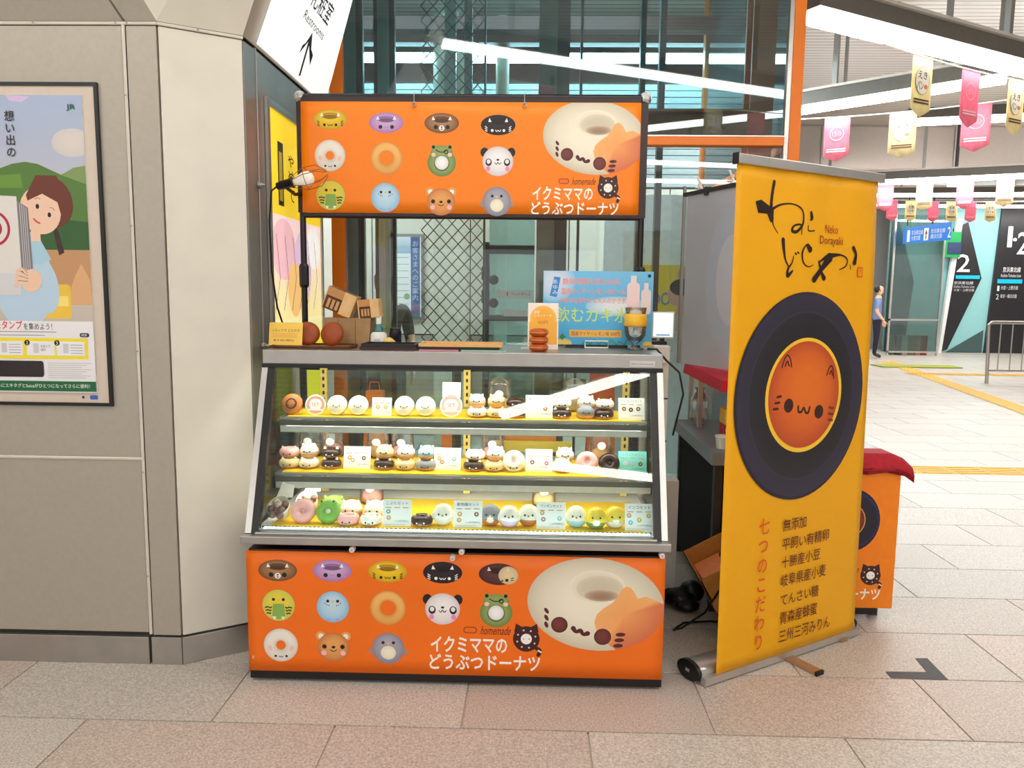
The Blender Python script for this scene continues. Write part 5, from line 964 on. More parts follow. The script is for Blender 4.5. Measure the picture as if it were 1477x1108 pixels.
# cups of chocolate donut balls
for cx, cy, n, lab in ((s3x(404) * 1.02, 2.755, 8, 'white paper cup of chocolate balls at the end of the case bottom'), (s3x(444) * 1.05, 2.85, 6, 'white paper cup of chocolate balls behind the round pink donut')):
    cu = thing('paper_cup', lab, 'cup', (cx, cy, Z3)); ax = V((-0.15, -0.55, 0.6)).normalized()
    c0 = V((cx, cy, Z3 + 0.028)); MB().lathe([(0.018, -0.015), (0.034, 0.02), (0.044, 0.05), (0.0432, 0.05), (0.033, 0.02), (0.016, -0.012)], 20, c0 + V((0.004, 0.012, 0.0)), ax).build('cup', mat('paper_white', (244, 238, 228), 0.7), cu, smooth='auto'); MB().prism([c0 + V((-0.03, 0.03, 0.05)), c0 + V((0.035, 0.03, 0.055)), c0 + V((0.04, 0.035, 0.10)), c0 + V((-0.005, 0.035, 0.11))], (0, 0.002, 0)).build('flap', MATS['paper_white'], cu)
    for i in range(n):
        a = i * 2.4; r = 0.010 + 0.017 * math.sqrt(i / n); X = ax.orthogonal().normalized(); Y = ax.cross(X); p = c0 + ax * (0.045 - 0.012 * (i / n)) + X * r * math.cos(a) * 1.3 + Y * r * math.sin(a) * 1.3
        b_ = MB().ball(p, 0.0145, 12, 8).build('donut_ball', mat('choc_ball', (122, 84, 74), 0.5, noise=0.5, scale=90) if i % 3 else mat('choc_ball_pale', (196, 168, 150), 0.5, noise=0.4, scale=90), loc=tuple(p), smooth=True); setp(b_, 'little chocolate donut ball in the %s paper cup' % ('front' if n == 8 else 'rear'), 'donut', 'donut balls in the %s paper cup' % ('front' if n == 8 else 'rear'))
# bagged buns behind
def bag(x, y, z, label, c, w=0.1, h=0.13):
    t = thing('bagged_bun', label, 'bun', (x, y, z), 'bagged buns at the back of the case'); MB().lathe([(0.02, 0.004), (0.038, 0.012), (0.042, 0.026), (0.036, 0.044), (0.016, 0.054), (0.001, 0.056)], 18, (x, y, z), sx=w / 0.1).build('bun', c, t, smooth=True)
    MB().lathe([(0.03, 0.0), (0.046, 0.004), (0.049, 0.03), (0.047, 0.065), (0.045, 0.10), (0.046, h)], 12, (x, y, z), sx=w / 0.1, sy=0.88).build('bag', G_clear, t, smooth=True); MB().ball((x, y - 0.041, z + 0.07), (0.018, 0.003, 0.016), 12, 6).build('sticker', M_white, t, smooth=True)
for px, s, lab in ((722, 1, 'bagged bun behind the golden cat on the upper shelf'), (828, 1, 'bagged bun with pale sticker right of the large upper card'), (450, 2, 'bagged bun at the left rear of the lower shelf'), (482, 2, 'bagged bun second from the left at the rear of the lower shelf'), (548, 2, 'bagged bun behind the set B card neighbours'), (583, 2, 'bagged bun left of the orange sheet at the lower shelf rear'), (712, 2, 'bagged bun behind the cream cat on the lower shelf'), (866, 2, 'bagged cream sandwich behind the pink ring'), (539, 3, 'bagged bun behind the rabbit donut on the case bottom'), (785, 3, 'bagged caramel bun behind the penguin set card')):
    fx_ = (s1x, s2x, s3x)[s - 1](px) * (1.10, 1.11, 1.13)[s - 1]; bag(fx_, 3.09 if s < 3 else 3.02, (Z1, Z2, Z3)[s - 1], lab, (M_dough, M_cream2, M_pinkI)[(px // 7) % 3], h=0.13 if s != 2 else 0.14)

# ------------------------------------------------------------------ things on top of the case
TZ = 1.203
M_wood = mat('tray_wood', (206, 148, 84), 0.5, noise=0.12, scale=14)
tr = thing('serving_tray', 'round-cornered wooden tray under the pancake sandwiches on the case', 'tray', (-0.86, 3.06, TZ)); MB().prism([(-0.86 + 0.155 * (abs(math.cos(a)) ** 0.4) * (1 if math.cos(a) > 0 else -1), 3.005 + 0.072 * (abs(math.sin(a)) ** 0.4) * (1 if math.sin(a) > 0 else -1), TZ) for a in [i * PI / 16 for i in range(32)]], (0, 0, 0.006)).build('base', M_wood, tr); MB().tube([(-0.86 + 0.157 * (abs(math.cos(a)) ** 0.4) * (1 if math.cos(a) > 0 else -1), 3.005 + 0.074 * (abs(math.sin(a)) ** 0.4) * (1 if math.sin(a) > 0 else -1), TZ + 0.007) for a in [i * PI / 16 for i in range(33)]], 0.006, 6).build('rim', mat('tray_edge', (96, 50, 30), 0.5), tr, smooth=True)
mc = thing('menu_card', 'yellow menu card standing before the pancake sandwiches on the case top', 'price card', (-0.965, 2.99, TZ)); a_ = 0.2; Wv, Nv = V((0, math.sin(a_), math.cos(a_))), V((0, -math.cos(a_), math.sin(a_)))
MB().obox((-0.965, 2.965, TZ + 0.010), (1, 0, 0), Wv, Nv, (-0.068, 0.064), (0, 0.090), (-0.002, 0)).build('card', mat('card_yellow', (250, 206, 84), 0.4, noise=0.02), mc)
P_ = Print(mc, V((-1.033, 2.965, TZ + 0.010)), (1, 0, 0), Wv, Nv); P_.text('リラックマ どらやき', 0.012, 0.052, 0.120, 0.064, (70, 50, 40)); P_.text('各￥420 (税込)', 0.018, 0.014, 0.10, 0.024, (90, 60, 30), 0.01)
for j in range(3): P_.rect(0.012, 0.032 + j * 0.006, 0.11, 0.034 + j * 0.006, (236, 160, 90))
P_.build('small_print')
M_pan = mat('pancake_brown', (156, 70, 24), 0.5, noise=0.12, scale=40)
for x, lab in ((-0.893, 'brown pancake sandwich beside the yellow menu card on the case top'), (-0.795, 'brown pancake sandwich beside the kraft bag on the case top')):
    t = thing('dorayaki', lab, 'pancake', (x, 3.02, TZ + 0.006), 'pancake sandwiches on the case top'); M_ = Matrix.Translation((x, 3.02, TZ + 0.054)) @ Matrix.Rotation(math.radians(72), 4, 'X') @ Matrix.Rotation(0.25 if x < -0.85 else -0.2, 4, 'Y')
    MB().lathe([(0.001, -0.020), (0.036, -0.018), (0.046, -0.010), (0.0475, -0.002)], 28).xf(M_).build('back_cake', M_pan, t, smooth=True); MB().lathe([(0.046, -0.004), (0.047, 0), (0.046, 0.003)], 28).xf(M_).build('filling', mat('batter_edge', (240, 196, 110), 0.6), t, smooth=True); MB().lathe([(0.0475, 0.001), (0.046, 0.009), (0.036, 0.018), (0.001, 0.020)], 28).xf(M_).build('front_cake', M_pan, t, smooth=True)
# kraft bag and gift boxes
kb = thing('kraft_bag', 'brown kraft paper bag standing behind the pancake sandwiches', 'bag', (-0.74, 3.13, TZ)); MB().prism([(-0.845, 3.09, TZ), (-0.665, 3.09, TZ), (-0.655, 3.09, TZ + 0.115), (-0.85, 3.09, TZ + 0.115)], (0, 0.08, 0)).build('bag', mat('kraft', (168, 134, 92), 0.8, noise=0.1, scale=25), kb)
for x in (-0.79, -0.72): box((x, 3.088, TZ + 0.01), (x + 0.002, 3.09, TZ + 0.11), 'crease', mat('kraft_dark', (130, 100, 66), 0.8), kb)
def gift(cx, cz, w, h, rot, label):
    t = thing('gift_box', label, 'box', (cx, 3.13, cz), 'gift boxes on the kraft bag'); c, s = math.cos(rot), math.sin(rot); U, W = V((c, 0, s)), V((-s, 0, c)); o = V((cx, 3.09, cz))
    MB().obox(o, U, W, (0, 1, 0), (-w / 2, w / 2), (0, h), (0.006, 0.07)).build('tray', mat('gift_brown', (110, 62, 34), 0.6), t)
    for u in ((-w / 2 - 0.004, -w / 2), (w / 2, w / 2 + 0.004)): MB().obox(o, U, W, (0, 1, 0), u, (0, h), (-0.004, 0.07)).build('wall', mat('gift_cream', (226, 186, 128), 0.7), t)
    MB().obox(o, U, W, (0, 1, 0), (w * 0.10, w / 2), (0.0, h), (-0.006, 0.004)).build('flap', MATS['gift_cream'], t); MB().obox(o, U, W, (0, 1, 0), (-w / 2, w * 0.10), (h * 0.62, h), (-0.005, 0.004)).build('ribbon_band', mat('gift_tan', (196, 140, 84), 0.7), t)
    for i in range(3): MB().obox(o, U, W, (0, 1, 0), (-w * 0.4 + i * w * 0.16, -w * 0.3 + i * w * 0.16), (0.008, h * 0.5), (-0.001, 0.006)).build('divider', mat('gift_cream2', (206, 160, 104), 0.7), t)
gift(-0.800, TZ + 0.137, 0.115, 0.092, -0.38, 'open brown gift box tilted on the kraft bag, beside the orange post'); gift(-0.660, TZ + 0.117, 0.078, 0.075, 0.10, 'small open gift box with cream flap above the pump bottle')
# pump bottle
pbx = -0.625; pbt = thing('pump_bottle', 'white pump dispenser bottle with teal collar on the case top', 'bottle', (pbx, 3.10, TZ)); MB().lathe([(0.032, 0), (0.035, 0.004), (0.033, 0.05), (0.026, 0.058), (0.014, 0.060)], 18, (pbx, 3.10, TZ)).build('body', M_white, pbt, smooth='auto'); MB().lathe([(0.014, 0.058), (0.018, 0.066), (0.014, 0.078), (0.012, 0.092)], 14, (pbx, 3.10, TZ)).build('collar', mat('teal', (70, 130, 128), 0.4), pbt, smooth='auto'); MB().lathe([(0.011, 0.092), (0.012, 0.122), (0.009, 0.126)], 12, (pbx, 3.10, TZ)).build('pump_head', M_white, pbt, smooth='auto'); tube([(pbx + 0.006, 3.10, TZ + 0.085), (pbx + 0.03, 3.09, TZ + 0.075)], 0.005, 'nozzle', MATS['teal'], pbt)
P_ = Print(pbt, (pbx - 0.02, 3.0652, TZ + 0.02), (1, 0, 0), (0, 0, 1), (0, -1, 0)); P_.text('alcohol', 0.008, 0.006, 0.032, 0.013, (90, 90, 96))
bc = thing('black_canister', 'small black canister beside the pump bottle on the case top', 'canister', (-0.565, 3.14, TZ)); MB().lathe([(0.024, 0), (0.026, 0.004), (0.026, 0.062), (0.022, 0.066), (0, 0.067)], 16, (-0.565, 3.14, TZ)).build('body', mat('navy_black', (20, 18, 34), 0.25), bc, smooth='auto'); MB().lathe([(0.023, 0.064), (0.023, 0.074), (0, 0.076)], 16, (-0.565, 3.14, TZ)).build('lid', M_black, bc, smooth='auto')
lm = thing('lemon', 'small yellow lemon leaning on the black canister', 'fruit', (-0.575, 3.075, TZ)); MB().lathe([(0.001, -0.026), (0.006, -0.022), (0.018, -0.010), (0.020, 0), (0.018, 0.010), (0.006, 0.022), (0.001, 0.026)], 16, (-0.578, 3.07, TZ + 0.020), (1, 0.3, 0.1)).build('flesh', mat('lemon', (246, 214, 110), 0.5), lm, smooth=True); MB().ball((-0.553, 3.077, TZ + 0.0225), 0.003, 6, 5).build('stem_end', MATS['teal'], lm)
# stacked trays and papers
def tray(x0, x1, y0, y1, z, h, label, m, rim):
    t = thing('tray', label, 'tray', ((x0 + x1) / 2, (y0 + y1) / 2, z), 'trays stacked on the case top'); box((x0 + 0.006, y0 + 0.006, z), (x1 - 0.006, y1 - 0.006, z + h * 0.4), 'base', m, t)
    for a, b in (((x0, y0), (x1, y0 + 0.008)), ((x0, y1 - 0.008), (x1, y1)), ((x0, y0 + 0.008), (x0 + 0.008, y1 - 0.008)), ((x1 - 0.008, y0 + 0.008), (x1, y1 - 0.008))): box((a[0], a[1], z), (b[0], b[1], z + h), 'rim', rim, t)
M_lac = mat('lacquer', (58, 10, 16), 0.25)
tray(-0.66, -0.44, 2.90, 3.03, TZ, 0.012, 'dark red lacquer tray lying before the pump bottle', M_lac, M_lac); tray(-0.655, -0.445, 2.905, 3.025, TZ + 0.0125, 0.012, 'black lacquer tray stacked on the dark red one', M_black, M_black)
for i, (x0, x1, c, lab) in enumerate(((-0.43, -0.28, (214, 140, 160), 'pink leaflet'), (-0.27, -0.10, (170, 200, 186), 'pale green leaflet'))):
    l_ = MB().box((x0, 2.89, TZ), (x1, 3.02, TZ + 0.004)).build('leaflet', mat('leaflet_%d' % i, c, 0.6), loc=((x0 + x1) / 2, 2.95, TZ)); setp(l_, '%s lying under the wooden money tray' % lab, 'leaflet')
tray(-0.425, -0.125, 2.92, 3.06, TZ + 0.0045, 0.010, 'black tray under the pale wooden one', M_black, M_black); tray(-0.435, -0.115, 2.915, 3.065, TZ + 0.015, 0.012, 'long pale wooden tray on top of the leaflets', mat('tray_pale', (230, 180, 110), 0.5), mat('tray_pale', (230, 180, 110)))
cs = thing('card_stand', 'small clear acrylic card stand beside the stacked ring donuts', 'stand', (-0.01, 3.12, TZ)); MB().prism([(-0.045, 3.10, TZ), (0.0, 3.10, TZ), (-0.005, 3.10, TZ + 0.045), (-0.03, 3.10, TZ + 0.045)], (0, 0.012, 0)).build('plate', G_clear, cs); box((-0.045, 3.08, TZ), (0.0, 3.15, TZ + 0.003), 'foot', M_white, cs)
for i, lab in enumerate(('lowest', 'middle', 'topmost')):
    t = thing('ring_donut', '%s glossy brown ring donut of the three stacked on the case top' % lab, 'donut', (0.027, 2.965, TZ + i * 0.029), 'stacked ring donuts'); MB().torus((0.027, 2.965, TZ + 0.0145 + i * 0.029), 0.022, 0.0155, 0.0148).build('dough', mat('donut_brown', (188, 84, 20), 0.35, noise=0.12), t, smooth=True); MB().torus((0.027, 2.965, TZ + 0.0145 + i * 0.029), 0.0375, 0.0012, 0.002, m=6).build('pale_line', mat('donut_line', (226, 150, 70), 0.5), t, smooth=True)
yc = thing('pop_card', 'small orange and yellow card behind the stacked ring donuts', 'price card', (0.045, 3.08, TZ)); MB().obox((0.045, 3.06, TZ), (1, 0, 0), (0, 0.08, 1), (0, -1, 0.08), (-0.062, 0.060), (0, 0.185), (-0.002, 0)).build('card', mat('card_pale', (250, 236, 226), 0.4), yc)
P_ = Print(yc, (-0.017, 3.06, TZ), (1, 0, 0), V((0, 0.08, 1)), (0, -1, 0.08)); P_.ell(0.061, 0.12, 0.054, 0.055, (252, 176, 50), (250, 200, 90)); P_.rect(0.005, 0.02, 0.117, 0.11, (250, 182, 60)); P_.build('picture'); P_.text('国産\nレモンケーキ', 0.025, 0.13, 0.095, 0.155, (252, 244, 220)); P_.text('430円', 0.04, 0.10, 0.08, 0.115, (200, 90, 40))
# blue drink board
bl_ = thing('drink_board', 'sky blue shaved-ice drink signboard with lemons on the case top', 'sign', (0.27, 3.2, TZ)); box((0.045, 3.20, TZ + 0.012), (0.500, 3.206, 1.520), 'board', mat('board_blue', (60, 170, 226), 0.4, noise=0.02), bl_)
q_ = 0.455 / 155
P_ = Print(bl_, (0.045, 3.20, 1.520), (1, 0, 0), (0, 0, 1), (0, -1, 0))
def BD(px, py): return ((px - 785) * q_, -(py - 391) * q_)
P_.clamp = (0, -0.305, 0.455, 0); P_.vgrad(*BD(785, 495), *BD(940, 391), (70, 176, 226), (120, 200, 244)); P_.ell(*BD(800, 405), 30 * q_, 30 * q_, (214, 226, 244), (130, 200, 240)); P_.ell(*BD(890, 440), 45 * q_, 14 * q_, (236, 242, 246), (150, 206, 236)); P_.build('background')
P_.poly([BD(800, 399), BD(809, 400), BD(804, 428), BD(794, 426)], (60, 140, 214)); P_.build('tag'); P_.text('あ\nゆ\nみ', *BD(798, 424), *BD(805, 403), (236, 244, 252))
P_.text('静岡深層天然水の氷、', *BD(812, 410), *BD(896, 401), (252, 150, 130), 0.02); P_.text('国産マイヤーレモンのピール', *BD(811, 424), *BD(902, 415), (252, 150, 130), 0.02); P_.text('の苦みを思わせる大人のかき氷', *BD(808, 436), *BD(902, 428), (252, 150, 140), 0.02)
P_.text('飲むカキ氷', *BD(803, 463), *BD(906, 442), (214, 236, 120), 0.01); P_.rrect(*BD(823, 484), *BD(897, 474), 0.004, (248, 186, 70)); P_.build('yellow_band'); P_.text('国産マイヤーレモン味 550円', *BD(826, 482), *BD(894, 476), (120, 80, 110), 0.01)
for a, b, c, r in ((798, 492, (250, 204, 60), 12), (815, 494, (250, 222, 130), 12), (935, 494, (250, 206, 80), 8)): P_.ell(*BD(a, b), r * q_, r * 0.62 * q_, c, tuple(int(k * 0.9) for k in c)); P_.build('lemon_print')
for a, b in ((799, 481), (813, 484)): P_.poly([BD(a, b + 5), BD(a - 4, b), BD(a, b - 5), BD(a + 4, b)], (50, 140, 60)); P_.build('leaf_print')
for i in range(6): P_.brush([BD(840 + i * 12, 498), BD(846 + i * 12, 490 - (i % 2) * 3), BD(856 + i * 12, 497)], 0.004, (70, 160, 80), 4); P_.build('leaf_print')
for a, b, c, r, h in ((912, 415, (244, 220, 226), 9, 26), (930, 425, (238, 224, 226), 7, 26), (918, 455, (250, 200, 60), 15, 14)): P_.rrect(*BD(a - r, b + h), *BD(a + r, b - h * 0.35), r * 0.7 * q_, c); P_.rect(*BD(a - r * 0.45, b - h * 0.3), *BD(a + r * 0.45, b - h * 0.7), (232, 226, 232)); P_.build('bottle_print')
P_.ell(*BD(934, 397), 2.4 * q_, 2.4 * q_, (40, 44, 70)); P_.build('picture')
MB().tube([(0.22, 3.16, TZ + 0.003), (0.22, 3.16, TZ + 0.03), (0.315, 3.16, TZ + 0.03), (0.315, 3.16, TZ + 0.003), (0.22, 3.16, TZ + 0.003)], 0.003, 6).build('wire_easel', M_white, bl_); box((0.14, 3.19, TZ), (0.40, 3.23, TZ + 0.012), 'base_bar', M_black, bl_)
gb = thing('plastic_goblet', 'clear plastic goblet of ice with yellow label beside the blue signboard', 'cup', (0.42, 3.12, TZ)); g0 = (0.42, 3.12, TZ); MB().lathe([(0.036, 0), (0.036, 0.004), (0.010, 0.010), (0.008, 0.024), (0.028, 0.036), (0.042, 0.06), (0.046, 0.10), (0.040, 0.145), (0.044, 0.17), (0.0425, 0.17), (0.038, 0.145), (0.044, 0.10), (0.040, 0.062), (0.026, 0.040), (0.001, 0.034)], 22, g0).build('bowl', G_clear, gb, smooth=True)
MB().lathe([(0.0425, 0.092), (0.0465, 0.10), (0.0445, 0.135), (0.041, 0.145)], 22, g0).build('label_band', mat('label_yellow', (250, 196, 50), 0.4), gb, smooth=True)
for i in range(9): a = i * 2.4; MB().box((-0.009, -0.009, -0.009), (0.009, 0.009, 0.009)).xf(Matrix.Translation((0.42 + 0.018 * math.cos(a), 3.12 + 0.018 * math.sin(a), TZ + 0.056 + i * 0.007)) @ Matrix.Rotation(a, 4, 'X') @ Matrix.Rotation(a * 2, 4, 'Z')).build('ice_cube', mat('ice', (236, 240, 244), 0.12, noise=0.1), gb)
tb_ = thing('till_tablet', 'white till tablet with lit screen on a black stand at the case corner', 'tablet', (0.60, 3.44, TZ)); box((0.532, 3.40, 1.235), (0.628, 3.412, 1.352), 'body', M_white, tb_, 0.003); box((0.538, 3.398, 1.243), (0.622, 3.40, 1.346), 'screen', emitter('screen_white', (226, 246, 255), 1.0), tb_); box((0.55, 3.397, 1.247), (0.61, 3.3985, 1.252), 'screen_bar', mat('screen_blue', (30, 130, 210), 0.4), tb_)
box((0.535, 3.40, TZ + 0.002), (0.60, 3.48, TZ + 0.018), 'stand_base', M_black, tb_, 0.003); box((0.570, 3.412, TZ + 0.018), (0.590, 3.424, 1.25), 'stand_arm', M_black, tb_)
cb = tube([(0.47, 3.10, TZ + 0.004), (0.50, 3.06, TZ + 0.006), (0.545, 3.10, TZ - 0.04), (0.62, 3.2, TZ - 0.1), (0.66, 3.3, 1.0), (0.64, 3.4, 0.8)], 0.0045, 'power_cable', M_dark, None, 8, loc=(0.47, 3.1, TZ)); setp(cb, 'dark cable looping off the right corner of the case top', 'cable')
# clip lamp with wire cage
cl = thing('clip_lamp', 'wire cage clip lamp with clear bulb on the left frame post', 'lamp', (-0.98, 3.16, 1.86)); A_ = V((-1.010, 3.10, 1.845)); ax = V((0.19, 0.0, 0.050)).normalized()
MB().lathe([(0.014, -0.02), (0.018, 0), (0.018, 0.035), (0.024, 0.045), (0.020, 0.05)], 14, A_, ax).build('socket', M_black, cl, smooth='auto'); MB().lathe([(0.012, 0.045), (0.018, 0.065), (0.029, 0.095), (0.029, 0.115), (0.018, 0.130), (0.001, 0.135)], 16, A_, ax).build('bulb', mat('bulb_glass', (250, 240, 226), 0.1, emit=0.12, noise=0.01), cl, smooth=True)  # bulb is switched off; a faint glow is put into its material
X_ = ax.orthogonal().normalized(); Y_ = ax.cross(X_)
for i in range(6): a = i * PI / 3; o_ = X_ * math.cos(a) + Y_ * math.sin(a); tube([A_ + ax * 0.048 + o_ * 0.022, A_ + ax * 0.10 + o_ * 0.044, A_ + ax * 0.155 + o_ * 0.042, A_ + ax * 0.19 + o_ * 0.012], 0.0016, 'cage_wire', mat('cage_brass', (150, 104, 60), 0.4, 0.5), cl, 5)
tube([A_ + ax * 0.105 + (X_ * math.cos(a) + Y_ * math.sin(a)) * 0.045 for a in [i * PI / 8 for i in range(17)]], 0.0016, 'cage_ring', MATS['cage_brass'], cl, 5)
tube([A_ + V((0.02, 0, -0.01)), V((-0.985, 3.19, 1.82)), V((-0.972, 3.235, 1.83))], 0.007, 'clip', M_black, cl)
cb = tube([A_ - ax * 0.02, (-1.045, 3.08, 1.82), (-1.05, 3.06, 1.70), (-1.042, 3.05, 1.5), (-1.02, 3.04, 1.36), (-1.01, 3.1, 1.26), (-1.0, 3.2, TZ + 0.005)], 0.004, 'lamp_cable', M_black, None, 6, loc=tuple(A_)); setp(cb, 'black lamp cable hanging beside the yellow column poster', 'cable')

# worktable behind the case with orange bags
wt = thing('work_table', 'dark worktable behind the display case', 'table', (-0.25, 3.6, 0)); box((-0.95, 3.42, 0.56), (0.46, 3.85, 0.60), 'top', mat('table_grey', (176, 176, 172), 0.4), wt)
for x in (-0.93, 0.41):
    for y in (3.44, 3.80): box((x, y, 0), (x + 0.03, y + 0.03, 0.56), 'leg', M_dark, wt)
for x0, x1, h, c, lab in ((-0.80, -0.69, 0.36, (240, 116, 20), 'tall orange paper bag seen through the case, left'), (-0.43, -0.34, 0.30, (236, 110, 20), 'narrow orange paper bag seen through the case, middle'), (0.26, 0.40, 0.52, (226, 90, 20), 'large red-orange paper bag seen through the right of the case')):
    t = thing('paper_bag', lab, 'bag', ((x0 + x1) / 2, 3.6, 0.6)); m_ = mat('bag_%d_%d' % (c[0], c[1]), c, 0.6, noise=0.05); MB().prism([(x0, 3.55, 0.6), (x1, 3.55, 0.6), (x1 - 0.012, 3.55, 0.6 + h), (x0 + 0.02, 3.55, 0.6 + h)], (0, 0.06, 0)).build('bag', m_, t); tube([(x0 + 0.03, 3.58, 0.6 + h), (x0 + 0.035, 3.58, 0.64 + h), (x1 - 0.035, 3.58, 0.64 + h), (x1 - 0.03, 3.58, 0.6 + h)], 0.003, 'handle', m_, t, 6)
yt = thing('bread_tray', 'yellow tray with orange lining behind the lower shelf', 'tray', (0.0, 3.55, 0.6)); box((-0.17, 3.46, 0.70), (0.19, 3.53, 0.72), 'base', mat('tray_yellow', (246, 196, 40), 0.4), yt); box((-0.17, 3.46, 0.72), (0.19, 3.47, 0.75), 'front', MATS['tray_yellow'], yt); box((-0.12, 3.52, 0.72), (0.12, 3.53, 0.80), 'lining', mat('tray_orange', (240, 140, 60), 0.5), yt)
for x in (-0.15, 0.16): box((x, 3.47, 0.60), (x + 0.02, 3.52, 0.70), 'leg', M_dark, yt)

# ------------------------------------------------------------------ yellow roll-up banner
ra = V((0.640, 2.670, 0)); rd = V((0.8473, 0.5311, 0)); rn = V((0.5311, -0.8473, 0)); up_ = V((0, 0, 1))
ru = thing('rollup_banner', 'tall yellow roll-up banner showing a cat-faced pancake on a dark plate', 'banner', (1.01, 2.90, 0))
prof = [(0.055 * math.cos(a) - 0.055, 0.040 + 0.034 * math.sin(a)) for a in [i * PI / 9 for i in range(18)]]
MB().prism([ra + rn * (p[0]) + up_ * p[1] for p in prof], rd * 0.885).build('cassette', M_alu, ru, smooth='auto')
MB().prism([ra - rd * 0.014 + rn * (p[0] * 1.06) + up_ * (0.04 + (p[1] - 0.04) * 1.1) for p in prof], rd * 0.016).build('end_cap', M_black, ru); MB().prism([ra + rd * 0.885 + rn * (p[0] * 1.06) + up_ * (0.04 + (p[1] - 0.04) * 1.1) for p in prof], rd * 0.016).build('end_cap', M_black, ru)
MB().obox(ra - rd * 0.0145 + up_ * 0.04, rn, up_, rd, (-0.07, -0.05), (-0.006, 0.006), (-0.001, 0)).build('cap_label', M_alu, ru)
MB().obox(ra, rd, rn, up_, (0.0, 0.885), (-0.004, 0.020), (0.006, 0.034)).build('front_lip', M_alu, ru)
for s in (0.45, 0.78): MB().obox(ra + rd * s, rn, rd, up_, (-0.20, 0.155 if s < 0.5 else 0.03), (-0.02, 0.02), (0.002, 0.014)).build('foot', mat('foot_tan', (178, 140, 104), 0.4, 0.4), ru)
MB().obox(ra + rd * 0.45, rn, rd, up_, (0.155, 0.165), (-0.021, 0.021), (0.0, 0.016)).build('foot_cap', M_black, ru)
tube([ra + rd * 0.44 - rn * 0.055 + up_ * 0.06, ra + rd * 0.44 - rn * 0.03 + up_ * 1.88], 0.010, 'pole', M_alu, ru)
S0, S1, ZB, ZT = 0.060, 0.862, 0.030, 1.875
def rbend(p):          # follow the ripples of the sheet
    q_ = p - ra; s_ = q_.dot(rd); w = (p.z - ZB) / (ZT - ZB); u = (s_ - S0 + 0.008 * w) / (S1 - S0 - 0.018 * w)
    return p + rn * (0.007 * math.sin(u * 17) * max(0, w - 0.82) / 0.18 * (1 if w < 0.985 else 0.3))
def rside(s_, z): return 0.0 + s_
mb = MB(); nx, nz = 24, 40
def rp_(u, w, off=0):   # slight taper towards the top and soft ripples under the top rail
    s0 = S0 - 0.008 * w; s1 = S1 - 0.026 * w; s_ = s0 + (s1 - s0) * u; rip = 0.0
    return ra + rd * s_ + rn * (0.012 + off + 0.007 * math.sin(u * 17) * max(0, w - 0.82) / 0.18 * (1 if w < 0.985 else 0.3)) + up_ * (ZB + (ZT - ZB) * w)
for off in (0, -0.0012):
    for i in range(nx + 1):
        for j in range(nz + 1): mb.v.append(rp_(i / nx, j / nz, off))
S = (nx + 1) * (nz + 1); q = nz + 1
for i in range(nx):
    for j in range(nz): a = i * q + j; mb.f.append((a, a + q, a + q + 1, a + 1)); mb.f.append((S + a, S + a + 1, S + a + q + 1, S + a + q))
for i in range(nx): a = i * q; mb.f.append((a, S + a, S + a + q, a + q)); a += nz; mb.f.append((a, a + q, S + a + q, S + a))
for j in range(nz): mb.f.append((j, j + 1, S + j + 1, S + j)); a = nx * q + j; mb.f.append((a, S + a, S + a + 1, a + 1))
rus = mb.build('sheet', M_yellow, ru, smooth=True)
MB().obox(ra, rd, rn, up_, (0.048, 0.852), (0.0, 0.024), (1.872, 1.906)).build('top_rail', M_alu, ru, bevel=0.003); MB().obox(ra, rd, rn, up_, (0.042, 0.048), (0.0, 0.024), (1.870, 1.908)).build('rail_cap', M_black, ru); MB().obox(ra, rd, rn, up_, (0.852, 0.858), (0.0, 0.024), (1.870, 1.908)).build('rail_cap', M_alu, ru)
P_ = Print(rus, ra + rn * 0.0124, rd, up_, rn, rbend)
INK = (36, 12, 10)
def rpl(z): return z
P_.brush([(0.245, 1.827), (0.236, 1.784), (0.233, 1.744), (0.242, 1.705), (0.248, 1.677), (0.274, 1.649)], [0.016, 0.015, 0.016, 0.012, 0.005, 0.003], INK); P_.build('brush_stroke'); P_.poly([(0.145, 1.752), (0.175, 1.760), (0.226, 1.741), (0.248, 1.728), (0.247, 1.685), (0.230, 1.687), (0.212, 1.714), (0.162, 1.714)], INK); P_.build('brush_stroke')
P_.brush([(0.236, 1.73), (0.285, 1.751), (0.345, 1.756), (0.391, 1.737), (0.399, 1.691), (0.370, 1.660), (0.345, 1.662), (0.355, 1.680), (0.390, 1.684), (0.396, 1.651)], [0.012, 0.007, 0.005, 0.007, 0.010, 0.012, 0.012, 0.008, 0.006, 0.004], INK); P_.build('brush_stroke')
P_.brush([(0.440, 1.732), (0.446, 1.714), (0.440, 1.705)], [0.012, 0.018, 0.008], INK); P_.build('brush_stroke'); P_.brush([(0.429, 1.684), (0.432, 1.666), (0.467, 1.668)], [0.004, 0.005, 0.004], INK); P_.build('brush_stroke')
P_.brush([(0.301, 1.627), (0.307, 1.593), (0.317, 1.558), (0.336, 1.532)], [0.018, 0.014, 0.008, 0.005], INK); P_.build('brush_stroke'); P_.brush([(0.360, 1.571), (0.353, 1.547), (0.333, 1.523), (0.334, 1.500), (0.359, 1.518)], [0.004, 0.006, 0.010, 0.018, 0.006], INK); P_.build('brush_stroke'); P_.brush([(0.367, 1.582), (0.374, 1.578)], 0.006, INK); P_.build('brush_stroke'); P_.brush([(0.380, 1.586), (0.386, 1.582)], 0.006, INK); P_.build('brush_stroke')
P_.brush([(0.432, 1.613), (0.447, 1.598)], [0.014, 0.024], INK); P_.build('brush_stroke'); P_.brush([(0.423, 1.615), (0.405, 1.585), (0.415, 1.549), (0.443, 1.535), (0.470, 1.542)], [0.005, 0.009, 0.006, 0.004, 0.003], INK); P_.build('brush_stroke')
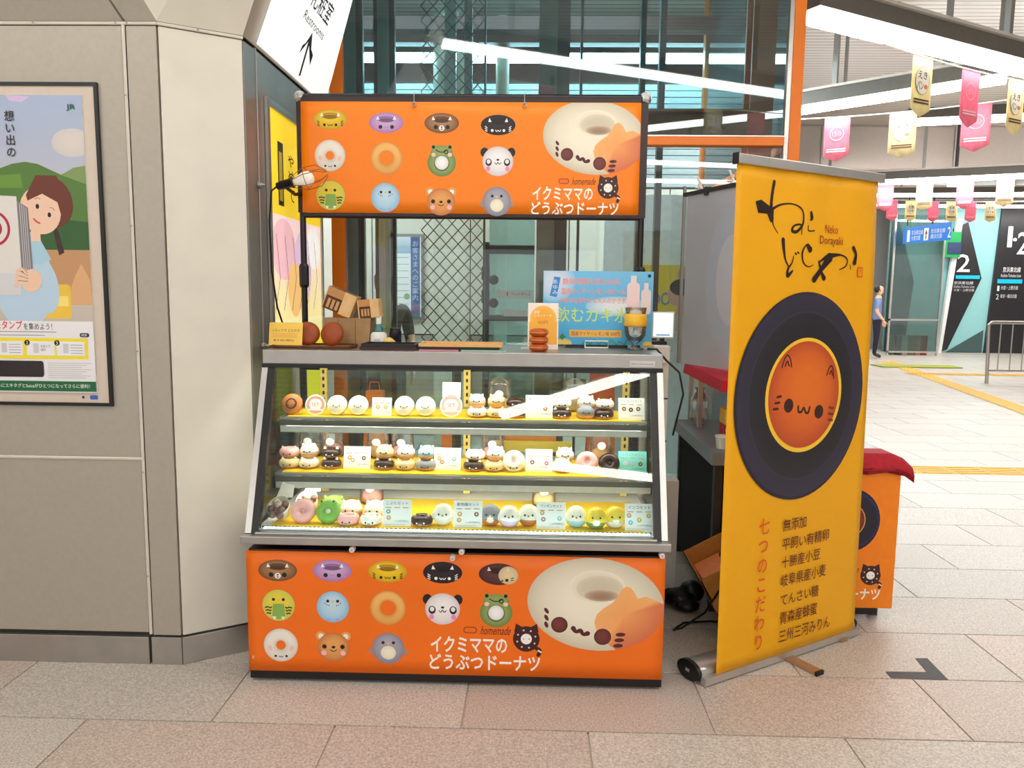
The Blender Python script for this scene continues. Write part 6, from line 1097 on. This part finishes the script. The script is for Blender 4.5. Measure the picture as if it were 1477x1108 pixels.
P_.brush([(0.502, 1.552), (0.524, 1.565), (0.560, 1.578), (0.627, 1.584), (0.665, 1.569), (0.660, 1.544), (0.622, 1.528)], [0.006, 0.010, 0.022, 0.006, 0.006, 0.006, 0.003], INK); P_.build('brush_stroke'); P_.brush([(0.561, 1.572), (0.518, 1.528), (0.479, 1.488)], [0.038, 0.020, 0.024], INK); P_.build('brush_stroke'); P_.brush([(0.501, 1.555), (0.519, 1.516), (0.535, 1.495)], [0.008, 0.012, 0.020], INK); P_.build('brush_stroke'); P_.brush([(0.697, 1.614), (0.715, 1.590), (0.710, 1.558)], [0.016, 0.012, 0.022], INK); P_.build('brush_stroke'); P_.brush([(0.684, 1.548), (0.690, 1.532)], 0.004, INK); P_.build('brush_stroke')
P_.text('Neko', 0.529, 1.662, 0.602, 1.694, (176, 50, 20)); P_.text('Dorayaki', 0.500, 1.612, 0.632, 1.652, (150, 40, 20)); P_.rect(0.732, 1.502, 0.763, 1.541, (214, 90, 20)); P_.rect(0.736, 1.507, 0.759, 1.536, (250, 170, 0)); P_.build('seal'); P_.text('猫\n印', 0.739, 1.509, 0.756, 1.534, (206, 90, 20))
P_.ell(0.447, 1.046, 0.362, 0.396, (34, 30, 52), (30, 26, 48), k=64); P_.ell(0.452, 1.050, 0.355, 0.388, (40, 36, 52), (52, 46, 66), k=64); P_.ell(0.455, 1.052, 0.292, 0.318, (30, 27, 34), (40, 36, 44), k=56); P_.ring(0.452, 1.048, 0.300, 0.292, (60, 54, 70), (46, 42, 56), sy=1.08, k=56, m=2); P_.build('plate_picture')
P_.ell(0.460, 1.052, 0.216, 0.219, (240, 176, 30), (252, 206, 50), k=56); P_.ell(0.460, 1.054, 0.200, 0.204, (234, 116, 30), (190, 74, 34), k=56, hl=(0.02, 0.05)); P_.build('pancake_picture')
DKB = (58, 24, 18)
for x, z in ((0.373, 1.018), (0.548, 0.983)): P_.ell(x, z, 0.026, 0.027, DKB, k=20); P_.build('printed_eye')
P_.brush([(0.427, 1.012), (0.430, 0.992), (0.446, 0.990), (0.459, 1.004), (0.472, 0.985), (0.487, 0.985), (0.492, 1.004)], 0.010, DKB); P_.build('printed_mouth')
for L_ in ([(0.325, 1.163), (0.338, 1.196), (0.352, 1.208), (0.368, 1.194), (0.378, 1.164)], [(0.342, 1.168), (0.352, 1.186), (0.364, 1.168)], [(0.582, 1.124), (0.594, 1.152), (0.608, 1.158), (0.620, 1.138), (0.624, 1.110)], [(0.598, 1.128), (0.608, 1.140), (0.615, 1.122)]): P_.brush(L_, 0.006, DKB); P_.build('printed_ear')
for i in range(3): P_.brush([(0.290 + 0.008 * i, 1.010 + 0.022 * i), (0.314 + 0.006 * i, 1.010 + 0.023 * i)], 0.009, DKB); P_.build('printed_whisker'); P_.brush([(0.606, 0.948 + 0.024 * i), (0.630, 0.944 + 0.024 * i)], 0.009, (120, 54, 30)); P_.build('printed_whisker')
P_.text('七\nつ\nの\nこ\nだ\nわ\nり', 0.245, 0.082, 0.300, 0.600, (222, 70, 16))
for t_, x0, z0, x1, z1 in (('無添加', 0.377, 0.530, 0.509, 0.578), ('平飼い有精卵', 0.378, 0.455, 0.652, 0.504), ('十勝産小豆', 0.379, 0.384, 0.604, 0.431), ('岐阜県産小麦', 0.380, 0.309, 0.645, 0.359), ('てんさい糖', 0.384, 0.232, 0.607, 0.280), ('青森産蜂蜜', 0.386, 0.156, 0.603, 0.207), ('三州三河みりん', 0.385, 0.082, 0.690, 0.134)): P_.text(t_, x0, z0, x1, z1, (96, 24, 10), 0.008)

# ------------------------------------------------------------------ side table, red cloths, orange stand and clutter on the right
sd = thing('side_table', 'grey steel side table with orange printed front skirt beyond the roll-up banner', 'table', (1.2, 3.8, 0))
box((0.80, 3.32, 0.68), (1.60, 4.22, 0.74), 'top', mat('table_steel', (140, 146, 152), 0.4, 0.4), sd, 0.003); box((0.83, 3.36, 0.05), (1.56, 4.20, 0.68), 'under_cloth', mat('black_cloth', (12, 11, 12), 0.9), sd)
for x in (0.82, 1.54):
    for y in (3.34, 4.16): box((x, y, 0), (x + 0.035, y + 0.035, 0.68), 'leg', M_dark, sd)
sk = box((1.02, 3.285, 0.055), (1.612, 3.30, 0.70), 'front_skirt', mat('skirt_orange', (246, 132, 0), 0.5, noise=0.04), sd, 0.006); box((1.04, 3.302, 0.02), (1.55, 3.36, 0.07), 'plinth', M_black, sd)
P_ = Print(sk, (1.02, 3.285, 0.055), (1, 0, 0), (0, 0, 1), (0, -1, 0)); P_.ell(0.385, 0.40, 0.128, 0.142, (30, 20, 40), (24, 16, 40), k=40); P_.ring(0.385, 0.40, 0.126, 0.118, (40, 40, 110), (30, 24, 70), k=40, m=2); P_.ell(0.375, 0.40, 0.075, 0.078, (226, 176, 90), k=30); P_.ell(0.375, 0.40, 0.071, 0.074, (140, 60, 20), (110, 40, 16), k=30); P_.build('plate_picture')
logo(P_, 0.17, 0.055, 0.92)
rc = thing('red_cloth', 'dark red cloth draped over the orange fronted side table', 'cloth', (1.3, 3.5, 0.72)); mb = MB(); nx, ny = 16, 10
def rcp(i, j):
    x = 1.0 + 0.66 * i / nx; y = 3.25 + 0.17 * j / ny; z = 0.750
    if y < 3.30: z -= (3.30 - y) * 1.5 + 0.006 * math.sin(x * 40)
    if x > 1.60: z -= (x - 1.60) * 0.9
    if y < 3.30 and x > 1.58: z += 0.012
    return V((x, max(y, 3.268 - 0.004 * math.sin(x * 30)), z))
mb.v = [rcp(i, j) for i in range(nx + 1) for j in range(ny + 1)] + [rcp(i, j) - V((0, 0, 0.006)) for i in range(nx + 1) for j in range(ny + 1)]
q = ny + 1; S = (nx + 1) * q
for i in range(nx):
    for j in range(ny): a = i * q + j; mb.f.append((a, a + q, a + q + 1, a + 1)); mb.f.append((S + a, S + a + 1, S + a + q + 1, S + a + q))
for i in range(nx): a = i * q; mb.f.append((a, S + a, S + a + q, a + q)); a += ny; mb.f.append((a, a + q, S + a + q, S + a))
for j in range(ny): mb.f.append((j, j + 1, S + j + 1, S + j)); a = nx * q + j; mb.f.append((a, S + a, S + a + 1, a + 1))
mb.build('cloth', M_red, rc, smooth=True); tube([(1.0, 3.264, 0.683), (1.3, 3.264, 0.680), (1.58, 3.264, 0.684)], 0.004, 'hem', mat('red_hem', (140, 14, 30), 0.8), rc)
td = MB().prism([(1.35, 3.36, 0.757), (1.46, 3.34, 0.757), (1.47, 3.36, 0.772), (1.36, 3.38, 0.772)], (0, 0.04, 0)).build('phone_tray', M_black, loc=(1.4, 3.4, 0.757)); setp(td, 'flat black tray lying on the dark red cloth', 'tray')
# upper shelf with its own red cloth and the goods between
us = thing('shelf_rack', 'raised shelf covered in bright red cloth on the side table', 'shelf', (1.1, 3.9, 0.72))
mb = MB().box((0.86, 3.42, 1.035), (1.30, 4.22, 1.05)).build('board', M_steel_dull, us); mb = MB().prism([(0.84, 3.38, 1.0), (0.85, 3.38, 1.055), (1.32, 3.38, 1.055), (1.32, 3.38, 1.0)], (0, 0.86, 0.0)).build('red_cover', mat('red_cloth_bright', (206, 30, 56), 0.7, noise=0.1, scale=30, bump=0.2), us, bevel=0.006)
for x, y in ((0.87, 3.95), (1.27, 3.50), (1.27, 4.18), (0.87, 4.19)): box((x, y, 0.74), (x + 0.022, y + 0.022, 1.035), 'post', M_alu, us)
rbx = thing('red_box', 'small red cardboard box under the raised shelf', 'box', (0.96, 3.55, 0.72)); box((0.90, 3.50, 0.74), (1.06, 3.62, 0.83), 'body', mat('box_red', (206, 24, 44), 0.5), rbx, 0.003); box((0.90, 3.499, 0.80), (1.06, 3.50, 0.815), 'band', M_white, rbx)
ybx = thing('yellow_box', 'small yellow carton on the red box under the raised shelf', 'box', (0.95, 3.56, 0.83)); box((0.90, 3.52, 0.83), (1.03, 3.62, 0.90), 'body', mat('box_yellow', (246, 196, 50), 0.5), ybx, 0.003); box((0.90, 3.519, 0.85), (1.03, 3.52, 0.865), 'band', M_white, ybx)
wbb = thing('white_tub', 'white plastic tub below the red box edge on the side table', 'tub', (0.87, 3.42, 0.74)); MB().lathe([(0.028, 0), (0.034, 0.05), (0.036, 0.052), (0.033, 0.052), (0.027, 0.004), (0.001, 0.003)], 16, (0.87, 3.42, 0.74)).build('body', M_white, wbb, smooth='auto'); MB().lathe([(0.036, 0.052), (0.036, 0.058), (0, 0.060)], 16, (0.87, 3.42, 0.74)).build('lid', MATS['cool_white'], wbb, smooth='auto')
cbg = thing('plastic_bag', 'crumpled clear plastic bag at the far end of the side table', 'bag', (0.86, 4.08, 0.72)); MB().lathe([(0.03, 0.0), (0.05, 0.04), (0.045, 0.09), (0.05, 0.13), (0.02, 0.18), (0.03, 0.2)], 9, (0.90, 4.06, 0.74)).build('film', glass('bag_film', (236, 236, 236), 5.0, rough=0.1, haze=0.10), cbg); MB().lathe([(0.024, 0), (0.03, 0.03), (0.02, 0.06), (0, 0.07)], 10, (0.90, 4.06, 0.742)).build('filling', M_cream2, cbg)
# reverse of a second banner standing over the shelf
hb = thing('banner_reverse', 'pale grey reverse side of a hanging banner with faint oval showing through', 'banner', (0.93, 3.85, 1.06)); a0, a1 = V((0.80, 4.16, 0)), V((1.05, 3.58, 0)); hd = (a1 - a0).normalized(); hn = V((hd.y, -hd.x, 0)); Lh = (a1 - a0).length
MB().obox(a0, hd, hn, up_, (0.03, Lh), (-0.001, 0.001), (1.062, 1.945)).build('sheet', mat('sheet_grey', (206, 210, 220), 0.6, noise=0.03, scale=4, trans=0.3), hb); MB().obox(a0, hd, hn, up_, (0.0, Lh + 0.02), (-0.010, 0.010), (1.945, 1.965)).build('top_bar', M_dark, hb); tube([a0 + up_ * 1.06, a0 + up_ * 2.0], 0.010, 'pole', M_steel_dull, hb)
P_ = Print(hb, a0 + hn * 0.001, hd, up_, hn); P_.ell(0.42, 1.50, 0.20, 0.36, (184, 194, 212), k=36); P_.ell(0.42, 1.50, 0.12, 0.22, (204, 208, 222), k=30); P_.build('faint_oval')
for t_ in (0.12, 0.38): tube([a0 + hd * t_ + up_ * 1.95, a0 + hd * (t_ + 0.02) + up_ * 2.0, a0 + hd * (t_ - 0.01) + up_ * 2.03, a0 + hd * (t_ + 0.03) + up_ * 1.97, a0 + hd * (t_ - 0.02) + up_ * 1.98], 0.006, 'cord_knot', M_white, hb, 6)
for t_ in (0.2, 0.5): MB().obox(a0 + hd * t_, hd, hn, up_, (-0.012, 0.012), (-0.014, 0.014), (1.93, 1.972)).build('clip', M_dark, hb)
# cardboard box tipped against the table
cbx = thing('cardboard_box', 'open cardboard box of orange leaflets tipped against the side table', 'box', (0.84, 3.28, 0)); o_ = V((0.845, 3.04, 0.004)); Uc = V((math.cos(0.50), 0, math.sin(0.50))); Wc = V((-math.sin(0.50), 0, math.cos(0.50))); Yc = V((0, 1, 0)); bw_, bh_, bd_ = 0.30, 0.34, 0.24
MB().obox(o_, Uc, Yc, Wc, (0, bw_), (0, bd_), (0, 0.006)).build('bottom', M_card, cbx)
for u, y in (((0, 0.006), (0, bd_)), ((bw_ - 0.006, bw_), (0, bd_)), ((0, bw_), (0, 0.006)), ((0, bw_), (bd_ - 0.006, bd_))): MB().obox(o_, Uc, Yc, Wc, u, y, (0, bh_ if y != (0, 0.006) else bh_ * 0.86)).build('wall', M_card, cbx)
MB().obox(o_, Uc, Yc, Wc, (0.0, bw_), (-0.001, 0.0), (0.14, 0.19)).build('tape', mat('box_tape', (206, 156, 90), 0.35), cbx)
lf = MB().obox(o_, Uc, Yc, Wc, (0.012, bw_ - 0.012), (0.03, bd_ - 0.02), (0.008, bh_ * 0.80)).build('leaflet_bundle', mat('leaflet_orange', (244, 150, 96), 0.6, noise=0.1, scale=80), loc=(0.9, 3.2, 0.2)); setp(lf, 'bundle of orange leaflets inside the tipped cardboard box', 'leaflet')
fn = thing('black_fan', 'small black tape reel lying on the cardboard box contents', 'reel', (0.90, 3.2, 0.36)); pc = o_ + Uc * 0.17 + Yc * 0.12 + Wc * (bh_ * 0.80); MB().lathe([(0.02, 0), (0.045, 0.0), (0.047, 0.03), (0.04, 0.035), (0.02, 0.035), (0.02, 0)], 18, pc, Wc).build('rim', M_black, fn, smooth='auto'); MB().lathe([(0.019, 0.004), (0.019, 0.03), (0, 0.031)], 12, pc, Wc).build('hub', M_dark, fn, smooth='auto')
bgx = MB().ball((0.70, 3.40, 0.04), (0.075, 0.08, 0.04), 12, 8).ball((0.76, 3.44, 0.055), (0.06, 0.06, 0.05), 10, 7).ball((0.66, 3.43, 0.035), (0.05, 0.05, 0.035), 10, 7).ball((0.72, 3.34, 0.03), (0.06, 0.05, 0.03), 10, 7).build('black_bag', mat('black_vinyl', (14, 14, 15), 0.35, bump=0.6, noise=0.3), loc=(0.72, 3.5, 0), smooth=True); setp(bgx, 'lumpy black bag on the floor behind the case corner', 'bag')
cb = tube([(0.90, 3.40, 0.78), (0.86, 3.22, 0.60), (0.815, 3.02, 0.42), (0.79, 3.0, 0.26), (0.72, 3.0, 0.14), (0.64, 3.05, 0.05), (0.62, 3.12, 0.010), (0.68, 3.2, 0.008), (0.80, 3.22, 0.008), (0.94, 3.2, 0.008)], 0.0045, 'floor_cable', M_black, None, 8, loc=(0.7, 3.1, 0)); setp(cb, 'black cable dropping past the cardboard box to the floor', 'cable')
# floor tape mark
TAPE = [(1.371, 2.812), (1.369, 2.762), (1.581, 2.759), (1.590, 2.930), (1.541, 2.927), (1.529, 2.815)]
tp = MB().prism([(x, y, 0.0003) for x, y in TAPE], (0, 0, 0.001)).build('floor_tape', mat('tape_grey', (62, 62, 66), 0.6, noise=0.15, scale=60), loc=(1.5, 2.8, 0)); setp(tp, 'dark grey corner mark of tape stuck on the floor tiles', 'tape')

# ------------------------------------------------------------------ people
def person(loc, rz, label, shirt, trousers, hair, h=1.62, hand_fwd=False, long_hair=False):
    t = thing('person', label, 'person', (0, 0, 0)); k = h / 1.7
    J = {'pel': (0, 0, .93), 'sp': (0, .01, 1.10), 'ch': (0, 0, 1.28), 'nk': (0, 0, 1.44), 'hd': (0, -.01, 1.50)}
    E_ = [('pel', 'sp'), ('sp', 'ch'), ('ch', 'nk'), ('nk', 'hd')]; R_ = {'pel': .14, 'sp': .13, 'ch': .145, 'nk': .06, 'hd': .05}
    for s, n in ((-1, 'l'), (1, 'r')):
        f = 0.14 if hand_fwd else 0.03
        J.update({n + 'sh': (s * .17, 0, 1.38), n + 'el': (s * .225, .03, 1.10), n + 'wr': (s * .22, -f, .88), n + 'hip': (s * .09, 0, .88), n + 'kn': (s * .095, -.01, .48), n + 'an': (s * .10, .02, .09), n + 'to': (s * .115, -.13, .035)})
        R_.update({n + 'sh': .068, n + 'el': .044, n + 'wr': .028, n + 'hip': .10, n + 'kn': .062, n + 'an': .042, n + 'to': .035})
        E_ += [('ch', n + 'sh'), (n + 'sh', n + 'el'), (n + 'el', n + 'wr'), ('pel', n + 'hip'), (n + 'hip', n + 'kn'), (n + 'kn', n + 'an'), (n + 'an', n + 'to')]
    ks = list(J); me = bpy.data.meshes.new('body'); me.from_pydata([tuple(c * k for c in J[a]) for a in ks], [(ks.index(a), ks.index(b)) for a, b in E_], []); ob = bpy.data.objects.new('body', me); COL.objects.link(ob)
    sk_ = ob.modifiers.new('Skin', 'SKIN')
    for i, a in enumerate(ks):
        r = R_[a] * k; ry = r * (0.72 if a in ('pel', 'sp', 'ch') else 1.0); me.skin_vertices[0].data[i].radius = (r, ry); me.skin_vertices[0].data[i].use_root = (a == 'pel')
    sb_ = ob.modifiers.new('Sub', 'SUBSURF'); sb_.levels = 2; sb_.render_levels = 2
    dg = bpy.context.evaluated_depsgraph_get(); dg.update(); m2 = bpy.data.meshes.new_from_object(ob.evaluated_get(dg)); bpy.data.objects.remove(ob)
    SK = mat('skin', (226, 178, 148), 0.5); m2.materials.clear()
    for mm in (SK, shirt, trousers, mat('shoe', (40, 38, 40), 0.5)): m2.materials.append(mm)
    for p in m2.polygons:
        p.use_smooth = True; z = p.center.z / k; x = abs(p.center.x) / k
        p.material_index = 3 if z < .085 else 2 if z < .92 and x < .20 else 1 if (z < 1.42 and (x < .19 or z > 1.16)) else 0
    b = bpy.data.objects.new('body', m2); COL.objects.link(b); b.parent = t
    def sub(mb, nm, m, sm=True): return mb.xf(Matrix.Scale(k, 4)).build(nm, m, t, smooth=sm)
    hm = MB().lathe([(0.001, -0.115), (0.03, -0.108), (0.055, -0.07), (0.068, -0.02), (0.074, 0.03), (0.070, 0.075), (0.045, 0.108), (0.001, 0.118)], 18, (0, -0.012, 1.585), sy=1.18); sub(hm, 'head', SK)
    sub(MB().lathe([(0.011, 0), (0.006, 0.02), (0, 0.024)], 8, (0, -0.088, 1.568), (0, -1, -0.3)), 'nose', SK)
    for s in (-1, 1): sub(MB().ball((s * .028, -.088, 1.592), (.010, .006, .006), 8, 6), 'eye', M_eye); sub(MB().ball((s * .076, -.005, 1.575), (.010, .016, .026), 8, 6), 'ear', SK)
    sub(MB().ball((0, -.086, 1.528), (.020, .006, .005), 8, 6), 'mouth', mat('lip', (190, 110, 100), 0.5))
    hr = MB().lathe([(0.080, -0.035), (0.083, 0.02), (0.080, 0.065), (0.055, 0.108), (0.001, 0.126)], 18, (0, 0.012, 1.592), (0, 0.28, 1), sy=1.15)
    if long_hair: hr.ball((0, .055, 1.50), (.085, .05, .14), 12, 8)
    sub(hr, 'hair', hair)
    for s in (-1, 1):            # hands: palm, four fingers and a thumb
        c = V((s * .22, -(0.14 if hand_fwd else 0.03) - .012, .84)); hn_ = MB().ball(c, (.016, .034, .044), 10, 7)
        for i in range(4): f0 = c + V((0, -.026 + i * .017, -.034)); Lf = (.058, .068, .064, .05)[i]; hn_.tube([f0, f0 + V((-s * .006, -.002, -Lf * .5)), f0 + V((-s * .018, -.004, -Lf))], [.0085, .008, .006], 6)
        f0 = c + V((0, -.03, .008)); hn_.tube([f0, f0 + V((-s * .008, -.024, -.022)), f0 + V((-s * .014, -.030, -.048))], [.010, .009, .007], 6); sub(hn_, 'hand', SK)
    t.location = loc; t.rotation_euler = (0, 0, rz); return t
M_hair = mat('hair_dark', (34, 26, 26), 0.5, noise=0.2)
person((8.28, 18.6, 0), 1.2, 'standing person in blue-grey shirt and navy trousers by the glass screen', mat('shirt_blue', (120, 140, 190), 0.8), mat('trouser_navy', (26, 28, 50), 0.8), M_hair, 1.72, True)
person((-1.16, 6.05, 0), 0.5, 'person in dark charcoal shirt standing behind the lift shaft mullions', mat('shirt_charcoal', (52, 52, 50), 0.85), mat('trouser_grey', (70, 70, 74), 0.8), M_hair, 1.60, False)

# donut masters are not part of the scene
def drop(o):
    for ch in list(o.children): drop(ch)
    bpy.data.objects.remove(o)
for t in PROTO.values(): drop(t)
